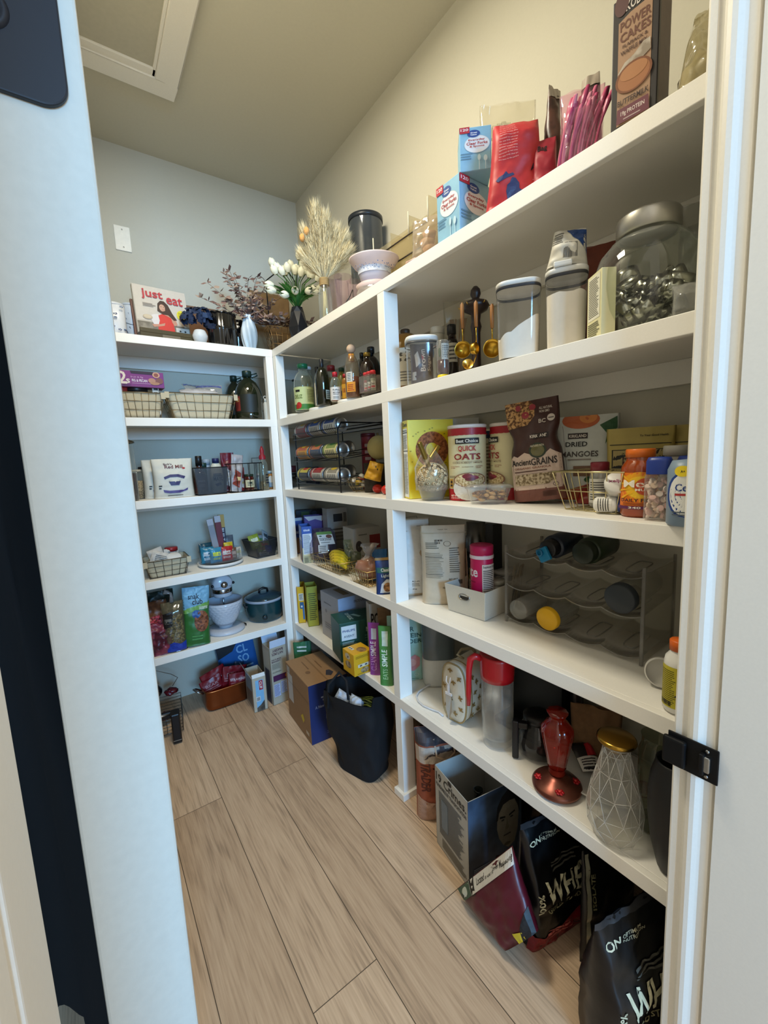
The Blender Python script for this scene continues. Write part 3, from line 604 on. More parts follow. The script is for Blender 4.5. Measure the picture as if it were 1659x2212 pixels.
# orange fibre bottle
def fibre():
    p = Vector((.990, .432, ZS[4])); R = .0365; am = clear('d96a1a', .45, .08, 'c9581a', .3)
    el = [('p', [(-.5, 0), (.5, 0), (.5, 1), (-.5, 1)], mat('e8781c', .4)), ('e', .08, .60, .48, .42, mat('f0a41e', .4)), ('e', .08, .60, .34, .30, mat('f4c22a', .4))]
    el += [('p', [(.08+.1*cos(a), .6+.09*sin(a)), (.08+.55*cos(a-.06), .6+.5*sin(a-.06)), (.08+.55*cos(a+.06), .6+.5*sin(a+.06))], mat('f2b324', .4)) for a in [i*pi/7+.2 for i in range(14)] if abs(.55*cos(a)) < .6 and abs(.5*sin(a)) < .39]
    el += [('e', .22, .62, .26, .24, mat('c24a1c', .4)), ('t', 'Meta', -.3, .60, .46, .80, 'f6ecd8'), ('t', 'MUCIL', -.02, .5, .4, .57, 'f6ecd8'), ('t', 'DAILY FIBER', -.36, .20, .46, .29, '3a1a26'), ('l', -.3, .1, .4, .18, 3, '7a3a16'), ('r', -.5, 0, .5, .085, '5c2350'), ('t', '340 ct', -.16, .015, .3, .07, 'f0e6d6')]
    bottle('fibre_bottle', 'large orange fibre capsule bottle with an orange cap', 'supplement bottle', p, [(.0001, 0), (R-.004, 0), (R, .005), (R, .098), (R*.97, .108), (R*.78, .120), (.027, .122), (.027, .130)], am,
           (capp(.0285, .128, .146), mat('e0701e', .35)), ([(.0001, .003), (R-.004, .004), (R-.003, .05), (.0001, .052)], mat('c8743a', .5, col2='8e4a1a', scale=70, bump=1)), (.018, .096, R+.0004, 1.15, None, el, -.15), rz=camrz(p), seg=40)
fibre()
# antacid tablet bottle and its neighbour
def antacid(p, label, rz, full=True):
    m = clear('faf8f6', .08, .15, 'f0eae2', .3)
    t = thing('tablet_bottle', label, 'tablet bottle', p, rz, 'blue-capped tablet bottles')
    G().lathe([(.0001, 0), (.022, 0), (.025, .004), (.0245, .088), (.021, .098)], m, 36, sx=1.0, sy=.72, p=3.2).build('bottle', t)
    G().lathe([(.0225, .094), (.0225, .120), (.019, .128), (.0001, .129)], mat('223a8a', .35), 32, sx=1.0, sy=.78, p=3).build('cap', t)
    g = G(); rr = random.Random(6)
    for i in range(60):
        x, y = (rr.random()-.5)*.036, (rr.random()-.5)*.022
        M = Matrix.Translation((x, y, .006+.078*(i/60))) @ Matrix.Rotation(rr.random()*1.6, 4, 'X') @ Matrix.Rotation(rr.random()*3, 4, 'Y')
        g.lathe([(.0001, -.0025), (.0062, -.002), (.0066, 0), (.0062, .002), (.0001, .0025)], ('e6cfc0', 'e8d8cc', 'dfc3a8', 'e8bfb4')[i % 4], 10, M=M)
    o = g.build('tablets', t, weld=False); o['kind'] = 'stuff'
    printing(lambda x, y, o: (.0255+o, x, y+.015), .03, .075, [('r', -.5, 0, .5, 1, mat('b5b3ad', .4)), ('l', -.4, .1, .4, .95, 14, '4a4a50'), ('r', -.3, .02, .45, .16, '22305a')], t, 'label')
p = Vector((.950, .378, ZS[4])); antacid(p, 'clear bottle of pastel tablets with a blue cap, beside the orange bottle', camrz(p, -.25))
p = Vector((1.010, .345, ZS[4])); antacid(p, 'blue-capped tablet bottle behind the front one, showing its small print', camrz(p, -.7))
p = Vector((1.075, .395, ZS[4])); bottle('pill_bottle', 'white-capped bottle half hidden behind the tablet bottles', 'pill bottle', p, body(.03, .125, .022, .006), mat('b9b6ad', .4), (capp(.025, .128, .15), mat('cfccc4', .4)))
p = Vector((.918, .318, ZS[4])); bottle('vitamin_canister', 'grey vitamin canister with a yellow sticker at the door jamb', 'vitamin bottle', p, [(.0001, 0), (.028, 0), (.031, .004), (.031, .105), (.024, .122), (.0001, .124)], mat('7f92a4', .4), None, None,
    (.01, .11, .0312, 1.3, None, [('e', -.05, .5, .42, .42, NAVY), ('e', -.02, .5, .38, .40, 'e6e6e2'), ('t', 'Centrum', -.26, .56, .5, .7, NAVY), ('r', -.26, .48, .2, .52, 'b03030'), ('e', -.12, .93, .16, .1, 'f0d42a'), ('t', 'A+', -.16, .9, -.08, .95, '2a2a2a'), ('l', -.3, .1, .1, .2, 2, '55606a')]), rz=camrz(p, .1))
# ---- shelf 5: flour, sugar, measuring cups, cookie-cutter jar
p = Rt(5, 880, .16); h = hup(p, 722)
bottle('syrup_jug', 'amber brown rounded jug just right of the divider post', 'jug', p, [(.0001, 0), (.055, 0), (.062, .01), (.066, h*.4), (.062, h*.75), (.05, h*.93), (.03, h*.99), (.0001, h)], mat('8a5a1e', .25, coat=.5), (capp(.018, h*.97, h+.016), mat('3a2a1a', .5)), None, (.03, h*.72, .067, .7, 'cfc9b8', [('t', '150', -.3, .5, .3, .9, '4a463e', 90), ('l', -.4, .1, .4, .4, 4, '77736a')], .9), rz=AR)
p = Rt(5, 862, .30); packet('baking_packet', 'light blue packet poking up behind the amber jug', 'food packet', p, AR+.3, .10, .245, .03, mat('5a9cae', .4), [('t', 'R Su', -.3, .8, .3, .9, 'e6ece8')], seed=2)
p = Rt(5, 913, .075); h = hup(p, 732); R = wid(p, 66)/2; t = thing('sugar_canister', 'clear canister of brown sugar with a white lid, beside the amber jug', 'canister', p, camrz(p, .1))
G().lathe([(.0001, .002), (R-.004, .002), (R, .006), (R*1.02, h-.012)], PLAST, 40, p=3).build('canister', t)
G().lathe([(R*1.02, h-.016), (R*1.07, h-.016), (R*1.07, h-.004), (R*1.03, h), (R*.9, h-.003), (.0001, h-.002)], mat('dfe0dc', .35), 40, p=3).build('lid', t)
G().lathe([(R*1.06, h-.024), (R*1.075, h-.024), (R*1.075, h-.02), (R*1.06, h-.02)], mat('3a3a3c', .4), 40, p=3).build('seal', t)
tt, fn = pouch('sugar_bag', 'dark brown sugar bag inside the white-lidded canister', 'sugar bag', p+Vector((0, 0, .005)), camrz(p, .1), R*1.5, h*.86, R*1.1, mat('3a211c', .4), [('t', 'Brown', -.1, .3, .12, .85, 'c9b5a2', 90), ('t', 'Sugar', .2, .3, .38, .7, 'c9b5a2', 90), ('p', [(-.3, .4), (-.1, .5), (-.2, .8), (-.35, .7)], 'b0a090'), ('p', [(-.02, .55), (.05, .62), (-.05, .72)], 'b03038'), ('b', -.45, .1, -.3, .3, 'cfc9c0')], seed=12, crump=.006, full=.6)
p = Rt(5, 958, .055); h = hup(p, 736); R = wid(p, 27)/2
bottle('vanilla_bottle', 'small clear bottle standing on its yellow cap, amber liquid inside', 'bottle', p, [(R*.8, .014), (R, .024), (R, h-.004), (R-.003, h), (.0001, h)], PLAST, ([(.0001, 0), (R*.95, 0), (R*.95, .014), (R*.8, .016)], mat('e0c31c', .4)), ([(.0001, .015), (R*.9, .024), (R*.9, h*.5), (.0001, h*.5)], mat('4a2016', .2)), (h*.5, h*.9, R+.0005, .7, 'a9a89f', [('l', -.4, .1, .4, .9, 7, '55534e')], .5), rz=camrz(p))
p = Rt(5, 948, .23); h = hup(p, 708); R = wid(p, 29)/2
bottle('sprinkles_tub', 'small white patterned tub behind the clear canister', 'tub', p, body(R, h*.9, R*.9, .002, sh=.006), mat('c9c6b8', .4), (capp(R*1.05, h*.9, h), mat('d8d6cc', .4)), None, (h*.45, h*.88, R+.0005, 1.2, None, [('e', -.3+.2*i, .35+.3*(i % 2), .07, .16, ('4a6a8a', 'b06a4a', '4a8a5a')[i % 3]) for i in range(4)]), rz=camrz(p))
p = Rt(5, 978, .20); h = hup(p, 702); R = wid(p, 26)/2
bottle('extract_bottle', 'dark extract bottle with a ribbed black cap behind the measuring cups', 'bottle', p, body(R, h*.78, R*.6, h*.08, sh=.02), mat('1c120c', .2), (capp(R*.75, h*.85, h), BLACKP), None, (h*.4, h*.7, R+.0005, 1, 'b0aca0', [('l', -.4, .1, .4, .9, 4, '44423e')]), rz=camrz(p))
p = Rt(5, 992, .26); h = hup(p, 650); tt, fn = pouch('utensil_bag', 'clear bag of wooden picks standing behind the measuring cups', 'bag', p, camrz(p), wid(p, 60), h, .05, clear('e6e2d8', .18, .2, 'c9c2ae', .4), seed=3)
g = G(); rr = random.Random(4)
for i in range(12): g.tube([((rr.random()-.5)*.06, 0, .01), ((rr.random()-.5)*.07, 0, h*.8)], .003, mat('9c7440', .6), 6)
o = g.build('wooden_picks', tt); 
def cups():
    p = Rt(5, 1030, .135); h = hup(p, 618); wd = mat('2a1812', .4, var=.2)
    t = thing('measuring_cup_stand', 'dark turned wooden stand holding brass measuring cups', 'stand', p, camrz(p)); R = .05
    G().lathe([(.0001, 0), (R, 0), (R, .01), (.02, .018), (.014, .03), (.013, h*.5), (.017, h*.56), (.013, h*.62), (.015, h*.7), (.035, h*.74), (.041, h*.78), (.036, h*.82), (.014, h*.85), (.011, h*.87), (.016, h*.91), (.014, h*.96), (.006, h*.995), (.0001, h)], wd, 28).build('turned_post', t)
    g = G()
    for i in range(6): a = i*pi/3; g.tube([(0.034*cos(a), .034*sin(a), h*.78), (.05*cos(a), .05*sin(a), h*.775), (.052*cos(a), .052*sin(a), h*.79)], .0015, BRASS)
    o = g.build('cup_hooks', t)
    for (u, vt, vc, rpx, dd, lab) in ((1001, 652, 755, 18, .062, 'brass measuring cup with a wooden handle, left of the stand, round bowl facing out'), (1030, 648, 752, 13, .050, 'brass measuring cup in front of the stand, seen edge on'), (1064, 655, 752, 20, .075, 'brass measuring cup on the right of the stand, beside the flour canister')):
        q = Rt(5, u, dd); zt, zc = hup(q, vt), hup(q, vc); Rr = wid(q, rpx*2)/2; c = thing('measuring_cup', lab, 'measuring cup', (q.x, q.y, q.z+zt), camrz(q), 'brass measuring cups'); L = zt-zc
        rot = 0 if u != 1030 else 1.15
        M = Matrix.Translation((0, 0, -L)) @ Matrix.Rotation(rot, 4, 'Z') @ Matrix.Rotation(pi/2, 4, 'X'); dp = Rr*.9
        G().lathe([(.0001, -dp), (Rr*.8, -dp), (Rr*.9, -dp*.8), (Rr, 0), (Rr*.97, .0005), (Rr*.87, -dp*.78), (.0001, -dp+.002)], mat('c09a3c', .28, 1), 32, M=M).build('cup_bowl', c)
        G().tube([(0, 0, -L+Rr), (0, 0, -L*.5)], .0022, mat('c09a3c', .28, 1)).build('handle_shank', c)
        G().lathe([(.0001, -L*.56), (.0045, -L*.55), (.0055, -L*.3), (.0058, -L*.06), (.0001, -L*0)], mat('a8713c', .45, var=.2, stretch=(4, 4, .5)), 14).build('handle', c)
    q = Rt(5, 1011, .035); zc = hup(q, 786); Rr = wid(q, 24)/2; c = thing('measuring_cup', 'smallest brass measuring spoon, hanging below the others', 'measuring cup', (q.x, q.y, q.z+zc), camrz(q), 'brass measuring cups')
    G().lathe([(.0001, -Rr), (Rr*.7, -Rr*.8), (Rr, 0), (Rr*.96, 0), (.0001, -Rr*.9)], BRASS, 24, M=Matrix.Rotation(pi/2-.3, 4, 'X')).build('cup_bowl', c)
    G().tube([(Rr, 0, 0), (Rr*1.5, .01, .02), (Rr*1.6, .03, .06)], .0018, BRASS).build('handle', c)
cups()
def flourbox(u, vt, w, d, label, level, flip=False, rz=0):
    p = Rt(5, u, d); h = hup(p, vt); hw = wid(p, w)/2*.93; t = thing('flour_canister', label, 'canister', p, camrz(p, rz), 'clear flour canisters'); k = 3.6
    G().lathe([(.0001, .002), (hw-.006, .002), (hw*.93, .008), (hw, h-.02)], clear('fbfaf8', .03, .12, 'e8e6e0', .25), 44, p=k).build('canister', t)
    g = G().lathe([(hw, h-.012), (hw*1.03, h-.012), (hw*1.03, h-.012), (hw*1.03, h-.002), (hw*1.03, h-.002), (hw*.98, h), (.0001, h)], mat('dcdbd6', .35), 44, p=k); g.build('lid', t)
    G().lathe([(hw*1.01, h-.020), (hw*1.02, h-.020), (hw*1.02, h-.013)], mat('39393c', .5), 44, p=k).build('seal', t)
    if flip: G().box(-hw*.6, hw*.25, -hw*1.12, -hw*.5, h, h+.012, mat('e4e3de', .35)).build('flip_spout', t, bev=.003)
    fl = mat('efe9de', .9, bump=.2); g = G(); s0 = Vector((u, 1, 0))
    def top(a, b):
        r = b*hw*.94; e = 2/k; ca, sa = cos(2*pi*a), sin(2*pi*a); x = r*math.copysign(abs(ca)**e, ca); y = r*math.copysign(abs(sa)**e, sa)
        return (x, y, h*level+(.028*(x/hw)+.012*noise.noise(Vector((x*40, y*40, 0))+s0) if not flip else .004*noise.noise(Vector((x*40, y*40, 0)))))
    g.grid(top, 44, 8, fl, wrap=True)
    def side(a, b):
        q = top(a, 1); f = .93+.05*b; return (q[0]*f/.97, q[1]*f/.97, .004+(q[2]-.004)*b)
    g.grid(side, 44, 4, fl, wrap=True); g.build('flour', t)
    return p, h, hw
flourbox(1120, 618, 100, .062, 'clear canister with flour filling its lower half and a sloping surface', .42)
p, h, hw = flourbox(1222, 590, 96, .085, 'clear canister nearly full of flour with a bag on top', .70, True)
t, fn = pouch('sugar_bag', 'crumpled white and blue sugar bag lying on top of the flour canister', 'sugar bag', p+Vector((.0, .0, h+.008)), camrz(p), hw*2.0, .085, .08, mat('d9d5c9', .55, bump=.2), [('b', -.1, .12, .25, .5, '4a4844'), ('l', -.45, .5, -.15, .9, 6, '6a675f'), ('p', [(.1, .7), (.5, .3), (.5, .95), (-.1, .98)], '2a4a86')], seed=21, crump=.014, full=.5, topw=.75, tilt=(0, .08))
p = Rt(5, 1292, .21); h = hup(p, 527); pouch('chip_bag', 'brick red bag squeezed between the flour canister and the glass jar', 'food bag', p, camrz(p), .09, h, .05, mat('7a3a28', .4, var=.2), seed=8, crump=.008)
p = Rt(5, 1297, .04); h = hup(p, 590); carton('baking_box', 'cream box showing its nutrition panel beside the big glass jar', 'food box', p, AR-.62, .062, .03, h, 'e2dcae', {'f': [('r', -.4, .3, .4, .96, 'e6e3cf'), ('l', -.35, .34, .35, .93, 22, '55534a'), ('l', -.4, .04, .4, .26, 7, '66644f')]})
def jar():
    p = Rt(5, 1392, .118); h = hup(p, 452)*.94; R = .106
    t = thing('glass_jar', 'large round tilted-mouth glass jar with a steel lid, full of metal cookie cutters', 'jar', p, camrz(p)); gl = clear('f6faf6', .02, .02, 'd8ded8', .35)
    prof = [(.0001, .002), (R*.62, .002), (R*.75, .012), (R*.93, .05), (R, .095), (R*.98, .13), (R*.86, .17), (R*.66, .195), (R*.50, .203), (R*.49, .212)]
    s = h/.245; prof = [(r, z*s) for r, z in prof]
    G().lathe(prof, gl, 56).build('jar_body', t)
    G().lathe([(R*.50, prof[-1][1]-.004), (R*.56, prof[-1][1]-.004), (R*.56, h-.004), (R*.54, h), (.0001, h+.001)], mat('d2cfc8', .38, .85), 48).build('lid', t)
    rr = random.Random(14); cm = mat('b5b2a8', .22, 1)
    for i in range(26):
        a = rr.random()*6.28; q = rr.random()**.5*R*.62; z = .028+.085*(i/26)*s; r = .020+.013*rr.random(); kind = i % 3; hh = .022; pts = []
        for k in range(24):
            th = 2*pi*k/24; rad = r*(1 if kind == 0 else 1+.22*cos(5*th) if kind == 1 else 1+.16*cos(9*th)); pts.append((rad*cos(th), rad*sin(th)))
        g = G(); N = 24; vs = [(x, y, 0) for x, y in pts]+[(x, y, hh) for x, y in pts]+[(x*.95, y*.95, hh) for x, y in pts]+[(x*.95, y*.95, 0) for x, y in pts]
        g.add(vs, [(j+k*N, (j+1) % N+k*N, (j+1) % N+((k+1) % 4)*N, j+((k+1) % 4)*N) for j in range(N) for k in range(4)], cm, True)
        M = Matrix.Rotation(camrz(p), 4, 'Z') @ Matrix.Translation((q*cos(a), q*sin(a), z))
        o = g.build('cookie_cutter'); e = (M @ Vector((0, 0, 0)))+p
        nm = ('round', 'star shaped', 'fluted')[kind]; wh = ('at the bottom', 'low down', 'in the middle', 'on top')[min(3, i*4//26)]
        tagit(o, '%s metal cookie cutter in the big glass jar, %s of the pile' % (nm, wh), 'cookie cutter', e, rr.random()*3, 'cookie cutters in the glass jar', (rr.random()*2-1, rr.random()*2-1))
jar()
p = Rt(5, 1500, .03); pouch('plastic_bag', 'clear plastic bag lying low between the glass jar and the door jamb', 'bag', p, camrz(p), .07, .055, .05, clear('e2e2de', .3, .15, 'b8b8b2', .5), [('l', .0, .4, .4, .6, 2, '88887f')], seed=31, crump=.01)
p = Rt(5, 1512, .19); h = hup(p, 430); pouch('plastic_bag', 'tall crinkled clear bag behind the glass jar at the door jamb', 'bag', p, camrz(p), .09, h, .05, clear('e2e2de', .3, .15, 'a8a8a2', .5), seed=33, crump=.012)
# ---- shelf 3: pouches, fabric bin, pink canister, clear bottle rack
kr = mat('cbb697', .6, var=.12)
p = Vector((1.025, 1.272, ZS[3])); pouch('meal_pouch', 'white-fronted kraft pouch beside the divider post', 'food pouch', p, camrz(p, .15), .135, .300, .075, kr, [('p', [(-.46, .985), (.46, .985), (.46, .62), (.16, .60), (.13, .57), (.16, .54), (.42, .4), (.42, .03), (-.3, .03), (-.4, .45), (-.48, .7)], mat('dcdcd6', .5)), ('t', 'ALL-IN', -.12, .19, .1, .21, INK), ('l', -.12, .13, .12, .18, 3, '8a8880'), ('t', '10 oz', -.1, .085, .02, .105, INK), ('t', 'simple', .1, .9, .3, .915, '55534e')], seed=41, crump=.003, full=.5)
p = Vector((1.045, 1.122, ZS[3])); pouch('coffee_pouch', 'beige gusseted pouch with fine print and a pale pink side', 'food pouch', p, camrz(p, .05), .165, .288, .085, mat('cdbda4', .6, var=.08), [('r', -.5, .90, .5, .915, 'b9a88c'), ('t', 'YOUR TEA', -.12, .945, .1, .955, '8a7c66'), ('l', -.4, .72, -.1, .80, 4, '6a5f4e'), ('l', -.42, .35, .0, .68, 16, '9a8c76'), ('r', -.42, .62, -.05, .624, INK), ('r', -.42, .40, -.05, .404, INK), ('t', 'SEE MORE\nTHIS IS', -.2, .78, -.02, .83, INK), ('l', .12, .42, .36, .74, 12, '6a5f4e'), ('n', .08, .78, .08, .03, .1, '6a5f4e'), ('t', 'EST 2017', .1, .33, .3, .35, INK), ('b', .28, .27, .4, .33, INK), ('e', .0, .23, .05, .012, '8a7c66')], seed=42, crump=.004, full=.62, back=mat('e0b9a4', .6))
t = [o for o in C.objects if o.type == 'EMPTY'][-1]
G().grid(lambda a, b: (.079+.004*sin(b*3), -.036+.072*a, .005+.2*b), 6, 8, mat('e0b9a4', .6)).build('side_gusset', t)
def fabric_bin():
    q0, q1, q2 = Vector((.985, 1.055, 0)), Vector((1.000, .888, 0)), Vector((1.165, .865, 0))
    d = (q1-q0); W = .172; D = .165; ang = math.atan2(d.y, d.x); H = .098; n = Vector((-sin(ang), cos(ang), 0)); c = (q0+q1)/2+n*D/2
    t = thing('fabric_bin', 'off-white fabric storage bin with an oval metal handle hole', 'storage bin', (c.x, c.y, ZS[3]), ang); m = mat('cfc9ba', .85, bump=.4, scale=400); g = G(); k = .90
    def ring(w, d, z): return [(-w, -d, z), (w, -d, z), (w, d, z), (-w, d, z)]
    v = ring(W/2*k, D/2*k, 0)+ring(W/2, D/2, H)+ring(W/2-.004, D/2-.004, H)+ring(W/2*k-.004, D/2*k-.004, .004)
    fs = [(3, 2, 1, 0)]+[(i+4*j, (i+1) % 4+4*j, (i+1) % 4+4*j+4, i+4*j+4) for j in range(3) for i in range(4)]+[(12, 13, 14, 15)]
    g.add(v, fs, m); g.build('fabric_body', t, bev=.002)
    z = H*.66; y = -D/2*(k+(1-k)*.66)-.0006; M = Matrix.Translation((0, y, z)) @ Matrix.Rotation(pi/2-.09, 4, 'X')
    ov = [(.021*math.copysign(abs(cos(a))**.7, cos(a)), .010*sin(a), 0) for a in [i*pi/14 for i in range(28)]]
    G().tube([Vector(v) for v in ov], .0026, STEEL, 8, True, M).build('handle_ring', t)
    g = G(); g.add([(x*.95, yy*.95, 0) for x, yy, _ in ov], [tuple(range(28))], mat('2e2a22', .8), M=M); g.build('handle_hole', t)
    return c, ang
c, ang = fabric_bin()
p = Vector((c.x-.004, c.y-.018, ZS[3]+.008)); R = .038; h = hup(p, 1176)
bottle('pink_canister', 'bright pink supplement canister standing in the fabric bin', 'supplement tub', p, [(.0001, 0), (R-.003, 0), (R, .003), (R, h-.03), (R-.002, h-.026)], mat('cf1f5c', .35), ([(R-.002, h-.030), (R+.0005, h-.029), (R+.0005, h-.022), (R+.001, h-.021), (R+.001, h-.002), (R-.002, h), (.0001, h)], mat('c21d55', .4)), None,
       (.0, h-.03, R+.0003, 1.9, None, [('t', 'late', -.5, .62, -.12, .8, 'f4e6ea'), ('r', -.34, .52, -.18, .545, 'a01040'), ('p', [(-.3, .3), (-.24, .35), (-.18, .3), (-.2, .12), (-.28, .12)], 'e87aa0'), ('r', -.02, .2, .34, .84, 'e8e0dc'), ('t', 'Supplement Facts', .0, .77, .32, .82, INK), ('l', .0, .24, .32, .75, 16, '4a4646'), ('r', -.5, .93, .5, .99, 'ead8dc'), ('r', .03, .05, .13, .15, 'f0e8e6'), ('l', .04, .06, .12, .14, 4, INK), ('r', -.5, -.0, .5, .02, 'ead8dc')], .1), rz=camrz(p), seg=40)
for (dx, dy, hh, r, col, lab) in ((-.058, .048, .12, .020, '8c8458', 'pale green jar standing in the bin left of the pink canister'), (-.03, .058, .14, .022, '1c2436', 'dark blue bottle at the back left of the fabric bin'), (.045, .045, .10, .026, 'b5b1a4', 'grey round tub at the back right of the fabric bin')):
    q = Vector((c.x, c.y, ZS[3]+.008))+Matrix.Rotation(ang, 3, 'Z') @ Vector((dx, dy, 0)); bottle('supplement_bottle', lab, 'supplement bottle', q, body(r, hh-.02, r*.85, .002, sh=.008), mat(col, .5), (capp(r*.95, hh-.018, hh), mat(col, .4, var=.2)), None, (.02, hh-.035, r+.0004, 1.0, 'b8b098', [('l', -.4, .1, .4, .9, 6, '55534c')]), rz=camrz(q), group='bottles in the fabric bin')
# dark steel flask and a glass jar behind
p = Rt(3, 1030, .31); h = hup(p, 1127); bottle('thermos', 'black and steel insulated flask behind the pink canister', 'flask', p, [(.0001, 0), (.04, 0), (.04, h*.62)], BLKM, ([(.041, h*.6), (.041, h*.8), (.036, h*.82), (.036, h), (.0001, h)], mat('6a6864', .3, 1)), None, (h*.05, h*.55, .0405, 1.1, '1a1a1c', [('l', -.3, .4, .3, .6, 3, '8a8886')]), rz=camrz(p))
p = Rt(3, 1068, .28); h = hup(p, 1130); carton('tin_box', 'narrow black box beside the steel flask', 'box', p, AR, .035, .05, h, '151517')
p = Rt(3, 893, .26); h = hup(p, 1112); bottle('glass_jar', 'glass clip-top jar at the back of the shelf beside the divider post', 'jar', p, body(.045, h*.75, .035, h*.1), GLASS, (capp(.038, h*.83, h*.93), GLASS)); g = G().tube([(.046*cos(a), .046*sin(a), h*.78) for a in [i*pi/8 for i in range(16)]], .0015, STEEL, 5, True); g.tube([(.046, 0, h*.78), (.03, 0, h*.97), (-.03, 0, h*.97), (-.046, 0, h*.78)], .0015, STEEL); g.build('wire_clip', [o for o in C.objects if o.type == 'EMPTY'][-1])
# clear plastic three-tier bottle rack
RK = dict(x0=1.052, y0=.838, ux=Vector((-.005, -1, 0)).normalized(), L=.402, D=.215)
def rack():
    o = Vector((1.060, .852, ZS[3])); ax = Vector((.035, -1, 0)).normalized(); ay = Vector((1, .035, 0)).normalized(); L, D, H = .40, .205, .262
    M = Matrix(((ax.x, ay.x, 0, o.x), (ax.y, ay.y, 0, o.y), (0, 0, 1, o.z), (0, 0, 0, 1))); rz = math.atan2(ax.y, ax.x)
    t = thing('bottle_rack', 'clear plastic three-tier bottle rack with four troughs per tier', 'bottle rack', o, rz); m = clear('f2f0ec', .07, .08, 'd8d5d0', .45); n = 4; w = L/n
    zs = (.012, .012+.105, .012+.205)
    for k, zt in enumerate(zs):
        g = G()
        def fn(a, b):
            x = a*L; s = (x/w) % 1 if a < 1 else 1; return (x, b*D, zt+.012*(abs(2*s-1)**2)+.014*(b))
        g.grid(fn, 48, 4, m); g.grid(lambda a, b: tuple(Vector(fn(a, b))-Vector((0, 0, .003))), 48, 4, m)
        g.grid(lambda a, b: tuple(Vector(fn(a, 0))-Vector((0, 0, .003*b))), 48, 1, clear('c8c4be', .4, .1, 'a8a49e', .5)); g.build('tier', t)
        for i in range(n):
            g = G(); cx = (i+.5)*w; P = []
            for q in range(24):
                a = 2*pi*q/24; xx, yy = .018*math.copysign(abs(cos(a))**.5, cos(a)), .052*math.copysign(abs(sin(a))**.5, sin(a)); s = (cx+xx)/w % 1
                P.append((cx+xx, D*.5+yy, zt+.012*abs(2*s-1)**2+.014*(.5+yy/D)+.001))
            g.tube(P, .0016, clear('bdb9b3', .5, .1, '9c9892', .5), 6, True); g.build('trough_slot', t)
    for x in (0, L):
        for y in (.004, D-.004): G().box(x-.004, x+.004, y-.004, y+.004, 0, H-.012, clear('d5d2cc', .3, .08, 'a8a5a0', .5)).build('corner_post', t, bev=.001)
        G().box(x-.0012, x+.0012, .008, D-.008, .006, H-.03, clear('f2f0ec', .05, .05, 'c8c5c0', .3)).build('side_panel', t)
    return M, rz, w, D, zs
M, rz, w, D, zs = rack()
def lying(i, k, R, L, mk, **kw):
    x = (i+.5)*w; z = zs[k]+R+.008; q = M @ Vector((x, .0, z)); return q, rz
def rolled(name, label, i, k, R, L, m, capm, capL, capR, y0=.0, ns=None, extra=None):
    q = M @ Vector(((i+.5)*w, y0, zs[k]+R+.010)); t = thing(name, label, 'bottle', q, rz, 'bottles lying in the clear rack')
    MM = Matrix.Rotation(-pi/2+.065, 4, 'X')                    # local +z becomes back (+y)
    G().lathe([(.0001, capL), (R*.96, capL), (R, capL+.006), (R, L*.9), (R*.85, L), (.0001, L)], m, 36, M=MM).build('bottle', t)
    if capm: G().lathe([(.0001, 0), (capR-.003, 0), (capR, .003), (capR, capL+.002)], capm, 36, M=MM).build('cap', t)
    if extra: extra(t, MM)
def loop(t, MM):
    G().box(-.03, .005, -.012, .0, -.03, .01, mat('1b7fae', .35), Matrix.Rotation(-.5, 4, 'Y')).build('blue_tag', t, bev=.003)
    G().lathe([(.006, 0), (.010, 0), (.010, .004), (.006, .004)], mat('1b6f9e', .35), 16, M=Matrix.Translation((-.014, -.014, -.01)) @ Matrix.Rotation(pi/2, 4, 'X')).build('tag_ring', t)
rolled('water_bottle', 'dark blue bottle with a bright blue tag lying on the top tier of the rack', 1, 2, .034, .15, mat('162030', .35), BLACKP, .03, .026, -.01, extra=loop)
rolled('water_bottle', 'dark green bottle lying on the top tier of the rack', 2, 2, .036, .15, mat('24321e', .3), mat('1a2416', .4), .03, .03, -.005)
rolled('glass_jar', 'clear jar with a dark grey lid lying in the middle tier, rightmost trough', 3, 1, .036, .19, clear('e6e6e2', .15, .1, 'b0aea8', .4), mat('343a40', .5), .022, .038, -.012)
rolled('plastic_cup', 'empty frosted cup lying in the bottom tier, leftmost trough', 0, 0, .031, .12, clear('e8e8e4', .3, .2, 'b9b8b2', .4), None, .0, .03, -.008)
rolled('plastic_jar', 'clear jar with a bright yellow lid lying in the bottom tier', 1, 0, .030, .14, clear('e8e8e4', .12, .1, 'b9b8b2', .4), mat('e0ac1a', .45), .016, .034, -.012)
p = Vector((1.195, .965, ZS[3])); bottle('plastic_tub', 'pale grey tub behind the left end of the clear rack', 'tub', p, body(.045, .11, .04, .004, sh=.012), clear('dcdad6', .35, .2, 'a8a6a0', .4), (capp(.044, .112, .125), mat('9b9890', .5)))
g = G(); rr = random.Random(6)
for i in range(14): g.tube([(rr.random()*.05-.02, rr.random()*.05, .0), (rr.random()*.06-.05, rr.random()*.03-.03, .16)], .0014, mat('8c7a58', .6), 5)
o = g.build('bamboo_skewers'); tagit(o, 'loose bundle of thin bamboo skewers standing behind the clear rack', 'skewers', (1.19, .90, ZS[3]), 0)
p = Vector((1.00, .352, ZS[3])); t = thing('white_lid', 'round white lid propped on edge behind the yellow vitamin bottle', 'lid', (1.02, .385, ZS[3]+.033), camrz(p)); G().lathe([(.0001, 0), (.030, 0), (.033, .003), (.033, .016), (.030, .016)], mat('d5d1c8', .4), 32, M=Matrix.Rotation(pi/2-.2, 4, 'X')).build('lid', t)
p = Vector((.942, .325, ZS[3])); R = .0255; h = hup(p, 1382)
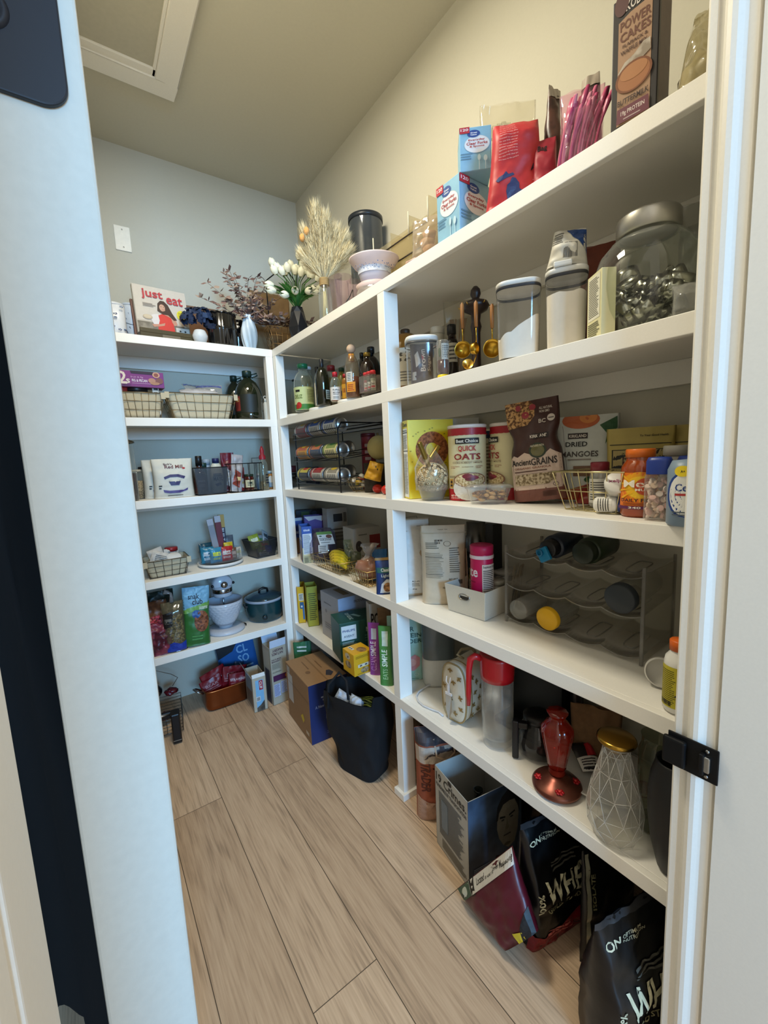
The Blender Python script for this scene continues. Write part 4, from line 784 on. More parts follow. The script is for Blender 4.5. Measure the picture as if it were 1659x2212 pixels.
bottle('vitamin_bottle', 'white vitamin bottle with a yellow label and an orange cap beside the door jamb', 'vitamin bottle', p, [(.0001, 0), (R-.004, 0), (R, .005), (R, h*.68), (R*.92, h*.76), (R*.62, h*.83), (R*.62, h*.88)], mat('e9e6de', .35), (capp(R*.68, h*.86, h), mat('d8641a', .4)), None, (h*.09, h*.66, R+.0004, 1.5, 'c3b52c', [('l', -.45, .08, .0, .92, 18, '5c5618'), ('l', .05, .3, .4, .92, 10, '5c5618'), ('b', -.4, .04, -.1, .16, INK), ('r', -.02, .3, .03, .34, '1c1a18')], -.1), rz=camrz(p), seg=40)
# ---- shelf 2: protein pouch, humidifier, lunch bag, pitcher, feeder, carafe, crock
p = Vector((1.022, 1.338, ZS[2])); pouch('protein_pouch', 'mint green protein powder pouch just right of the divider post', 'protein pouch', p, camrz(p, .05), .155, .275, .065, mat('9fc9be', .45), [('t', 'CLEAR', -.36, .77, .22, .835, '23514a'), ('t', 'PROTEIN', -.40, .68, .42, .745, '23514a'), ('t', 'POWDER', -.40, .60, .42, .66, '23514a'), ('t', 'HONEY\nMELON', -.2, .5, .1, .57, '6aa096'), ('p', [(-.12, .3), (.05, .38), (.22, .42), (.36, .36), (.34, .24), (.18, .17), (-.02, .18), (-.14, .24)], mat('c98a90', .5)), ('e', .12, .30, .13, .06, mat('d9a8a4', .5)), ('n', .0, .09, .07, .035, .12, 'e4efea'), ('n', .24, .1, .06, .03, .12, 'e4efea'), ('r', -.35, .025, .3, .03, '2a6a60')], seed=51, crump=.004, full=.6)
def humid():
    p = Vector((1.105, 1.235, ZS[2])); t = thing('humidifier', 'white humidifier with a smoky translucent tank and a white cable', 'humidifier', p, camrz(p, .1))
    G().lathe([(.0001, 0), (.060, 0), (.066, .01), (.067, .09), (.066, .115)], mat('d2d0c8', .4), 44, sx=1, sy=.85, p=3.4).build('base', t)
    G().lathe([(.066, .1155), (.067, .13), (.067, .27), (.06, .29), (.0001, .292)], clear('9aa6aa', .45, .2, '7e8a8e', .4), 44, sx=1, sy=.85, p=3.4).build('water_tank', t)
    P = [(-.055, -.02, .015), (-.09, -.012, .006), (-.125, -.018, .004), (-.15, -.035, .004), (-.166, -.065, .004), (-.170, -.10, .004), (-.162, -.135, .004), (-.152, -.165, .004), (-.155, -.19, .004)]
    G().tube(P, .0034, mat('d8dade', .4), 8, M=Matrix.Rotation(-camrz(p, .1), 4, 'Z')).build('power_cable', t)
humid()
def lunch():
    c = Vector((1.035, 1.005, ZS[2]+.004)); t = thing('lunch_bag', 'cream quilted lunch bag with gold bees and a white strap clip', 'lunch bag', c, AR+.12); W, D, H = .105, .15, .21; cm = mat('d8cfba', .6, var=.05, bump=.2, scale=90)
    def sec(a, y):
        th = 2*pi*a; e = .5; x = math.copysign(abs(cos(th))**.62, cos(th))*W/2; z = math.copysign(abs(sin(th))**.62, sin(th))
        z = H*.5+z*H*.5; return (x*(1 if z < H*.6 else .97), y, z)
    g = G(); g.grid(lambda a, b: sec(a, -D/2+D*b), 40, 8, cm, wrap=True)
    for s in (-1, 1): g.grid(lambda a, b: (sec(a, 0)[0]*b, s*(D/2+.008*(1-b*b)), H/2+(sec(a, 0)[2]-H/2)*b), 40, 5, cm, wrap=True)
    g.build('bag_body', t)
    for y in (-D/2, -D*.36, -D/2-.0): pass
    G().tube([sec(a/40, -D/2) for a in range(40)], .0028, mat('9a8458', .5), 6, True).build('piping', t)
    G().tube([sec(a/40, -D*.30) for a in range(40)], .0022, mat('8a7448', .4, .4), 6, True).build('zipper', t)
    bee = mat('9c7f48', .45, .3); rr = random.Random(3); g = G()
    def b1(fn, x, y, an):
        for (dx, dy, rx, ry, ra) in ((0, 0, .0035, .0075, 0), (-.006, .003, .0055, .0028, .5), (.006, .003, .0055, .0028, -.5), (0, .008, .0025, .0025, 0)):
            vs = []
            for k in range(10):
                q = 2*pi*k/10; X, Y = rx*cos(q), ry*sin(q); X, Y = X*cos(ra)-Y*sin(ra)+dx, X*sin(ra)+Y*cos(ra)+dy; vs.append(fn(x+X*cos(an)-Y*sin(an), y+X*sin(an)+Y*cos(an)))
            g.add(vs, [tuple(range(10))], bee)
    for i, (x, z) in enumerate([(-.03, .05), (.012, .035), (-.005, .085), (.035, .10), (-.035, .125), (.005, .145), (-.01, .185), (.035, .06), (.03, .165)]): b1(lambda a, b: (a, -D/2-.0095+.008*((a/(W/2))**2*.5+((b-H/2)/(H/2))**2*.5), b), x, z, rr.random()*3)
    for i in range(12): b1(lambda a, b: (W/2+.0012, a, b), -D*.3+D*.6*((i*.37) % 1), .03+.15*(i/12), rr.random()*3)
    g.build('bee_print', t, weld=False)
    G().tube([(0, -.02, H), (-.01, -.04, H+.018), (-.015, -.01, H+.026), (0, .03, H+.02), (.0, .05, H)], .005, mat('b3a684', .6), 8).build('top_handle', t)
    x, y = -.012, -D/2-.013
    G().tube([(x-.008, y, .165), (x-.008, y-.004, .148), (x, y-.004, .138), (x+.008, y-.004, .148), (x+.008, y, .165)], .0022, mat('e6e6ea', .35)).build('strap_clip', t)
    G().box(x-.004, x+.004, y-.005, y, .105, .14, mat('e6e6ea', .35)).build('clip_gate', t, bev=.001)
    G().box(x-.014, x+.014, y-.004, y, .098, .108, mat('e6e6ea', .35)).build('clip_bar', t, bev=.001)
    G().add([(x-.013, y-.003, .10), (x+.013, y-.003, .10), (x+.022, y-.012, .05), (x+.006, y-.012, .012), (x-.006, y-.011, .05)], [(0, 1, 2, 3, 4)], mat('aca69a', .6)).build('strap', t)
lunch()
def pitcher():
    p = Vector((.995, .836, ZS[2])); R = .050; h = .30; t = thing('pitcher', 'tall clear pitcher with a red lid and handle', 'pitcher', p, camrz(p))
    G().lathe([(.0001, .002), (R*.8, .002), (R*.95, .008), (R*.97, .03), (R, .10), (R, .225), (R*.99, .226), (R*.96, .1), (R*.93, .03), (.0001, .01)], clear('fbfbfa', .05, .04, 'f0eee8', .25), 48).build('pitcher_body', t)
    rd = clear('c01a22', .75, .15, 'b8141e', .2); rdm = mat('b8171f', .3, coat=.3)
    G().lathe([(R*1.0, .222), (R*1.03, .222), (R*1.05, .24), (R*1.08, .29), (R*1.06, h), (R*.98, h+.002), (R*.8, h-.006), (.0001, h-.006)], rdm, 48).build('lid', t)
    G().tube([(-R*.95, -.01, h-.014), (-R*1.35, -.018, h-.004), (-R*1.62, -.02, h-.014), (-R*1.72, -.022, h-.05), (-R*1.78, -.022, h-.13), (-R*1.8, -.02, h-.17)], [.011, .011, .011, .0095, .0085, .007], rdm, 10).build('handle', t)
pitcher()
# coffee carafe and dark appliance behind
p = Vector((1.125, .792, ZS[2])); t = thing('coffee_maker', 'black coffee maker pushed to the back behind the pitcher', 'coffee maker', p+Vector((.03, .02, .003)), AR)
g = G().box(-.10, .10, .0, .06, 0, .29, BLACKP); g.box(-.10, .10, -.08, .0, .23, .29, BLACKP); g.box(-.10, .10, -.085, 0, 0, .02, BLACKP); g.build('housing', t, bev=.002)
G().box(-.03, .03, -.082, -.08, .24, .27, mat('55565a', .4)).build('control_panel', t); G().tube([(-.06, -.01, .2), (-.06, -.01, .22)], .02, mat('77787c', .3, .8), 16).build('brew_nozzle', t)
p = Vector((1.055, .728, ZS[2])); t = thing('coffee_carafe', 'glass coffee carafe with an upright black handle beside the pitcher', 'carafe', p, camrz(p))
G().lathe([(.0001, .002), (.045, .002), (.06, .012), (.062, .045), (.05, .095), (.042, .11)], clear('b8b6b4', .15, .05, '55555a', .5), 40).build('glass_bowl', t)
G().lathe([(.043, .108), (.045, .108), (.045, .124), (.03, .132), (.0001, .133)], BLACKP, 36).build('lid', t)
G().box(-.075, -.056, -.055, -.035, .002, .125, BLACKP).build('handle', t, bev=.004); G().box(-.07, -.03, -.05, -.03, .10, .118, BLACKP).build('handle_bracket', t, bev=.003)
# hummingbird feeder
def feeder():
    p = Vector((.972, .612, ZS[2])); t = thing('hummingbird_feeder', 'red glass hummingbird feeder on a bronze flower base', 'bird feeder', p, camrz(p)); rd = clear('d8503a', .30, .04, 'a8200c', .45)
    cu = mat('6b3a2e', .3, .7, col2='7a4a3c', scale=20)
    G().lathe([(.0001, .001), (.058, .001), (.064, .006), (.065, .014), (.060, .019), (.045, .027), (.03, .036), (.02, .043), (.0001, .044)], cu, 48).build('base_tray', t)
    G().lathe([(.0001, .044), (.019, .044), (.022, .05), (.020, .062), (.024, .066)], mat('8c2a1c', .3, .3), 32).build('bottle_collar', t)
    pr = [(.022, .064), (.024, .072), (.029, .10), (.036, .135), (.041, .165), (.040, .180), (.032, .192), (.022, .200), (.019, .207), (.021, .215), (.026, .221), (.027, .226), (.0001, .227)]
    G().lathe(pr, rd, 48, flute=(8, .035)).build('glass_bottle', t)
    G().lathe([(.0001, .066), (.020, .066), (.026, .10), (.032, .130), (.0001, .131)], clear('b03020', .75, .1, '9c2418', .2), 32).build('nectar', t)
    for i in range(4):
        a = -pi/2+.15+i*pi/2; cx, cy, z = .048*cos(a), .048*sin(a), .0275; g = G()
        for k in range(6): b = k*pi/3; g.ell((cx+.0075*cos(b), cy+.0075*sin(b), z-.001), .0048, .0048, .003, mat('a8141c', .25), 10)
        g.ell((cx, cy, z+.001), .004, .004, .003, mat('d8403a', .3), 10); g.build('feeding_flower', t)
feeder()
# faceted carafe with gold lid
def carafe():
    p = Vector((.952, .447, ZS[2])); t = thing('glass_carafe', 'faceted clear glass carafe with a round gold lid', 'carafe', p, camrz(p)); g = G(); n = 10; gl = clear('eeeeea', .12, .03, 'dedcd6', .75)
    rings = [(.046, .002), (.060, .035), (.062, .07), (.054, .12), (.040, .17), (.030, .215), (.029, .232), (.032, .236)]
    vs = []
    for j, (r, z) in enumerate(rings): vs += [(r*cos(2*pi*(k+.5*(j % 2))/n), r*sin(2*pi*(k+.5*(j % 2))/n), z) for k in range(n)]
    fs = []
    for j in range(len(rings)-1):
        for k in range(n):
            a, b, c, d = j*n+k, j*n+(k+1) % n, (j+1)*n+k, (j+1)*n+(k+1) % n
            fs += [(a, b, c), (b, d, c)] if j % 2 == 0 else [(a, b, d), (a, d, c)]
    g.add(vs, fs, gl); g.add(vs[:n], [tuple(range(n))[::-1]], gl); g.build('glass_body', t)
    G().tube([(.032*cos(a), .032*sin(a), .2365) for a in [i*pi/12 for i in range(24)]], .0025, gl, 8, True).build('rim', t)
    G().lathe([(.026, .225), (.031, .24), (.041, .243), (.043, .247), (.042, .251), (.038, .254), (.0001, .255)], mat('b08a3a', .22, 1), 48).build('gold_lid', t)
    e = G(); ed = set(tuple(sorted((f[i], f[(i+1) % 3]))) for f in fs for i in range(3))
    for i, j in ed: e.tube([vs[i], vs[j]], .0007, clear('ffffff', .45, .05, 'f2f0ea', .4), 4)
    e.build('added_facet_glints', t, weld=False)  # bright lines added along the edges, standing in for light on the facets
carafe()
p = Vector((.955, .327, ZS[2])); t = thing('tall_crock', 'tall matt black crock with a wide mouth beside the door jamb', 'crock', p, camrz(p))
G().lathe([(.0001, 0), (.020, 0), (.026, .01), (.040, .07), (.047, .13), (.048, .18), (.044, .225), (.036, .255), (.0355, .262), (.033, .262), (.0325, .25), (.040, .18), (.020, .02), (.0001, .018)], mat('17181a', .45), 48).build('crock_body', t)
p = Vector((1.045, .395, ZS[2])); t = thing('glass_jar', 'green-tinted glass jar rim behind the black crock', 'jar', p, 0); G().lathe([(.0001, .002), (.036, .002), (.040, .01), (.040, .2), (.034, .22), (.034, .24), (.036, .242)], clear('c8ccb8', .12, .05, '8a8e78', .5), 36).build('jar', t)
# platter, wrapped food and other things at the back of shelf 2
p = Vector((1.115, .545, ZS[2])); t = thing('white_platter', 'large white oval platter lying flat behind the feeder and carafe', 'platter', p, .5)
G().lathe([(.0001, .004), (.09, .004), (.12, .012), (.124, .016), (.118, .016), (.088, .009), (.0001, .009)], mat('d9d7d0', .3), 48, sx=1.0, sy=1.15).build('platter', t)
p = Vector((1.075, .565, ZS[2]+.026)); packet('snack_packet', 'black, white and red snack packet lying on the white platter', 'snack packet', p, camrz(p, .5), .06, .085, .02, mat('1a1618', .3), [('r', -.5, .0, .5, .45, 'd8d4cc'), ('p', [(0, .45), (.5, .5), (.5, .95), (.1, .9)], RED), ('l', -.4, .05, .4, .4, 4, '3a3638')], tilt=(-1.2, 0), seed=17)
p = Vector((1.125, .455, ZS[2]+.02)); t = thing('red_bottle_cap', 'red screw cap resting on the platter near the back', 'cap', p, camrz(p)); G().lathe([(.0001, 0), (.018, 0), (.020, .002), (.020, .014), (.016, .014)], mat('8c1a26', .35), 28, M=Matrix.Rotation(pi/2-.5, 4, 'X')).build('cap', t)
for i, (u, d, hh, r, col) in enumerate(((1190, .30, .25, .022, '77767a'), (1215, .31, .27, .022, '4a484c'), (1245, .30, .26, .02, '8a8688'))):
    q = Rt(2, u, d); bottle('steel_bottle', ('polished steel bottle, left of three against the wall', 'dark bottle, middle of the three against the wall', 'pale steel bottle, right of three against the wall')[i], 'bottle', q, body(r, hh*.85, r*.6, hh*.08), mat(col, .25, .9), (capp(r*.65, hh*.9, hh), BLACKP), group='steel bottles at the back of the shelf')
p = Rt(2, 1285, .27); pouch('paper_bag', 'brown paper bag crumpled against the wall behind the feeder', 'paper bag', p, camrz(p), .14, .16, .06, mat('8c6a48', .8, var=.2), seed=71, crump=.012)
# ---- floor, right near
def tjbag():
    p = Vector((.985, 1.105, ZS[0])); t, fn = pouch('paper_shopping_bag', 'orange and grey printed paper shopping bag next to the divider post', 'shopping bag', p, camrz(p, .35), .20, .36, .11, mat('a5563a', .7, var=.2), [('r', -.5, .66, .5, .84, 'b8a898'), ('p', [(-.4, .7), (0, .78), (.5, .68), (.5, .8), (-.1, .84)], '4a4244'), ('t', 'TRADER', -.46, .34, -.30, .66, '4e1e14', 270), ('t', "JOE'S", -.26, .4, -.12, .62, '4e1e14', 270), ('p', [(-.5, .0), (.5, 0), (.5, .3), (.1, .38), (-.2, .22), (-.5, .26)], 'b08a74'), ('r', -.5, .86, .5, 1, '3a3438')], seed=61, crump=.010, full=.9)
    G().tube([(-.04, -.045, .33), (-.035, -.06, .27), (.0, -.066, .25), (.035, -.06, .27), (.04, -.045, .33)], .004, mat('c7a98e', .7)).build('paper_handle', t)
tjbag()
def winebox():
    b = Vector((.842, .825, 0)); a = Vector((.873, 1.010, 0)); cc = Vector((1.055, .800, 0)); W = .185; D = .215; H = .300
    ang = math.atan2((b-a).y, (b-a).x); n = Vector((-sin(ang), cos(ang), 0)); c = (a+b)/2+n*D/2; m = mat('b3b2ac', .5, var=.12, scale=8)
    el = [('t', '19 Crimes.', -.46, .84, .46, .945, '15171c'), ('e', -.02, .965, .06, .03, '15171c'), ('t', 'PUNISHABLE BY TRANSPORTATION', -.46, .775, .46, .82, '1c1e24'), ('l', -.38, .2, .4, .74, 26, '3c444c'), ('l', -.3, .05, .45, .17, 6, '5a564a'), ('r', -.3, .3, -.1, .66, mat('6c7882', .5))]
    sk = mat('98917f', .6, var=.2); hr = mat('1e1f22', .7)
    fc = [('r', -.5, 0, .5, 1, mat('46566a', .5, col2='2a3442', scale=7)), ('p', [(-.0, .22), (.42, .12), (.5, .3), (.5, .0), (-.1, .0)], '141518'), ('p', [(.02, .52), (.06, .4), (.14, .3), (.24, .24), (.36, .28), (.42, .42), (.44, .6), (.42, .76), (.34, .84), (.2, .86), (.08, .78), (.03, .66)], sk),
          ('p', [(.0, .62), (.03, .78), (.12, .88), (.24, .94), (.38, .92), (.46, .82), (.46, .6), (.42, .7), (.36, .79), (.26, .80), (.14, .78), (.06, .70), (.04, .62)], hr), ('p', [(.07, .63), (.18, .615), (.18, .635), (.08, .655)], hr), ('p', [(.25, .615), (.37, .64), (.36, .66), (.25, .635)], hr), ('e', .13, .60, .03, .010, '24242a'), ('e', .30, .60, .03, .010, '24242a'), ('p', [(.21, .6), (.25, .48), (.17, .47)], mat('7a7460', .6)), ('r', .14, .405, .28, .42, '3a3028'), ('e', .21, .30, .06, .02, mat('5e5848', .6)), ('l', -.42, .14, -.08, .2, 3, '7a828a')]
    t = carton('wine_box', 'open grey-blue wine carton printed with a man\'s portrait and old lettering', 'carton', (c.x, c.y, ZS[0]), ang, W, D, H, m, {'f': el, 'r': fc}, open_top=True)
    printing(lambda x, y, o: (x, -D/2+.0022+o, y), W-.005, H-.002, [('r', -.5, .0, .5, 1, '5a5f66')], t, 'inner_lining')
    q = Vector((c.x-.005, c.y-.01, ZS[0]+.004)); bottle('wine_bottle', 'dark wine bottle standing inside the open wine carton', 'wine bottle', q, [(.0001, 0), (.036, 0), (.037, .004), (.037, .13), (.034, .15), (.015, .175), (.0135, .23), (.0155, .231), (.0155, .237), (.012, .237)], clear('5a6a60', .3, .03, '2a322e', .6), None, None, (.03, .11, .0375, 1.4, 'b8b0a0', [('l', -.4, .1, .4, .9, 8, '44423e')]), rz=camrz(q))
winebox()
def maroon():
    e1 = Vector((.05, -.195, .295)).normalized(); zl = Vector((.06, .83, .55)); zl = (zl-e1*zl.dot(e1)).normalized(); yl = zl.cross(e1)
    W, H, D = .15, .165, .055; c = Vector((.822, .712, .212))-zl*H-e1*.055; m = mat('5e1526', .35, var=.25, scale=18)
    t, fn = pouch('coffee_bag', 'maroon coffee bag lying slanted, with a white printed top band and black strap', 'coffee bag', c, 0, W, H, D, m, [('r', -.49, .80, .49, .99, 'd6d4ce'), ('t', 'Located in the Historic Meatpacking', -.12, .84, .48, .95, INK), ('p', [(-.49, .80), (-.25, .80), (-.25, .99), (-.49, .99)], '3f5a4a'), ('e', -.36, .9, .05, .06, 'c8d0c6'), ('e', -.43, .87, .03, .04, '2a3a30'), ('r', -.24, .78, -.16, 1.0, '111112'), ('p', [(.1, .0), (.3, 0), (.3, .1), (.1, .14)], 'c9ac2a'), ('p', [(.22, 0), (.5, 0), (.5, .3), (.3, .14)], '15181c')], seed=62, crump=.008, full=.8, topw=2.1)
    t.rotation_euler = Matrix(((e1.x, yl.x, zl.x), (e1.y, yl.y, zl.y), (e1.z, yl.z, zl.z))).to_euler()
maroon()
def whey(c, rz, label, seed, W=.25, H=.37, tilt=(0, 0), flip=False):
    bk = mat('0b0b0d', .3, var=.3, bump=.1)
    el = [('p', [(-.5, .0), (.5, 0), (.5, .28), (.3, .24), (0, .20), (-.3, .14), (-.5, .16)], mat('8a1a20', .35, var=.3)), ('l', -.3, .1, .1, .18, 3, 'c86a60'), ('t', 'ON', -.44, .83, -.26, .875, 'c8c2a2'), ('t', 'OPTIMUM\nNUTRITION', -.24, .83, .04, .875, '9a957c'), ('t', '100%', -.44, .34, -.36, .5, 'c8c2a2', 90), ('t', 'WHEY', -.33, .40, .42, .58, 'cbc5a4'), ('t', 'GOLD STANDARD', -.3, .32, .4, .36, '8c8562'), ('l', -.2, .62, .3, .7, 3, '4a4840')]
    return pouch('protein_bag', label, 'protein bag', c, rz, W, H, .11, bk, el, seed=seed, crump=.010, full=.45, p=7, tilt=tilt, seal=(.955, mat('2a2a2c', .3)))
p = Vector((.965, .622, ZS[0])); whey(p, -.18, 'black WHEY protein bag standing between the maroon bag and the front bag', 63, .23, .36)
p = Vector((.905, .375, ZS[0])); t, fn = whey(p, -.22, 'nearest black WHEY protein bag, by the door jamb', 64, .25, .345)
p = Vector((1.02, .490, ZS[0])); pouch('foil_bag', 'narrow black bag with a pale foil edge between the two WHEY bags', 'food bag', p, -.3, .18, .33, .04, mat('121213', .3), [('r', -.46, .05, -.40, .97, mat('b8b49a', .3, .4)), ('t', 'ISOLATE', -.38, .5, -.32, .8, '8c8862', 90)], seed=66, crump=.008)
p = Vector((1.175, .95, ZS[0])); pouch('garbage_bag', 'plain black bag slumped in the dark behind the wine carton', 'bag', p, AR, .20, .24, .12, mat('0c0c0d', .4), seed=67, crump=.02)
p = Vector((1.19, .66, ZS[0])); pouch('garbage_bag', 'plain black bag slumped in the dark behind the WHEY bags', 'bag', p, AR, .20, .26, .10, mat('0c0c0d', .4), seed=68, crump=.02)
# ================================================================ top shelf, along the back wall
def BW(k, u0, u1, d): return Bk(k, u1, d).x-Bk(k, u0, d).x
def RW(k, u0, u1, d): return Rt(k, u0, d).y-Rt(k, u1, d).y
p = Bk(6, 251, .09); h = hup(p, 657); w = .047
el = []; rr = random.Random(5); bl = ('3a4f7c', '5a7396', '2e3c5e')
for i in range(26):
    x, y = rr.random()-.5, rr.random(); 
    for k in range(5): el.append(('e', x*.95+.03*cos(k*1.26), y*.9+.05+.022*sin(k*1.26), .016, .014, bl[i % 3]))
bottle('floral_canister', 'white canister with blue flowers at the left end of the top shelf', 'canister', p, [(.0001, 0), (w-.003, 0), (w, .004), (w, h*.9), (w-.004, h*.92)], mat('d8dade', .35), ([(w-.004, h*.91), (w, h*.92), (w, h*.985), (w-.01, h), (.0001, h)], mat('d3d6da', .35)), None, (.0, h*.9, w+.0003, 1.5, None, el), rz=camrz(p), p=3)
p = Bk(6, 292, .20); h = hup(p, 660); bottle('white_jar', 'plain white jar with a dark wire ring behind the floral canister', 'jar', p, body(.052, h-.012, .046, .002, sh=.02), mat('c3cad2', .3), (capp(.046, h-.012, h), mat('c3cad2', .3))); t = [o for o in C.objects if o.type == 'EMPTY'][-1]
G().tube([(.0535*cos(a), .0535*sin(a), h*.5+.012*cos(a*2)) for a in [i*pi/10 for i in range(20)]], .001, BLKM, 5, True).build('wire_ring', t)
def cookbook():
    c = Bk(6, 362, .085); th = .16; t = thing('cookbook_stand', 'dark wood cookbook stand with a brass plaque on the top shelf', 'book stand', c, .10); W = .255
    rb = mat('5e2a1c', .35, var=.2); ol = mat('4d4226', .4, var=.15)
    B = Matrix.Translation((0, .045, .004)) @ Matrix.Rotation(-th, 4, 'X')
    G().box(-W*.5, -W*.5+.03, .0, .012, 0, .20, rb, B).build('back_board', t, bev=.002); G().box(W*.5-.045, W*.5-.012, .0, .012, 0, .14, rb, B).build('back_board', t, bev=.002); G().box(-W*.5+.02, W*.5-.02, .004, .010, 0, .12, rb, B).build('back_panel', t)
    g = G(); g.box(-W*.47, W*.53, -.02, .04, .0, .035, ol); g.box(-W*.47, W*.53, -.022, -.012, .03, .05, ol); g.build('book_ledge', t, bev=.003)
    G().box(-.025, .055, -.0235, -.022, .012, .028, mat('8a8070', .3, .7)).build('plaque', t)
    bk = thing('cookbook', 'cookbook with a red handwritten title and a woman in red, on the wooden stand', 'book', c+Vector((0, .02, .038)), .10, tilt=(-th, 0)); w, H, D = .235, .232, .022
    G().box(-w/2, w/2, .001, D-.001, .002, H-.002, 'd8d2c4').build('pages', bk); g = G(); g.box(-w/2-.002, w/2, 0, .0012, 0, H, 'c4bbae'); g.box(-w/2-.002, w/2, D-.0012, D, 0, H, 'c4bbae'); g.box(-w/2-.003, -w/2-.001, 0, D, 0, H, 'cfc6b8'); g.build('cover', bk)
    el = [('r', -.5, 0, .5, 1, mat('c9bfb2', .5)), ('r', -.5, 0, .5, .24, mat('6e6558', .6, col2='8d8474', scale=30)), ('r', -.5, .24, .5, .27, 'b8ada0'), ('r', .22, .06, .48, .2, 'c8c4ba'), ('e', .30, .13, .02, .02, '3a3632'), ('e', .40, .13, .02, .02, '3a3632'), ('r', .30, .27, .36, .40, 'b0a8a0'), ('e', .40, .34, .05, .07, 'b9a49a'),
          ('p', [(-.14, .0), (.2, .0), (.18, .3), (.16, .44), (.0, .46), (-.1, .40), (-.12, .2)], mat('d0342c', .5)), ('p', [(-.22, .40), (-.1, .44), (-.08, .3), (-.12, .18), (-.2, .2), (-.24, .3)], 'd8d0cc'), ('p', [(.14, .44), (.24, .36), (.26, .26), (.2, .22), (.16, .3)], 'c08a72'), ('p', [(-.24, .2), (-.08, .22), (.02, .26), (0, .2), (-.2, .14)], 'c08a72'), ('p', [(.02, .44), (.14, .56), (.2, .40), (.16, .38)], 'c08a72'),
          ('p', [(-.10, .5), (-.08, .66), (-.02, .73), (.05, .73), (.12, .66), (.18, .5), (.26, .36), (.2, .34), (.1, .44), (.0, .44)], mat('3a241c', .5)), ('e', .0, .58, .055, .075, 'c79a82'), ('e', .02, .54, .035, .025, 'b98a74'), ('e', -.02, .6, .01, .006, '3a2a26'), ('e', .03, .6, .01, .006, '3a2a26'),
          ('e', -.3, .34, .09, .05, 'b8a68c'), ('e', -.3, .35, .07, .035, 'c9b89c'), ('e', .37, .47, .10, .115, 'ddd02c'), ('l', .30, .40, .44, .54, 6, '8a8420'), ('l', -.36, .56, -.12, .64, 3, '8a8078'),
          ('t', 'just', -.36, .71, .04, .93, 'b8323a'), ('t', 'eat', .10, .68, .42, .86, 'b8323a')]
    printing(face('f', w, 0, H), w, H, el, bk, 'cover_print')
cookbook()
p = Bk(6, 432, .26); t = thing('wooden_tray', 'brown wooden tray leaning against the wall behind the blue flowers', 'tray', p, 0); G().box(-.11, .11, 0, .012, 0, hup(p, 662), mat('7c5230', .5, var=.15)).build('tray_panel', t, bev=.002); g = G().box(-.07, -.04, -.004, 0, hup(p, 675), hup(p, 668), '3a2414'); g.build('handle_slot', t); G().box(.03, .06, -.004, 0, hup(p, 675), hup(p, 668), '3a2414').build('handle_slot', t)
def petal_flower(g, c, R, m, n=26, seed=1, pw=.45):
    rr = random.Random(seed)
    for i in range(n):
        a, b = rr.random()*6.28, rr.random()*2.2; d = Vector((sin(b)*cos(a), sin(b)*sin(a), cos(b))); x = d.orthogonal().normalized(); y = d.cross(x); o = Vector(c)+d*R; s = R*pw
        g.add([o-x*s, o-y*s+d*s*.3, o+x*s, o+y*s+d*s*.3, o+d*s*.25], [(0, 1, 4), (1, 2, 4), (2, 3, 4), (3, 0, 4)], m, True)
p = Bk(6, 434, .05); t = thing('hydrangea_vase', 'dark blue artificial hydrangea in a small white textured vase', 'flower vase', p, 0); h = hup(p, 668); hv = hup(p, 714)
G().lathe([(.0001, 0), (.022, 0), (.034, hv*.4), (.036, hv*.6), (.028, hv*.92), (.024, hv), (.02, hv)], mat('cdd0d2', .5, bump=1, scale=50), 32).build('vase', t)
g = G()
for i, (x, y, z) in enumerate(((-.012, -.01, .72), (.03, 0, .70), (.0, .0, .84), (-.03, .01, .82), (.022, -.012, .84), (.05, .005, .62), (-.045, 0, .68))): petal_flower(g, (x*1.15, y, h*z), .030, ('1e2e4c', '263a5c', '17243e')[i % 3] and mat(('1e2e4c', '263a5c', '17243e')[i % 3], .6), 22, i, .55)
g.build('blossoms', t, weld=False)
def blackcan(u, d, vt, w, label):
    p = Bk(6, u, d); h = hup(p, vt); R = wid(p, w)/2; t = thing('black_canister', label, 'canister', p, 0, 'black scalloped canisters'); m = mat('0e0e10', .12, coat=.8)
    G().lathe([(.0001, 0), (R*.92, 0), (R, .01), (R, h*.46), (R*1.02, h*.48), (R, h*.50), (R, h*.88), (R*.9, h*.95), (R*.5, h*.99), (.0001, h)], m, 72, flute=(18, .018)).build('canister_body', t)
    for z, nm in ((h*.49, 'scallop_band'), (h*.90, 'scallop_rim')):
        G().tube([(R*1.01*cos(a), R*1.01*sin(a), z+.006*abs(sin(a*7))) for a in [i*2*pi/84 for i in range(84)]], .0045, m, 6, True).build(nm, t)
blackcan(483, .085, 676, 62, 'glossy black scalloped canister beside the blue hydrangea'); blackcan(520, .20, 692, 38, 'smaller black scalloped canister tucked behind the white marbled vase')
p = Bk(6, 541, .05); h = hup(p, 681); t = thing('eucalyptus_vase', 'white marbled vase with a spray of dusty purple eucalyptus', 'flower vase', p, 0); R = .040
def mv(a, b):
    r = R*(.72+.32*sin(pi*min(1, b*1.15))**1.0)*(1-.25*max(0, b-.6)*2) + .003*sin(a*2*pi*7+b*4); return (r*cos(2*pi*a), r*sin(2*pi*a)*.8, b*h)
g = G(); g.grid(mv, 56, 16, mat('c9d4dc', .35, col2='9fb0bc', scale=14, stretch=(1, 1, .3)), wrap=True); g.build('vase', t)
g = G(); gl = G(); rr = random.Random(9); lm = [mat('8a6c62', .7), mat('9c8274', .7), mat('705550', .7), mat('aa9484', .7)]
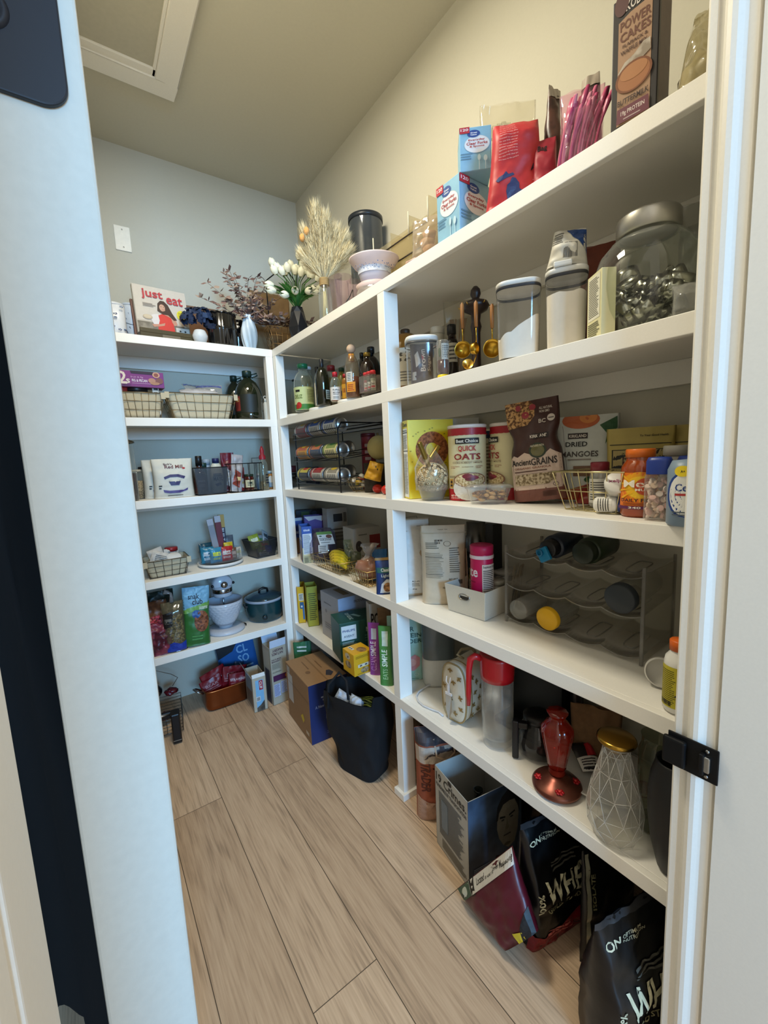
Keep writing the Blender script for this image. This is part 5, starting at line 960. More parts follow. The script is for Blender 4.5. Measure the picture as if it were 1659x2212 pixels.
for i in range(34):
    a = rr.random()*6.28; sp = .06+.16*rr.random(); dx = sp*cos(a)*1.25-.03; dy = sp*sin(a)*.45; hh = .10+.16*rr.random()-.25*max(0, abs(dx)-.08)
    if i < 3: dx, hh = -.10+.02*i, .23
    if i > 15: dx, hh = .08+.02*(i-15), .02+.02*rr.random(); 
    P = [Vector((0, 0, h*.8))+Vector((dx*s**1.3, dy*s, hh*s)) for s in [j/9 for j in range(10)]]; g.tube(P, .0011, mat('6a5a50', .7), 4)
    for j in range(2, 10):
        for sgn in range(3):
            q = P[j]; an = rr.random()*6.28; d = Vector((cos(an), sin(an)*.7, rr.random()-.3)).normalized(); s = .011+.009*rr.random(); x = d.orthogonal().normalized(); y = d.cross(x); c = q+d*s*1.1
            gl.add([c-d*s, c-x*s*.75, c+d*s, c+x*s*.75, c+y*s*.2], [(0, 1, 4), (1, 2, 4), (2, 3, 4), (3, 0, 4)], lm[(i+j) % 4], True)
g.build('stems', t, weld=False); o = gl.build('leaves', t, weld=False); o['kind'] = 'stuff'
p = Bk(6, 592, .27); pouch('kraft_bag', 'large brown kraft paper bag standing in the corner behind the eucalyptus', 'paper bag', p, 0, .24, hup(p, 634), .08, mat('8c7150', .8, var=.1), seed=81, crump=.006, full=.9, p=6)
def tier():
    p = Bk(6, 600, .13); t = thing('wire_stand', 'dark metal stand with a scrolled arched handle rising from the corner', 'stand', p, -.2); h = hup(p, 603)
    G().tube([(-.03, 0, 0), (-.035, 0, h*.8), (-.035, 0, h*.97), (-.02, 0, h), (.03, 0, h*1.10), (.09, 0, h*1.14), (.13, 0, h*1.0), (.13, 0, .0)], .0034, BLKM, 6).build('arched_frame', t)
    g = G(); g.tube([(-.035+.022*s*cos(a), 0, h*.86+.022*s*sin(a)+.0) for a, s in [(i*.45, 1-i*.05) for i in range(16)]], .0018, BLKM); g.build('scroll', t)
    G().tube([(-.035-.035*(1-cos(a)), .0, h*.90+.05*sin(a)) for a in [i*pi/10-.6 for i in range(12)]], .0014, BLKM).build('wire_loop', t)
    q = Bk(6, 612, .075); t = thing('gold_wire_basket', 'gold wire basket in the shelf corner beneath the eucalyptus', 'basket', q, -.1); wire_basket(t, .17, .12, .13, mat('b58f5e', .35, .85), .0013, nx=5, ny=4, nz=3, flare=.62)
    G().box(-.03, .03, -.005, .03, .006, .035, mat('3a3420', .6)).build('lining', t)
tier()
# ================================================================ top shelf, right unit
def tulips():
    p = Rt(6, 647, .085); h = hup(p, 665); t = thing('tulip_vase', 'black faceted vase full of white tulips on the top shelf corner', 'flower vase', p, camrz(p)); n = 6; g = G(); bm = mat('17181c', .3)
    rg = [(.030, 0), (.055, h*.42), (.034, h*.86), (.030, h)]; vs = []
    for j, (r, z) in enumerate(rg): vs += [(r*cos(2*pi*(k+.5*(j % 2))/n), r*sin(2*pi*(k+.5*(j % 2))/n), z) for k in range(n)]
    fs = [tuple(range(n))[::-1]]
    for j in range(3):
        for k in range(n):
            a, b, c, d = j*n+k, j*n+(k+1) % n, (j+1)*n+k, (j+1)*n+(k+1) % n; fs += [(a, b, c), (b, d, c)] if j % 2 == 0 else [(a, b, d), (a, d, c)]
    g.add(vs, fs, bm); g.build('vase', t)
    s = proj(p)[2]/F_; base = Vector((0, 0, h))
    hd = [(653, 555), (596, 570), (622, 588), (607, 590), (665, 592), (642, 596), (628, 596), (678, 606), (690, 612), (588, 625), (592, 638), (618, 644), (676, 630), (683, 636), (659, 572), (668, 640), (646, 588), (634, 580), (601, 600), (673, 600), (694, 628), (616, 600), (655, 602), (640, 640), (688, 598)]
    st, lf = G(), G(); rr = random.Random(4); wm = mat('e8e8d2', .5, var=.05); u0, v0, _ = proj(p+Vector((0, 0, h)))
    for i, (u, v) in enumerate(hd):
        x = (u-u0)*s; z = (v0-v)*s; y = -.02-.05*rr.random()+(.06 if v < 590 else 0); c = base+Vector((x, y, z)); out = Vector((x, y*.6, z+.05)).normalized()
        if v > 620: out = Vector((x, y, .0)).normalized()
        b = c-out*.022; m1 = base+Vector((x*.45, y*.5, z*.6+.015)); st.tube([base*.9, m1, b], .0022, '3f6a2c', 5)
        ax = out; X = ax.orthogonal().normalized(); Y = ax.cross(X); g = G()
        for k in range(5):
            def pet(a, q, k=k):
                th = 2*pi*k/5+(a-.5)*1.75*(1-.75*q**3); r = .0180*(sin(pi*min(1, q*.72+.12)))**.8*(1+.06*(k % 2)); return tuple(b+ax*(.045*q)+X*r*cos(th)+Y*r*sin(th))
            g.grid(pet, 5, 6, wm)
        g.build('tulip_bloom', t)
    for i in range(56):
        a = rr.random()*6.28; L = .07+.075*rr.random(); d = Vector((cos(a)*.8, sin(a)*.5-.1, .35+rr.random()*.6)).normalized(); X = d.cross(Vector((0, 0, 1))).normalized(); w = .009+.007*rr.random(); b = base+Vector((0, 0, .005))
        def lfn(a1, q): return tuple(b+d*L*q+Vector((0, 0, .02*sin(pi*q)))+X*w*(a1-.5)*2*sin(pi*(q*.92+.06)))
        lf.grid(lfn, 2, 7, ('3c7a34', '2f6a2e', '4f8a3e')[i % 3])
    st.build('stems', t, weld=False); o = lf.build('leaves', t, weld=False); o['kind'] = 'stuff'
tulips()
def pampas():
    p = Rt(6, 706, .075); h = hup(p, 604); R = .030; t = thing('pampas_bottle', 'clear bottle with a twine-wrapped neck holding dried pampas grass', 'flower vase', p, camrz(p))
    G().lathe([(.0001, .002), (R-.004, .002), (R, .008), (R, h*.62), (R*.85, h*.78), (R*.62, h*.86), (R*.62, h), (R*.66, h+.002)], GLASS, 36).build('glass_bottle', t)
    g = G()
    for i in range(9): z = h*.87+i*.0035; g.tube([(R*.68*cos(a), R*.68*sin(a), z) for a in [k*pi/9 for k in range(18)]], .0021, mat('a58a5c', .9), 5, True)
    g.build('twine_wrap', t)
    g = G(); rr = random.Random(3)
    for i in range(8): g.tube([((rr.random()-.5)*.03, (rr.random()-.5)*.03, .006), ((rr.random()-.5)*.012, 0, h*.95)], .0014, mat('c9b888', .7), 5)
    g.build('dried_stems', t, weld=False)
    pm = [mat('dccda4', .9, var=.1), mat('e8dcb8', .9), mat('cdbc90', .9)]; s = proj(p)[2]/F_; u0, v0, _ = proj(p+Vector((0, 0, h)))
    for i, (u, v, w) in enumerate(((690, 452, 30), (662, 500, 24), (735, 492, 34), (712, 472, 26), (755, 510, 26), (640+15, 545, 22), (760, 545, 24), (722, 540, 26))):
        g = G(); tip = Vector(((u-u0)*s, .02*((i % 3)-1), (v0-v)*s+h)); b0 = Vector((0, 0, h*.95)); ax = tip-b0; L = ax.length; d = ax.normalized(); X = d.orthogonal().normalized(); Y = d.cross(X)
        g.tube([b0, b0+ax*.5, tip-d*.02], .0015, pm[0], 5)
        for k in range(1100):
            q = .24+.76*rr.random()**.9; th = rr.random()*6.28; out = (X*cos(th)+Y*sin(th)); wd = w*s*1.0*(sin(pi*min(1, (q-.2)/.9)))**.7; a = b0+ax*(q-.12); e = a+d*(.035+.03*rr.random())+out*wd*(.3+.8*rr.random()); side = d.cross(out)*.0005
            mid = (a+e)/2+out*wd*.25
            g.add([a-side, a+side, mid+side*1.3, mid-side*1.3, e], [(0, 1, 2, 3), (3, 2, 4)], pm[k % 3])
        o = g.build('pampas_plume', t, weld=False)
    for (u, v) in ((660, 528), (670, 515)):
        c = Vector(((u-u0)*s, -.03, (v0-v)*s+h)); G().ell(c, .0115, .0115, .0165, mat('d39a58', .9, bump=1, scale=300), 18, jit=.05).build('dried_seed_head', t); 
pampas()
def cupstack(u, d, vt, w, label, col='b9aab0'):
    p = Rt(6, u, d); h = hup(p, vt); R = wid(p, w)/2; t = thing('clear_cup', label, 'cup', p, 0, 'clear cups behind the pampas bottle'); G().lathe([(.0001, .001), (R*.75, .001), (R, h), (R*1.04, h)], clear('f0e6ea', .10, .08, 'c8b4ba', .5), 32, flute=(14, .02)).build('cup', t)
cupstack(745, .11, 598, 38, 'tall rose-tinted clear cup beside the pampas bottle'); cupstack(768, .12, 608, 30, 'shorter rose-tinted clear cup, right of the taller one'); cupstack(728, .17, 596, 34, 'rose-tinted clear cup at the back, behind the pampas bottle')
def cable():
    P = [Rt(6, u, d)+Vector((0, 0, z)) for (u, d, z) in ((765, .13, .095), (764, .09, .09), (757, .05, .045), (742, .03, .012), (727, .02, .004), (721, .025, .004), (735, .05, .004))]
    t = G(); Q = []
    for i in range(len(P)-1):
        a = P[max(0, i-1)]; b = P[i]; c = P[i+1]; d = P[min(len(P)-1, i+2)]
        for k in range(5): q = k/5; Q.append(.5*((2*b)+(c-a)*q+(2*a-5*b+4*c-d)*q*q+(3*b-a-3*c+d)*q**3))
    o = t.tube([q-P[3] for q in Q], .0022, BLACKP, 6).build('power_cable'); tagit(o, 'black cable looping at the shelf edge below the paper plates', 'cable', P[3], 0)
cable()
p = Rt(6, 800, .28); h = hup(p, 474); R = wid(p, 70)/2; t = thing('plastic_canister', 'tall smoky grey clear canister with a black rim behind the paper plates', 'canister', p, camrz(p))
G().lathe([(.0001, .002), (R*.95, .002), (R, .01), (R, h*.98)], clear('a4a8aa', .25, .08, '70767a', .3), 44).build('canister_body', t); G().lathe([(R, h*.96), (R*1.04, h*.96), (R*1.04, h), (R*.96, h), (R*.96, h*.97)], mat('1f242b', .35), 44).build('rim', t); G().lathe([(.0001, h*.8), (R*.97, h*.8), (R*.97, h*.97)], mat('39434e', .4), 44).build('inner_cup', t)
def plates():
    p = Rt(6, 812, .115); s = proj(p)[2]/F_; t = thing('plate_stack', 'stack of paper plates and bowls tied with a blue floral band', 'plates', p, camrz(p)); R = .046; t.scale = (1.55, 1.3, 1.25)
    G().lathe([(.0001, 0), (R*.7, 0), (R*.98, .012), (R*1.04, .030), (R*.95, .042)], clear('ece6e0', .3, .15, 'c9bdb4', .5), 48, flute=(24, .012)).build('bowl', t)
    G().lathe([(R*.95, .042), (R*1.06, .052), (R*.9, .058), (.0001, .058)], mat('c9b3ae', .5), 48).build('bowl', t)
    G().lathe([(.0001, .058), (R*.72, .058), (R*.86, .085), (R*.9, .098)], mat('c2bfcc', .5), 48).build('bowl', t)
    el = [('r', -.5, 0, .5, 1, 'c8ccd8')]; rr = random.Random(1)
    for i in range(130): el.append(('e', rr.random()-.5, rr.random()*.9+.05, .0035+.004*rr.random(), .05+.05*rr.random(), ('3f5c8e', '5f7aa6', '2c4272')[i % 3]))
    printing(cyl(R*.90, 0, .084), 2*R*.9*1.6, .018, el, t, 'floral_band')
    G().lathe([(R*.88, .100), (R*1.1, .108), (R*1.36, .128), (R*1.38, .131), (R*1.1, .114), (.0001, .112)], mat('cbb9b8', .45), 56).build('plate', t)
    G().lathe([(R*1.3, .131), (R*1.30, .133), (R*1.0, .119), (.0001, .118)], mat('d6c6c8', .45), 56).build('plate', t)
plates()
def acryl():
    p = Rt(6, 888, .25); t = thing('acrylic_organizer', 'clear acrylic organizer with two dark rods, behind the plates', 'organizer', p, AR+.02); L, D, h = RW(6, 832, 945, .25), .10, hup(p, 478); m = clear('f4f0e4', .06, .05, 'd8cfb4', .5)
    g = G(); w = .002
    for i in range(4): x = -L/2+L*i/3; G().box(x-w/2, x+w/2, -D/2+.003, D/2-.003, .003, h*(.85+.05*i), m).build('divider', t)
    G().box(-L/2, L/2, -D/2, -D/2+w, 0, h*.8, m).build('front_panel', t); G().box(-L/2, L/2, D/2-w, D/2, 0, h, m).build('back_panel', t); G().box(-L/2, L/2, -D/2+w, D/2-w, 0, w, m).build('base', t)
    for z in (.5, .72): G().tube([(-L/2, -D/2-.003, h*z), (L/2, -D/2-.003, h*z)], .0028, mat('2e2620', .3), 8).build('rod', t)
    for x in (-L/2, L*.18, L/2): G().tube([(x, -D/2-.002, h*.98), (x, -D/2-.002, h*.72)], .0026, mat('cfc9b6', .35), 6).build('clip', t)
acryl()
p = Rt(6, 897, .05); o = blob(4, .035, .026, .014, mat('c9a89a', .6, var=.15), .3).build('ribbon_bundle'); tagit(o, 'small bundle of pink and cream ribbon next to the plate stack', 'ribbon', p, AR)
p = Rt(6, 888, .08); o = G().box(-.03, .03, -.003, .003, 0, .012, mat('b8404a', .4)).build('red_ribbon'); tagit(o, 'short strip of red ribbon lying beside the plate stack', 'ribbon', p, AR+.2)
p = Rt(6, 925, .08); t, fn = pouch('baking_cup_bag', 'clear crinkled bag of beige baking cups beside the blue cutlery boxes', 'bag', p, camrz(p, -.4), .10, hup(p, 470), .07, clear('eee6dc', .18, .12, 'cfc2b0', .6), seed=91, crump=.01)
for i, (x, z, r) in enumerate(((-.01, .012, .028), (.012, .035, .027), (0, .058, .025), (.008, .08, .022))): G().lathe([(.0001, z), (r*.7, z), (r, z+.02), (r*.97, z+.02), (.0001, z+.004)], mat('c4a184', .7), 24, c=(x, 0), flute=(20, .04)).build('baking_cup', t)
def cutlery():
    Bm = mat('86b4cc', .45, var=.06)
    def lab(dark=False): return [('e', .05, .60, .40, .20, 'd8dde0'), ('n', .05, .60, .41, .205, .04, '9ab8c8'), ('e', -.05, .84, .20, .085, '2b4a8c'), ('t', 'Great\nValue', -.16, .80, .06, .88, 'e0e6ee'), ('t', 'Everyday', -.22, .665, .30, .72, 'a8323a'), ('t', 'Clear Forks', -.28, .585, .38, .65, 'a8323a'), ('t', '& Spoons', -.18, .515, .28, .57, 'a8323a'),
          ('r', -.5, .86, -.18, 1, 'b02a38'), ('t', '120', -.46, .91, -.22, .97, 'e8dede'), ('l', -.46, .25, -.05, .42, 3, '5a86a4'), ('r', .10, .0, .125, .24, 'b9d4e0'), ('e', .11, .28, .05, .07, 'b9d4e0'), ('r', .30, .0, .32, .2, 'b9d4e0'), ('e', .31, .25, .06, .07, 'b9d4e0')]
    a = Rt(6, 994, .012); W = Rt(6, 946, .012).y-a.y; H = hup(a, 372); lo, hi = .02, .3
    for _ in range(30):
        D = (lo+hi)/2
        if proj(a+Vector((D, 0, 0)))[0] < 1058: lo = D
        else: hi = D
    carton('cutlery_box', 'light blue clear forks and spoons box, lower of two stacked', 'cutlery box', (a.x+D/2, a.y+W/2, a.z), AR, W, D, H, Bm, {'f': lab(), 'r': lab()}, 'blue cutlery boxes')
    H2 = hup(a, 277)-H-.001; rz = camrz(a, .06); ex = Vector((cos(rz), sin(rz), 0)); n = Vector((-sin(rz), cos(rz), 0)); W2 = .083; c2 = a+Vector((.004, .0, 0))+ex*W2/2+n*.045
    carton('cutlery_box', 'light blue clear forks and spoons box, upper of two stacked, flap open', 'cutlery box', (c2.x, c2.y, a.z+H+.001), rz, W2, .09, H2, Bm, {'f': lab()}, 'blue cutlery boxes', flap=[('l', .015, -1.9, mat('8a6a4a', .7))])
cutlery()
p = Rt(6, 1098, .20); t, fn = pouch('cutlery_bag', 'clear bag of plastic forks rising behind the red paper bag', 'bag', p, camrz(p, .2), .15, hup(p, 222), .07, clear('faf8f2', .04, .08, 'ece6d4', .5), seed=93, crump=.012, topw=1.05)
for i in range(7):
    g = G(); x = -.05+.013*i; hh = hup(p, 262)-.004*abs(i-3); g.box(x-.002, x+.002, -.001, .001, .03, hh-.03, clear('d8d4c4', .4, .1, 'a9a58f', .4)); 
    for k in range(4): g.box(x-.0055+.0034*k, x-.0042+.0034*k, -.001, .001, hh-.03, hh, mat('a8a48c', .3))
    g.box(x-.006, x+.006, -.001, .001, hh-.034, hh-.028, mat('a8a48c', .3)); g.build('plastic_fork', t)
def redbag():
    p = Rt(6, 1114, .062); h = hup(p, 262)*.98; W = wid(p, 118)*1.12; rm_ = mat('c02c30', .5, var=.12)
    mi = [(-.34, .12), (-.30, .2), (-.2, .23), (-.12, .2), (-.16, .3), (-.26, .33), (-.4, .30), (-.3, .36), (-.16, .36), (-.04, .30), (.0, .2), (.02, .12), (.08, .08), (.04, -.0), (-.12, .0), (-.2, .08), (-.22, .14)]
    el = [('p', [(x*.8-.08, .06+y*.62) for x, y in ((-.1, .0), (.14, 0), (.2, .12), (.14, .16), (.14, .26), (.06, .36), (-.02, .38), (-.06, .30), (-.12, .26), (-.14, .14))], '2a3560'), ('p', [(x*.8-.1, .06+y*.62) for x, y in ((-.3, .32), (-.1, .38), (.06, .42), (.02, .46), (-.08, .44), (-.14, .5), (-.2, .44), (-.3, .42), (-.36, .36))], '2a3560'),
          ('t', 'All', .24, .34, .44, .42, '1a1a26'), ('t', 'TIM', .26, .2, .42, .23, 'e2b8b4')]
    for j in range(15): el.append(('t', ('free state to the perfect', 'for the kids that go', 'moments up and away', 'legendary road trips to', 'summer sunsets shine')[j % 5], -.36, .50+.032*j, .02-.004*j*abs(j-8)/3, .515+.032*j, 'e8c2b8', 0, 1))
    pouch('paper_bag', 'red paper bag with a dark blue state map and lines of white text', 'paper bag', p, camrz(p, .12), W, h, .07, rm_, el, seed=94, crump=.006, full=.78, topw=.72, p=3.4)
    p = Rt(6, 1176, .09); pouch('paper_bag', 'second red bag mostly hidden behind the one with the map', 'paper bag', p, camrz(p), wid(p, 60), hup(p, 300), .05, mat('a8283c', .5, var=.1), [('t', 'Bag', -.3, .72, .1, .86, '1c1a22')], seed=95, crump=.006, topw=.8)
redbag()
p = Rt(6, 1196, .14); pouch('snack_pouch', 'dark brown snack pouch with a pointed open corner beside the pink forks', 'snack pouch', p, camrz(p, .9), wid(p, 75), hup(p, 190), .035, mat('3c2520', .35, col2='5a3a30', scale=30), seed=96, crump=.008, topw=.5, seal=(.9, mat('a89c8e', .4)))
p = Rt(6, 1272, .15); pouch('snack_pouch', 'dark pouch corner sticking up behind the bag of pink forks', 'snack pouch', p, camrz(p, -.3), wid(p, 70), hup(p, 165), .03, mat('33221f', .35, col2='6a4a42', scale=30), seed=97, crump=.008, topw=.55, seal=(.9, mat('a89c8e', .4)))
def pinkforks():
    p = Rt(6, 1255, .055); h = hup(p, 190); W = wid(p, 96); t, fn = pouch('pink_cutlery_bag', 'clear bag packed with bright pink plastic cutlery', 'cutlery bag', p, camrz(p, .05), W, h*.98, .065, clear('fce8f0', .06, .06, 'eab0c4', .5), seed=98, crump=.008, topw=1.0)
    rr = random.Random(7); pk = [mat('d0708e', .25), mat('c85a7e', .25), mat('e096ac', .25), mat('b84a70', .3)]
    for i in range(38):
        g = G(); x0 = (rr.random()-.5)*W*.84-.012; y = (rr.random()-.5)*.034; x1 = x0+.022+.012*rr.random(); H = h*(.62+.36*rr.random()*(.6+.4*(x0/W+.5))); m = pk[i % 4]
        P = [Vector((x0+(x1-x0)*(q**1.6), y-.012*q, .006+H*q)) for q in [k/8 for k in range(9)]]; wv = [.0028, .003, .003, .0028, .0026, .003, .005, .006, .0035]; vs = []
        for q, w in zip(P, wv): vs += [(q.x-w, q.y, q.z), (q.x, q.y-.0016, q.z), (q.x+w, q.y, q.z), (q.x, q.y+.0012, q.z)]
        g.add(vs, [(4*k+a, 4*k+(a+1) % 4, 4*k+4+(a+1) % 4, 4*k+4+a) for k in range(8) for a in range(4)]+[(3, 2, 1, 0), (32, 33, 34, 35)], m, True); g.build('pink_fork', t)
pinkforks()
def pancake():
    a = Rt(6, 1318, .04); b = Rt(6, 1418, .045); H = .247; W = .125; ang = camrz((a+b)/2, -.30); ex = Vector((cos(ang), sin(ang), 0)); n = Vector((-sin(ang), cos(ang), 0)); D = .075
    lo, hi = .05, .25
    c = Rt(6, 1318, .035)
    for _ in range(30):
        W = (lo+hi)/2
        if proj(c+ex*W)[0] < 1416: lo = W
        else: hi = W
    cc = c+ex*W/2+n*D/2; bk = mat('2f2a29', .5, var=.1); kf = mat('a8866a', .6, var=.05); brn = '6e4638'
    el = [('p', [(-.36, .10), (.36, .10), (.36, .86), (.2, .87), (-.1, .86), (-.36, .83)], kf), ('t', 'KODIAK', -.2, .88, .38, .945, 'd8d0c8'), ('e', -.3, .95, .16, .08, mat('5a3c3a', .5)), ('t', 'POWER', -.32, .76, .34, .825, brn), ('t', 'CAKES', -.32, .68, .34, .745, brn), ('t', 'FLAPJACK &', -.26, .63, .28, .66, '4e3226'), ('t', 'WAFFLE MIX', -.30, .59, .28, .62, '4e3226'),
          ('p', [(-.36, .47), (-.2, .53), (0, .55), (.2, .60), (.34, .60), (.36, .52), (.1, .48), (-.2, .46)], mat('b9aea0', .6, col2='8f8272', scale=40)), ('e', .0, .405, .40, .105, mat('a06a44', .5, col2='8a5432', scale=12)), ('n', .0, .405, .40, .105, .12, '7c4a2c'), ('e', .0, .44, .30, .055, mat('b07a50', .5)),
          ('t', 'BUTTERMILK', -.34, .235, .34, .275, '3a2620'), ('p', [(-.36, .11), (.36, .11), (.34, .215), (-.34, .215)], mat('6c3844', .5)), ('t', '19g PROTEIN', -.26, .15, .26, .19, 'd8c8c4'), ('l', -.2, .12, .2, .14, 1, 'b09a9a'), ('t', 'CONTAINS 7.24 OZ SERVINGS', -.44, .04, .44, .065, 'a09a94')]
    t = carton('pancake_box', 'tall dark brown pancake mix box at the right of the top shelf', 'food box', (cc.x, cc.y, a.z), ang, W, D, H, bk, {'f': el, 'r': [('r', -.5, 0, .5, 1, mat('54413a', .5, var=.2)), ('r', -.5, 0, -.38, 1, '26211f')]}, flap=[('r', .05, -1.2, mat('2a2322', .5))])
pancake()
p = Rt(6, 1512, .085); h = hup(p, 28); t, fn = pouch('plastic_bag', 'puffy clear bag of white paper goods at the right end of the top shelf', 'bag', p, camrz(p, -.1), wid(p, 120), h, .10, clear('e8e2cc', .25, .08, 'b0a686', .6), seed=99, crump=.012, topw=.35)
G().ell((0, 0, h*.3), .035, .03, h*.28, mat('cfc6ac', .6), 20, jit=.3).build('paper_goods', t)
# ================================================================ right unit, far bays (between the corner and the divider post)
# ---- shelf 5: oils, vinegars and sauces on white turntables
def turntable(p, R, label, group=None):
    t = thing('turntable', label, 'turntable', p, 0, group); m = mat('e2e0da', .35)
    G().lathe([(.0001, .008), (R-.004, .008), (R-.002, .020), (R, .020), (R, .008), (R-.006, .004), (.0001, .004)], m, 48).build('turning_plate', t)
    G().lathe([(.0001, 0), (R*.6, 0), (R*.6, .004), (.0001, .004)], m, 36).build('base', t)
tc = [Rt(5, 655, .12), Rt(5, 707, .115), Rt(5, 772, .115)]
tr = [.105, .095, .112]
tc[1] = Vector((tc[1].x, (tc[0].y+tc[2].y)/2, tc[1].z))
gap = tc[0].y-tc[1].y; tr = [gap-.092, .088, (tc[1].y-tc[2].y)-.092]; tr = [min(.086, q) for q in tr]
for q, R, l in zip(tc, tr, ('white turntable holding clear vinegar bottles, nearest the corner', 'white turntable of dark oil bottles, middle of the three', 'white turntable of hot sauces, nearest the divider post')): turntable(q, R, l, 'white turntables of oils and sauces')
Z5 = Vector((0, 0, .0215))
def bt(u, d, vt, w, name, label, m, capc, nr=.35, sh=.35, cap_h=.08, fill=None, lab=None, capw=1.15, group='oil and sauce bottles on the turntables', lift=True, tbase=None, cat='bottle', g2=None, rz=0):
    p = Rt(5, u, d)+(Z5 if lift else Vector((0, 0, 0))); h = hup(p, vt); R = wid(p, w)/2; n = R*nr; hb = h*(1-sh)
    pr = [(.0001, 0), (R-.003, 0), (R, .004), (R, hb*.92)]+[(n+(R-n)*cos(pi/2*i/6)**1.3, hb*.92+(h*sh*.7)*sin(pi/2*i/6)) for i in range(1, 7)]+[(n, h-.004)]
    return bottle(name, label, cat, p, pr, m, (capp(n*capw+.001, h*(1-cap_h), h), capc), ([(.0001, .003), (R*.93, .004), (R*.93, h*fill[0]), (.0001, h*fill[0]+.001)], fill[1]) if fill else None, (h*lab[0], h*lab[1], R+.0006, lab[2], lab[3], lab[4]) if lab else None, rz=camrz(p, rz), group=group, seg=24)
CL = clear('f0f4ee', .06, .05, 'c6cec4', .45)
bt(660, .075, 787, 42, 'vinegar_bottle', 'clear vinegar jug with a green cap and a tomato label', CL, mat('14663f', .4), .45, .40, .09, None, (.02, .50, 1.5, mat('b9c48c', .5), [('r', -.5, .02, .5, .25, mat('3c7a32', .5)), ('r', -.32, .78, -.14, .88, INK), ('e', -.2, .2, .1, .14, 'b02a22'), ('e', -.26, .14, .07, .1, '9c2420'), ('t', 'DELIZ', -.36, .5, -.06, .66, '5a6a2a'), ('l', .1, .35, .45, .9, 8, '8a9468')]))
bt(668, .13, 793, 26, 'vinegar_bottle', 'clear bottle with a white cap behind the green-capped jug', CL, mat('d6d6de', .4), .7, .25, .06, (.8, clear('c9c08a', .3, .1, 'a09a60', .2)))
bt(640, .12, 820, 17, 'oil_cruet', 'small clear glass cruet with a dark stopper at the corner', CL, mat('2a2a26', .5), .35, .35, .05)
bt(690, .100, 793, 14, 'wine_vinegar_bottle', 'slim bottle with a tall black cap and a white label', CL, BLACKP, .5, .3, .2, (.6, clear('c9c4a8', .4, .1, 'a8a47a', .2)), (.08, .62, 1.3, 'c9c6bc', [('p', [(-.1, .2), (.1, .5), (.0, .8), (-.15, .5)], '8a5a42'), ('l', -.3, .1, .3, .3, 2, '6a675f')]))
bt(700, .055, 776, 31, 'olive_oil_bottle', 'tall dark green olive oil bottle with a black foil neck', mat('12150a', .1, coat=.6), mat('15161a', .4), .28, .42, .28, None, (.12, .32, .5, '8fa4b0', [('l', -.4, .1, .4, .9, 4, '3a4a5a')]), .95, rz=.9)
bt(720, .125, 790, 19, 'sauce_bottle', 'bottle with a large dark red screw cap behind the labelled one', CL, mat('7c1c24', .4), .75, .25, .13, (.7, mat('6e5a22', .3)))
bt(727, .050, 804, 23, 'sauce_bottle', 'small clear bottle with a bright red cap and a white label', CL, mat('b4202c', .35), .38, .42, .16, (.35, mat('a3572a', .3)), (.04, .48, 1.3, 'cfcac4', [('t', 'Rufino', -.2, .72, .3, .84, INK), ('t', 'IMITATION\nVANILLA', -.2, .4, .3, .62, '3a3230'), ('l', -.2, .1, .3, .3, 2, '6a6a66')]))
bt(742, .13, 795, 22, 'oil_bottle', 'pale yellow oil bottle with a dark green cap at the back', clear('c9b85a', .5, .08, '8f8a3a', .3), mat('173a2c', .4), .45, .35, .1, None, (.15, .5, 1.3, '8c8460', [('r', -.4, .2, .1, .6, '2e3550')]))
bt(748, .085, 808, 14, 'sauce_bottle', 'little sauce bottle with a red cap and yellow label beside the tall hot sauce', mat('8a5a1a', .25), mat('a8202a', .4), .5, .3, .14, None, (.1, .62, 1.3, 'c9962a', [('r', -.3, .4, .3, .7, '7c2a1a')]))
t = bt(764, .062, 747, 31, 'hot_sauce_bottle', 'hot sauce bottle with a round wooden ball stopper and an orange label', clear('e6e0d4', .10, .04, 'b5a48c', .4), mat('c9aa8c', .7), .36, .44, .001, (.40, mat('7c3818', .2)), (.10, .48, .9, None, [('r', -.5, 0, .2, .5, 'd8922a'), ('r', -.5, .5, .0, 1, 'c9c4b8'), ('l', -.4, .55, -.05, .95, 5, '4a5a6a'), ('l', -.4, .05, .1, .4, 4, '9c3a1a')]))
p = Rt(5, 764, .062)+Z5; h = hup(p, 747); R = wid(p, 31)/2
G().ell((0, 0, h-R*.42), R*.62, R*.62, R*.62, mat('cdb096', .7), 18).build('wooden_ball_stopper', t); G().lathe([(R*.40, h*.70), (R*.42, h*.70), (R*.42, h*.84), (R*.40, h*.84)], mat('c9922a', .4, col2='8a2f1a', scale=60), 24).build('neck_label', t)
bt(786, .135, 762, 13, 'sauce_bottle', 'thin dark bottle standing behind the wooden-stoppered hot sauce', mat('1a1210', .2), BLACKP, .5, .3, .12)
bt(797, .10, 762, 33, 'soy_sauce_bottle', 'dark soy sauce bottle with a gold neck band', mat('1a0e0a', .12, coat=.6), mat('9c8440', .35, .7), .38, .40, .09)
bt(806, .155, 750, 40, 'soy_sauce_bottle', 'larger near-black bottle behind the gold-necked one', mat('100a08', .12, coat=.6), BLACKP, .32, .42, .12)
bt(652, .20, 850, 16, 'sauce_bottle', 'dim clear bottle against the wall in the corner', CL, mat('5a5e5c', .5), .4, .3, .1, lift=False)
p = Rt(5, 800, .045)+Z5; t = thing('spice_bin', 'clear bin of red-capped spice jars beside the divider post', 'bin', p, AR); w, d, h = .075, .05, .062; m = clear('fbfaf8', .02, .04, 'e9e4dc', .3)
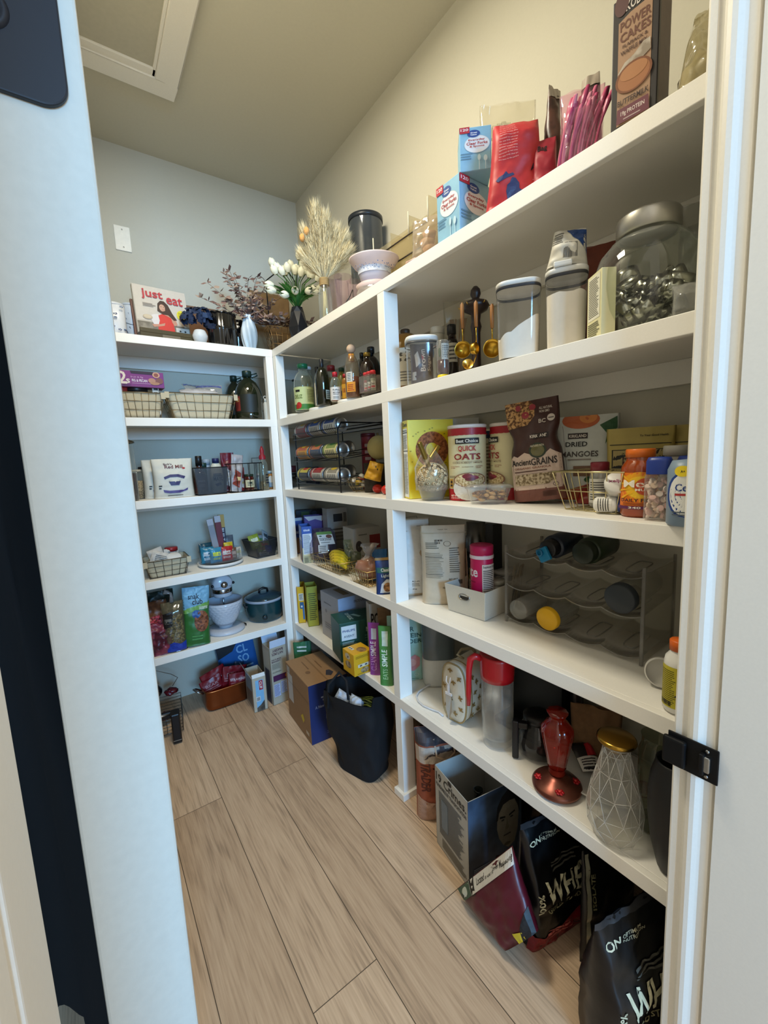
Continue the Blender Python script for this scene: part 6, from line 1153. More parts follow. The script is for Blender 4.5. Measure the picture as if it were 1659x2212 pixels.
for nm, a in (('front_wall', (-w/2, w/2, -d/2, -d/2+.002)), ('back_wall', (-w/2, w/2, d/2-.002, d/2)), ('side_wall', (-w/2, -w/2+.002, -d/2+.002, d/2-.002)), ('side_wall', (w/2-.002, w/2, -d/2+.002, d/2-.002))): G().box(*a, 0, h, m).build(nm, t)
G().box(-w/2+.002, w/2-.002, -d/2+.002, d/2-.002, 0, .002, m).build('base', t)
for i, (dy, c, lab) in enumerate(((.024, '8a2a3a', 'red-capped spice jar with maroon spice, left in the clear bin'), (.0, '2a2a22', 'red-capped spice jar with dark herbs, middle of the clear bin'), (-.024, '9a9a92', 'red-capped jar of salt, right in the clear bin'))):
    q = p+Vector((0, dy, .003)); bottle('spice_jar', lab, 'spice jar', q, body(.0108, .058, .009, .003, sh=.006), CL, (capp(.0112, .061, .075), mat('c02a32', .35)), ([(.0001, .002), (.0098, .002), (.0098, .045), (.0001, .045)], mat(c, .7)), (.008, .035, .0112, .8, 'c6c2ba', [('l', -.4, .5, .4, .9, 2, '4a4a46'), ('r', -.4, .1, .4, .35, 'b04048')]), rz=camrz(q), group='spice jars in the clear bin')
# ---- shelf 4: can rack, snack basket, tomatoes
def canrack():
    p0, p1 = Rt(4, 646, .045), Rt(4, 737, .045); L = p0.y-p1.y; c = (p0+p1)/2; D = .29; t = thing('can_rack', 'black wire three-tier can rack on the shelf nearest the corner', 'can rack', (c.x, c.y, c.z), AR); m = BLKM; H = hup(p1, 912)
    M = lambda x, y, z: Vector((x, y, z))
    zt = [.035, .035+H*.36, .035+H*.72]
    g = G()
    for x in (-L/2, L/2):
        g.tube([M(x, 0, .0), M(x, 0, H*.9), M(x, .02, H), M(x, D, H), M(x, D, 0)], .0035, m, 8)
    g.tube([M(-L/2, D, H), M(L/2, D, H)], .0035, m); g.build('side_frame', t)
    for z in zt:
        g = G(); g.tube([M(-L/2, -.012, z+.028), M(-L/2, -.012, z), M(L/2, -.012, z), M(L/2, -.012, z+.028)], .0022, m, 6, True)
        for x in (-L/2, -L/6, L/6, L/2): g.tube([M(x, -.012, z), M(x, D, z+.035)], .002, m)
        g.tube([M(-L/2, D, z+.035), M(L/2, D, z+.035)], .002, m)
        for x in (-L/2, L/2): g.tube([M(x, -.012, z+.028), M(x, D, z+.063)], .002, m)
        g.build('tier', t)
    base = Matrix.Translation(c) @ Matrix.Rotation(AR, 4, 'Z'); Rr = .034
    rows = [[(.073, 'c9c2b4', '8a8272', 'cream and blue labelled can'), (.073, 'b9b4a6', '8a2f2a', 'cream labelled can with a red stripe'), (.073, '2b3140', 'b8a83c', 'navy and yellow labelled can')],
            [(.075, 'd0c48a', '7a8a4a', 'yellow-cream labelled can with an open shine'), (.07, '41506a', 'b06a42', 'blue and orange labelled can'), (.07, 'c08a32', 'a8502a', 'orange labelled can')],
            [(.075, 'c9c6bc', '37508a', 'white, blue and red labelled can'), (.07, 'b5b0a6', '3a5a9a', 'pale labelled can with a blue edge'), (.055, '8c4248', 'b8b4ac', 'dark red labelled can')]]
    for k, row in enumerate(rows):
        x = L/2
        for j, (ln, c1, c2, lab) in enumerate(row):
            ln = L/3*.92; xx = x-.004-ln/2; x -= L/3; z = zt[k]+.011+Rr
            q = base @ Vector((xx-ln/2, .025, z)); tt = thing('food_can', '%s lying in the %s tier of the black rack' % (lab, ('bottom', 'middle', 'top')[k]), 'can', q, AR, 'cans in the black rack', ); MM = Matrix.Rotation(pi/2, 4, 'Y')
            sv = mat('a9a9a6', .3, .9)
            G().lathe([(.0001, .003), (Rr*.9, .003), (Rr*.94, 0), (Rr, .001), (Rr, .004), (Rr*.98, .005), (Rr*.98, ln-.005), (Rr, ln-.004), (Rr, ln-.001), (Rr*.94, ln), (Rr*.9, ln-.003), (Rr*.6, ln-.004), (Rr*.58, ln-.003), (.0001, ln-.003)], sv, 36, M=MM).build('can_body', tt)
            rr = random.Random(k*5+j); els = [('r', -.5, 0, .5, 1, c1), ('r', -.5, .0, .5, .12, c2), ('r', -.1, .2, .12, .9, c2), ('l', .15, .2, .45, .85, 5, '6a675f'), ('l', -.45, .2, -.15, .85, 5, '6a675f'), ('e', .0, .55, .05, .2, ('b8323a', 'd8b83c', '3a6a3a')[rr.randrange(3)])]
            printing(lambda xa, ya, o: tuple(MM @ Vector(((Rr*.985+o)*cos(xa/Rr+pi+.5), (Rr*.985+o)*sin(xa/Rr+pi+.5), ya+.006))), 2*pi*Rr, ln-.012, els, tt, 'label')
        if k < 2:
            for j, lab in ((0, 'dark can end behind'),): 
                q = base @ Vector((L/2-L/3*.95, .10, zt[k]+Rr+.022)); tt = thing('food_can', 'can in the second row of the %s tier, only its metal end showing' % ('bottom', 'middle')[k], 'can', q, AR, 'cans in the black rack')
                G().lathe([(.0001, .003), (Rr*.9, .003), (Rr*.94, 0), (Rr, .001), (Rr, .069), (Rr*.94, .07), (Rr*.9, .066), (.0001, .066)], mat('84847f', .3, .9), 32, M=MM).build('can_body', tt)
canrack()
p = Rt(4, 631, .11); bottle('preserve_jar', 'glass preserve jar with a dark label in the corner beside the can rack', 'jar', p, body(.032, hup(p, 1016)-.012, .028, .002, sh=.01), CL, (capp(.031, hup(p, 1016)-.012, hup(p, 1006)), mat('5c2328', .4)), ([(.0001, .003), (.029, .003), (.029, .08), (.0001, .08)], mat('4a3a34', .4)), (.05, .085, .0325, 1.2, '1e1c1e', [('t', 'Tostitos', -.4, .35, .3, .7, '9a9a96')]), rz=camrz(p))
p = Rt(4, 676, .32); carton('food_box', 'dark blue carton standing behind the can rack', 'food box', p, AR, .14, .03, .11, '27324a', {'f': [('l', -.4, .6, .0, .8, 2, '8a94a8')]})
p = Rt(4, 800, .24); bottle('snack_canister', 'tall red snack canister at the back beside the divider post', 'canister', p, [(.0001, 0), (.034, 0), (.034, hup(p, 942))], mat('7c1f30', .4), (capp(.035, hup(p, 942)-.004, hup(p, 936)), mat('5a1824', .4)), None, (.03, hup(p, 950), .0345, 1.3, None, [('l', -.2, .5, .2, .95, 3, 'a89aa0'), ('r', -.2, .0, .3, .2, 'b5a86a')]), rz=camrz(p))
p = Rt(4, 822, .20); o = thing('squash', 'pale yellow rounded squash behind the divider post', 'squash', p, 0); h = hup(p, 940); G().ell((0, 0, h-.055), .052, .052, .055, mat('b8ab72', .6), 24).build('squash', o); G().tube([(0, 0, h*.97), (0, .005, h+.01)], .005, '6a5a34').build('stem', o)
p = Rt(4, 806, .09); t, fn = pouch('paper_bag', 'bright yellow crumpled paper bag leaning above the tomatoes', 'paper bag', p+Vector((0, 0, .062)), camrz(p, .1), .075, .075, .05, mat('cf9a1e', .5, var=.15), [('e', -.05, .8, .04, .05, '2a2218'), ('e', .1, .7, .04, .05, '2a2218')], seed=14, crump=.016, tilt=(.2, .3), topw=.8, full=.6)
p = Rt(4, 812, .16); pouch('produce_bag', 'dark mesh produce bag holding up the yellow bag', 'bag', p, camrz(p), .10, .13, .07, mat('2e2820', .8, var=.3), seed=15, crump=.012)
def snackbasket():
    p = Fl(4, 762, 1064); p.x += .055; t = thing('wire_basket', 'oval wire basket full of small wrapped sweets beside the tomatoes', 'basket', p, camrz(p)); m = mat('8a7a5a', .3, .9); g = G()
    for z, r in ((.006, .045), (.025, .060), (.045, .068), (.065, .072)): g.tube([(r*cos(a), r*.72*sin(a), z) for a in [i*pi/14 for i in range(28)]], .0016, m, 5, True)
    for i in range(18): a = i*pi/9; g.tube([(.045*cos(a), .032*sin(a), .006), (.062*cos(a), .045*sin(a), .03), (.072*cos(a), .052*sin(a), .065)], .0011, m, 4)
    for i in range(4): a = pi/4+i*pi/2; g.ell((.042*cos(a), .03*sin(a), .003), .003, .003, .003, m, 8)
    g.build('wire_frame', t)
    rr = random.Random(20); cols = ['c9a22a', 'b9b4ac', 'd8d2c4', 'a8323a', '6a4a2c', 'c9b23c', '8a8478', 'e0ddd4']
    cn = ['gold', 'grey', 'cream', 'red', 'brown', 'yellow', 'silver', 'white']
    for i in range(16):
        a = rr.random()*6.28; q = rr.random()**.5*.042; z = .012+.06*(i/16)
        b = blob(i+3, .014+.005*rr.random(), .010, .007, mat(cols[i % 8], .25, var=.2), .5, n=12); o = b.build('wrapped_sweet')
        tagit(o, '%s wrapped sweet %s in the oval wire basket' % (cn[i % 8], ('near the bottom', 'heaped on top')[i > 7]), 'sweet', (p.x+q*cos(a), p.y+q*sin(a)*.8, p.z+z), rr.random()*6, 'wrapped sweets in the oval basket', (rr.random()-.5, rr.random()-.5))
snackbasket()
for (u, v, lab) in ((807, 1066, 'ripe red tomato next to the oval wire basket'), (826, 1069, 'ripe red tomato half hidden by the divider post')):
    p = Fl(4, u, v)+Vector((.022, 0, 0)); t = thing('tomato', lab, 'tomato', p, 0, 'tomatoes'); G().ell((0, 0, .0195), .0225, .0225, .0195, mat('c8281c', .25, coat=.4), 24).build('fruit', t)
    g = G()
    for k in range(5): a = k*1.26; g.add([(0, 0, .0395), (.009*cos(a)-.002*sin(a), .009*sin(a)+.002*cos(a), .0385), (.009*cos(a)+.002*sin(a), .009*sin(a)-.002*cos(a), .0385)], [(0, 2, 1)], '3c5a26')
    g.build('calyx', t)
# ---- shelf 3: cracker boxes, clamshell, bananas, bread
p = Fl(3, 646, 1213); rz = camrz(p, -.1)
def at3(u, v, dx=0, dy=0): q = Fl(3, u, v); return Vector((q.x+dx, q.y+dy, q.z))
tb = at3(656, 1214, .03, .02); H = hup(tb, 1134)
carton('cracker_box', 'open blue and yellow cracker box with its nutrition side facing out', 'cracker box', tb, camrz(tb, .12), .055, .12, H, '23489a', {'f': [('r', -.5, 0, .5, .42, mat('c3bb94', .5)), ('t', 'triscuit', -.3, .87, .3, .93, 'dfe6f0'), ('r', -.42, .24, .44, .80, 'cfd6dc'), ('l', -.38, .26, .4, .78, 16, '5a6a80'), ('b', -.4, .02, .0, .16, INK), ('l', -.4, .0, .45, .2, 6, '8a8258')], 'l': [('t', 'triscuit', -.4, .6, .4, .72, 'dfe6f0'), ('p', [(-.4, .1), (0, .0), (.4, .1), (.3, .4), (-.1, .5)], mat('8a6a3c', .6))]}, 'cracker boxes', open_top=True)
tb = at3(634, 1200, .05, .05); carton('cracker_box', 'dark blue cracker box behind the open one, in the corner', 'cracker box', tb, camrz(tb, .25), .085, .05, hup(tb, 1118), '2c3f86', {'f': [('t', 'Triscuit', -.4, .56, .4, .66, 'd0d6e2'), ('p', [(-.3, .1), (0, .0), (.35, .1), (.2, .42), (-.05, .46)], mat('8a6440', .6)), ('r', -.4, .92, .4, 1, 'b5b4b8')]}, 'cracker boxes')
tb = Rt(3, 684, .17); carton('snack_box', 'open purple snack box with torn white edges', 'snack box', tb, camrz(tb, .1), .125, .07, hup(tb, 1113), '4a2a80', {'f': [('p', [(-.5, 1), (-.3, .88), (0, .92), (.3, .86), (.5, .93), (.5, 1)], 'c9c6cc'), ('e', .2, .6, .06, .04, 'a8a0b8'), ('t', 'ANNIES', -.2, .3, .3, .42, '8a7ab0')]}, open_top=True)
tb = Rt(3, 672, .29); carton('snack_box', 'dark teal and blue box behind the purple one', 'snack box', tb, camrz(tb), .17, .06, hup(tb, 1100), '1f3040', {'f': [('r', -.3, .8, .0, .95, '4a6a3a'), ('e', .2, .9, .1, .06, '3a5a8a')]})
tb = Rt(3, 728, .24); carton('tea_box', 'white carton with a dark label, left of two white cartons', 'carton', tb, camrz(tb, .35), .12, .08, hup(tb, 1096), '9c9a96', {'f': [('r', -.2, .72, .25, .88, '26262a'), ('t', 'joe', -.3, .4, .0, .5, '5a5a5a'), ('b', .3, .7, .45, .9, INK), ('r', -.5, .0, .5, .5, '76726c'), ('l', -.4, .3, .4, .6, 4, '5a5650')]}, 'white cartons')
tb = Rt(3, 784, .22); carton('tea_box', 'white carton with a red panel, right of two white cartons', 'carton', tb, camrz(tb, .45), .15, .12, hup(tb, 1136), 'a5a29c', {'f': [('r', .1, .45, .5, .8, '7c2420'), ('e', -.3, .55, .12, .14, '3a3230'), ('l', -.3, .8, .1, .86, 1, '6a6864')]}, 'white cartons')
def basket3():
    p = Rt(3, 735, .10); t = thing('wire_basket', 'gold wire basket holding bananas and a clear clamshell', 'basket', p, AR); wire_basket(t, .30, .17, .06, mat('b59a62', .35, .85), .0013, nx=10, ny=5, nz=2, flare=.78)
    q = Rt(3, 800, .075); t2 = thing('wire_basket', 'gold wire basket holding the bagged bread beside the divider post', 'basket', q, AR); wire_basket(t2, .16, .13, .07, mat('b59a62', .35, .85), .0013, nx=8, ny=5, nz=2, flare=.75)
    ym = mat('c9b01c', .5, col2='a89c1e', scale=30)
    for i in range(4):
        c = Rt(3, 733, .045+.018*i)+Vector((0, 0, .045+.006*i)); b = thing('banana', ('yellow banana with dark spots, frontmost of the bunch', 'second banana from the front of the bunch', 'third banana from the front of the bunch', 'rearmost banana of the bunch')[i], 'banana', c, AR+.05*i, 'bananas')
        P = []; R = []
        for k in range(15): s = k/14; a = (s-.5)*1.5; P.append((.075*sin(a)/.68, .012*i*0, -.075*(1-cos(a))+.012)); R.append(.0165*min(1, .35+2.6*s)*min(1, .35+2.6*(1-s)))
        G().tube(P, R, ym, 10).build('fruit', b); G().tube([P[-1], (P[-1][0]+.018, 0, P[-1][2]+.012)], .004, '8a8a2c').build('stem', b); G().tube([P[0], (P[0][0]-.004, 0, P[0][2]+.003)], .006, '2a2212').build('tip', b)
        g = G()
        for k in (5, 8): g.ell((P[k][0], -.0135, P[k][2]+.004), .004, .003, .003, '2a2212', 8)
        g.build('bruise', b)
    c = Rt(3, 700, .10)+Vector((0, 0, .012)); t = thing('clamshell', 'clear plastic clamshell with a green and white bakery label', 'food container', c, camrz(c, .0), tilt=(-.35, 0)); h = hup(c, 1140)
    G().lathe([(.0001, .0), (.06, .002), (.072, .03), (.076, h*.5), (.070, h*.8), (.05, h*.97), (.0001, h)], clear('e0dae2', .10, .05, '8e8494', .5), 28, sy=.6, p=2.8).build('clear_shell', t)
    printing(lambda x, y, o: (x+.012-.25*(y-.05), -.049-o, y+h*.42), .08, .07, [('r', -.5, 0, .5, 1, 'd2d0cc'), ('r', -.5, .78, .5, 1, mat('5c8432', .5)), ('t', 'SOUR DOUGH', -.42, .30, .35, .52, '2a2622'), ('e', .25, .62, .2, .14, mat('6a3a22', .6)), ('e', -.3, .66, .1, .05, '2a4a2c'), ('l', -.4, .1, .3, .22, 1, '77756f')], t, 'label')
    printing(lambda x, y, o: (x+.0, -.048-o, y+h*.16), .05, .045, [('r', -.5, 0, .5, 1, 'b9b8b6'), ('l', -.4, .1, .4, .9, 4, '5a5a5a')], t, 'price_label')
    G().ell((0, 0, h*.4), .052, .03, h*.36, mat('4a3440', .7), 16, jit=.2).build('bread', t)
    c = Rt(3, 797, .07)+Vector((0, 0, .014)); t = thing('bread_bag', 'clear tied bag of pinkish bread rolls beside the divider post', 'bread bag', c, camrz(c)); h = hup(c, 1178)
    b = blob(7, .058, .048, h*.34, clear('e8cdbd', .30, .1, 'b98e76', .5), .25, n=30); b.build('plastic_bag', t)
    g = G(); g.ell((-.015, 0, h*.34), .04, .034, h*.27, mat('b48a70', .7), 16, jit=.3); g.ell((.02, .0, h*.28), .03, .03, h*.22, mat('a87c62', .7), 16, jit=.3); g.build('bread_rolls', t)
    s0 = Vector((2, 3, 4)); cl = clear('e6e2de', .25, .1, 'c6c0ba', .7)
    g = G(); g.grid(lambda a, q: ((.012+.03*abs(q-.35)**1.1*1.5)*(1+.5*noise.noise(Vector((cos(2*pi*a)*2, sin(2*pi*a)*2, q*4))+s0))*cos(2*pi*a)+.012*q, (.012+.03*abs(q-.35)**1.1*1.5)*sin(2*pi*a), h*.58+q*h*.44), 24, 10, cl, wrap=True); g.build('bag_neck', t)
    c = Rt(3, 764, .15)+Vector((0, 0, .01)); o = pouch('produce_bag', 'pale green produce bag slumped between the clamshell and the bread', 'bag', c, camrz(c), .09, hup(c, 1165), .06, clear('c9d0bc', .35, .15, '8e967c', .5), seed=18, crump=.014)
basket3()
p = at3(826, 1283, .0, -.0); p.x = XF+.035; t, fn = pouch('cracker_pouch', 'dark blue cracker pouch with a picture of crackers, against the divider post', 'food pouch', p, camrz(p, .08), .07, hup(p, 1204), .03, mat('1e3568', .4), [('r', -.5, .6, .5, .74, mat('22584e', .5)), ('t', 'Lightly', -.2, .46, .4, .56, 'c6d2d8'), ('t', 'Classic', -.2, .63, .35, .72, 'd8dcd8'), ('p', [(-.3, .05), (.5, .05), (.5, .4), (.1, .42), (-.2, .3)], 'c9ccd0'), ('e', .15, .2, .25, .13, mat('a87848', .6, col2='6a4426', scale=60)), ('r', -.5, .93, .5, 1, '8a6a32')], seed=19, crump=.002)
p = Rt(3, 822, .13); pouch('cracker_pouch', 'light blue pouch top peeking out above the dark blue one', 'food pouch', p, camrz(p), .07, hup(p, 1186), .03, mat('3a78b8', .4), seed=22, crump=.004)
# ---- shelf 2: tall cartons, green box, yellow box, protein pouches
p = Fl(2, 652, 1343); p += Vector((.02, .03, 0)); carton('snack_box', 'slim yellow snack box showing a barcode, nearest the corner', 'snack box', p, camrz(p, -.05), .04, .11, hup(p, 1262), 'd4a81c', {'f': [('r', -.3, .62, .4, .82, 'cfccbc'), ('l', -.22, .65, .3, .8, 5, '4a4a48'), ('r', -.2, .4, .35, .58, '2a5a80'), ('r', .15, .1, .4, .5, '2f6aa8'), ('e', .05, .46, .12, .03, 'd8d4c8')], 'l': [('r', -.5, 0, .5, .95, mat('8a6a34', .5, col2='4a2e1c', scale=30))]}, 'yellow snack boxes', open_top=True)
p = Rt(2, 676, .08); carton('snack_box', 'yellow-green snack box with fine print behind the slim yellow one', 'snack box', p, camrz(p, .1), .06, .10, hup(p, 1262), 'a3a030', {'f': [('l', -.35, .15, .4, .85, 14, '4e4e18')]}, 'yellow snack boxes', open_top=True)
p = Rt(2, 684, .20); o = blob(5, .05, .035, .028, mat('5e2c22', .6, var=.2), .3).build('onion_bag'); tagit(o, 'reddish netted bundle lying behind the yellow snack boxes', 'bag', p, AR)
p = Fl(2, 704, 1372); p = Vector((.985, 1.990, ZS[2])); n = Vector((cos(AR), sin(AR), 0))
a = Rt(2, 697, .055); carton('appliance_box', 'large white carton with faint line drawings behind the green box', 'carton', (a.x+.09, a.y-.10, a.z), AR-.02, .20, .18, hup(a, 1275), 'a8a7ac', {'f': [('t', 'instructions', -.3, .76, .1, .80, '77777c'), ('e', -.2, .6, .05, .04, '8a8a90'), ('n', .2, .5, .06, .05, .2, '77777c'), ('l', -.3, .2, .2, .35, 3, '8a8a90')], 'r': [('r', -.5, 0, .5, 1, mat('a8b4cc', .5)), ('t', 'PRODUCT', .0, .84, .4, .90, '5a5a62'), ('n', .0, .6, .2, .14, .03, '8a90a4')], 't': [('r', -.3, .3, .3, .5, mat('7a6a50', .6))]})
def greenbox():
    a, b = Vector((.905, 1.800, 0)), Vector((.868, 1.632, 0)); ang = math.atan2((b-a).y, (b-a).x); W = .145; ex = Vector((cos(ang), sin(ang), 0)); n = Vector((-sin(ang), cos(ang), 0)); a = b-ex*W; D = .20; c = (a+b)/2+n*D/2
    gm = mat('1f4a40', .4, var=.05); H = .185
    carton('gift_box', 'dark green carton with a white label square, on the shelf above the black bag', 'carton', (c.x, c.y, ZS[2]), ang, W, D, H, gm, {'r': [('r', -.46, .55, -.1, .92, 'd0d8da'), ('t', 'PHILIPS', -.43, .76, -.13, .82, '26407a'), ('t', 'AVENT', -.41, .62, -.15, .68, '5a6a7a'), ('t', 'Natural', .14, .68, .46, .80, 'c0ccc6'), ('l', .1, .42, .48, .62, 3, '4a766a'), ('l', -.45, .42, -.1, .52, 3, 'a8b8b4')], 't': [('p', [(-.1, .4), (.2, .55), (.15, .62), (-.15, .5)], '8fb0a6'), ('t', 'avent', -.3, .3, .3, .42, 'a8c0b8')]}, bev=.002)
    p = Vector((.885, 1.520, ZS[2])); a, b = Vector((.848, 1.578, 0)), Vector((.848, 1.480, 0)); W, D, H = .095, .095, .098; ym = mat('d8a41c', .45, var=.04)
    el = [('l', -.4, .78, .4, .9, 3, '8a6a10'), ('r', -.3, .36, .35, .50, 'd8d0b8'), ('e', -.15, .43, .07, .04, '5a5a58'), ('e', .12, .43, .07, .04, '5a5a58'), ('e', .05, .2, .22, .12, mat('a8926c', .6, col2='6e5a3a', scale=60)), ('l', -.35, .06, .4, .1, 1, '8a6a10')]
    carton('snack_box', 'bright yellow cube carton standing in front of the green box, overhanging the shelf', 'carton', (.848+D/2, 1.529, ZS[2]), AR, W, D, H, ym, {'f': [('e', -.05, .78, .22, .14, 'c9b896'), ('e', .0, .42, .26, .16, mat('a8926c', .6, col2='6e5a3a', scale=60)), ('t', 'JP', -.1, .7, .06, .8, INK)], 'r': el, 't': [('e', .2, .6, .26, .22, mat('a07a4a', .6, col2='6a4a28', scale=40)), ('r', -.4, .2, .0, .36, 'd8d0b8'), ('e', -.3, .28, .05, .05, '5a5a58'), ('e', -.15, .28, .05, .05, '5a5a58')]})
greenbox()
p = Rt(2, 812, .035); h = hup(p, 1345); pouch('protein_pouch', 'purple pouch with white upright lettering next to the yellow cube carton', 'protein pouch', Vector((p.x, p.y, p.z)), AR+.72, .05, h, .028, mat('8c3f92', .4, var=.08), [('t', 'CLEAN', -.3, .10, .2, .36, 'c28ac4', 90), ('t', 'SIMPLE', -.3, .38, .2, .66, 'e6dcea', 90), ('r', -.2, .70, .25, .9, 'b8c0d4')], seed=24, crump=.003)
p = Rt(2, 836, .022); h = hup(p, 1352); pouch('protein_pouch', 'green pouch with white upright lettering between the purple pouch and the divider post', 'protein pouch', p, AR+.72, .055, h, .028, mat('4d8a46', .4, var=.1), [('t', 'EATS', -.2, .12, .2, .3, '9ac08e', 90), ('t', 'SIMPLE', -.25, .34, .2, .62, 'dce8d8', 90), ('r', -.2, .68, .25, .92, 'c0cfc0')], seed=25, crump=.004)
p = Rt(2, 822, .13); carton('powder_box', 'white box with POW in black letters behind the green pouch', 'carton', p, camrz(p, .3), .10, .05, hup(p, 1298), 'b9b5ac', {'f': [('t', 'POW', -.44, .62, .3, .84, INK)]})
p = Rt(2, 838, .10); pouch('paper_bag', 'rumpled brown paper bag top behind the green pouch', 'paper bag', p, camrz(p), .07, hup(p, 1312), .04, mat('8a6a4a', .7, var=.2), seed=26, crump=.01)
# ---- floor, far right: vacuum box, black tote
def boxes0():
    a, b = Vector((.764, 2.070, 0)), Vector((.748, 1.752, 0)); W, D, H = .315, .205, .30; ang = math.atan2((b-a).y, (b-a).x); c = (a+b)/2+Vector((-sin(ang), cos(ang), 0))*D/2; kf = mat('9a7752', .7, var=.06); nv = mat('1c2a5c', .5, var=.05)
    bis = [('r', -.5, 0, .5, 1, nv), ('p', [(-.12, .78), (0, .90), (.04, .90), (.14, .78)], 'b9bccb'), ('e', .01, .84, .04, .02, '1c2a5c'), ('r', -.2, .735, .22, .76, '8e94b0'), ('r', -.16, .69, .2, .715, '8e94b0'), ('t', 'A New Breed of Clean', -.36, .58, .34, .63, '8e94b0'), ('p', [(.05, .24), (.2, .36), (.2, .44), (.12, .47), (.05, .43), (-.02, .47), (-.1, .44), (-.1, .36)], 'b9bccb'), ('t', 'A New', .0, .19, .2, .22, '7880a4'), ('l', -.1, .1, .3, .16, 2, '5a6494')]
    carton('shipping_box', 'brown cardboard box with a dark blue end, standing on the floor', 'box', (c.x, c.y, ZS[0]), ang, W, D, H, kf, {'r': bis, 'f': [('r', -.42, .35, -.2, .85, 'c6c2bc'), ('r', -.44, .86, -.3, .97, 'b0a89c'), ('p', [(.1, .3), (.2, .22), (.26, .3), (.2, .38)], 'c9b02a'), ('r', .3, .1, .42, .16, 'c9b8a0'), ('r', -.5, .70, .5, .706, '77593a')], 't': [('r', -.48, .48, .48, .52, '8a6a48'), ('p', [(.2, .66), (.34, .56), (.4, .66), (.32, .78), (.22, .74)], '3a3a44'), ('e', .1, .25, .05, .06, '7a5a3c'), ('l', -.3, .3, .1, .36, 1, '7a5a3c'), ('l', -.2, .6, .1, .66, 1, '7a5a3c')]}, bev=.003)
    p = Vector((1.03, 2.12, ZS[0])); pouch('paper_bag', 'crumpled grey-brown paper bag behind the cardboard box', 'paper bag', p, -.5, .20, min(.36, hup(p, 1378)), .08, mat('6a5e50', .8, var=.2), seed=27, crump=.02, full=.8)
    p = Vector((.90, 2.15, ZS[0])); pouch('produce_bag', 'green bag with white lettering tucked behind the cardboard box', 'bag', p, -.5, .10, hup(p, 1386), .04, mat('2e6a44', .5), [('l', -.3, .82, .3, .95, 2, 'cfd8d0')], seed=28, crump=.01)
boxes0()
def tote():
    c = Vector((.872, 1.485, ZS[0])); t = thing('tote_bag', 'large black fabric tote bag on the floor against the divider post', 'tote bag', c, AR+.30); m = mat('0e0f13', .85, var=.2, bump=.2, scale=300); W, D, H = .25, .17, .352; s0 = Vector((3, 8, 1))
    def fn(a, b, k=1.0):
        th = 2*pi*a; e = .45; x = math.copysign(abs(cos(th))**e, cos(th)); y = math.copysign(abs(sin(th))**e, sin(th))
        sw = .80+.28*b**.7+.10*sin(pi*b); n = .016*noise.noise(Vector((x*2, y*2, b*4))+s0)*(1 if b > .02 else 0)
        top = .05*(-y*.6)*b**3+(-.05 if y < -.5 else .03)*max(0, b-.7)*1.5
        return ((W/2*sw+n)*x*k-.02*b, (D/2*(.85+.35*b)+n)*y*k, b*H+top)
    g = G(); g.grid(fn, 64, 22, m, wrap=True); g.grid(lambda a, b: fn(a, 1-b*.35, .97), 64, 6, m, wrap=True); g.grid(lambda a, b: (fn(a, 0)[0]*b, fn(a, 0)[1]*b, .001), 64, 1, m, wrap=True); g.build('bag_body', t)
    G().tube([(-.10, -.10, H-.06), (-.115, -.075, H+.03), (-.09, -.03, H+.075), (-.04, -.04, H+.055), (.0, -.075, H+.0)], .006, m, 8).build('handle', t)
    G().grid(lambda a, b: (.9*fn(a, .72)[0]*b, .9*fn(a, .72)[1]*b, H*.76+.015*noise.noise(Vector((a*9, b*5, 0)))), 40, 4, mat('141614', .8), wrap=True).build('inner_fill', t)
    g = G(); rr = random.Random(31); 
    for i in range(26):
        x0, y0 = .01+rr.random()*.045, (rr.random()-.5)*.06; z = H*.80+.02*rr.random(); g.tube([(x0-.06, y0, z), (x0, y0+.01, z+.02), (x0+.05, y0+.015, z+.01)], .0022, ('5a6a22', '3a4a1c', '7a8430')[i % 3], 4)
    M = Matrix.Translation(c) @ Matrix.Rotation(AR+.30, 4, 'Z'); o = g.build('dried_herbs', weld=False); tagit(o, 'green grassy stems poking out of the black tote bag', 'herbs', c+Vector((0, 0, .002)), AR+.30)
    for i, (x, y, z, w, hh, lab) in enumerate(((-.072, -.045, H*.86, .075, .042, 'small white wrapped packet resting in the left of the black tote bag'), (.018, -.058, H*.77, .085, .085, 'larger white folded packet resting in the middle of the black tote bag'))):
        q = M @ Vector((x, y, z)); packet('white_packet', lab, 'packet', q, AR+.5*(1-i), w, hh, .04, mat('c3d2e8', .4, var=.12), [('l', -.3, .3, .2, .5, 2, '8a9ab4')], tilt=(-.5+.3*i, .5*(1-i)-.1), seed=33+i, crump=.012, group='white packets in the tote bag')
tote()
# ================================================================ back unit
def lined_basket(p, rz, W, D, H, label, nx=6, m=None, loose=.0):
    t = thing('lined_basket', label, 'basket', p, rz, 'wire baskets with cloth liners'); m = m or mat('8c7c5e', .35, .8); k = .80
    wire_basket(t, W, D, H, m, .0015, nx=nx, ny=4, nz=3, flare=k, rim=1.5)
    s0 = Vector((W*9, 1, 3))
    def fn(a, b):
        th = 2*pi*a; e = .22; x = math.copysign(abs(cos(th))**e, cos(th)); y = math.copysign(abs(sin(th))**e, sin(th)); q = (k+(1-k)*b)*.965; n = .003*noise.noise(Vector((x*3, y*3, b*5))+s0)
        return (W/2*q*x+n, D/2*q*y+n, .004+(H*1.0)*b)
    g = G(); lm = mat('c2b496', .85, bump=.4, scale=250); g.grid(fn, 72, 8, lm, wrap=True); g.grid(lambda a, b: (fn(a, 0)[0]*b, fn(a, 0)[1]*b, .004), 72, 1, lm, wrap=True); g.build('cloth_liner', t)
    for sx in (-1, 1): G().box(sx*W/2*.97-.010, sx*W/2*.97+.010, -D/2-.004, -D/2-.002, H-.026, H+.004, lm).build('liner_tab', t, bev=.002)
    return t
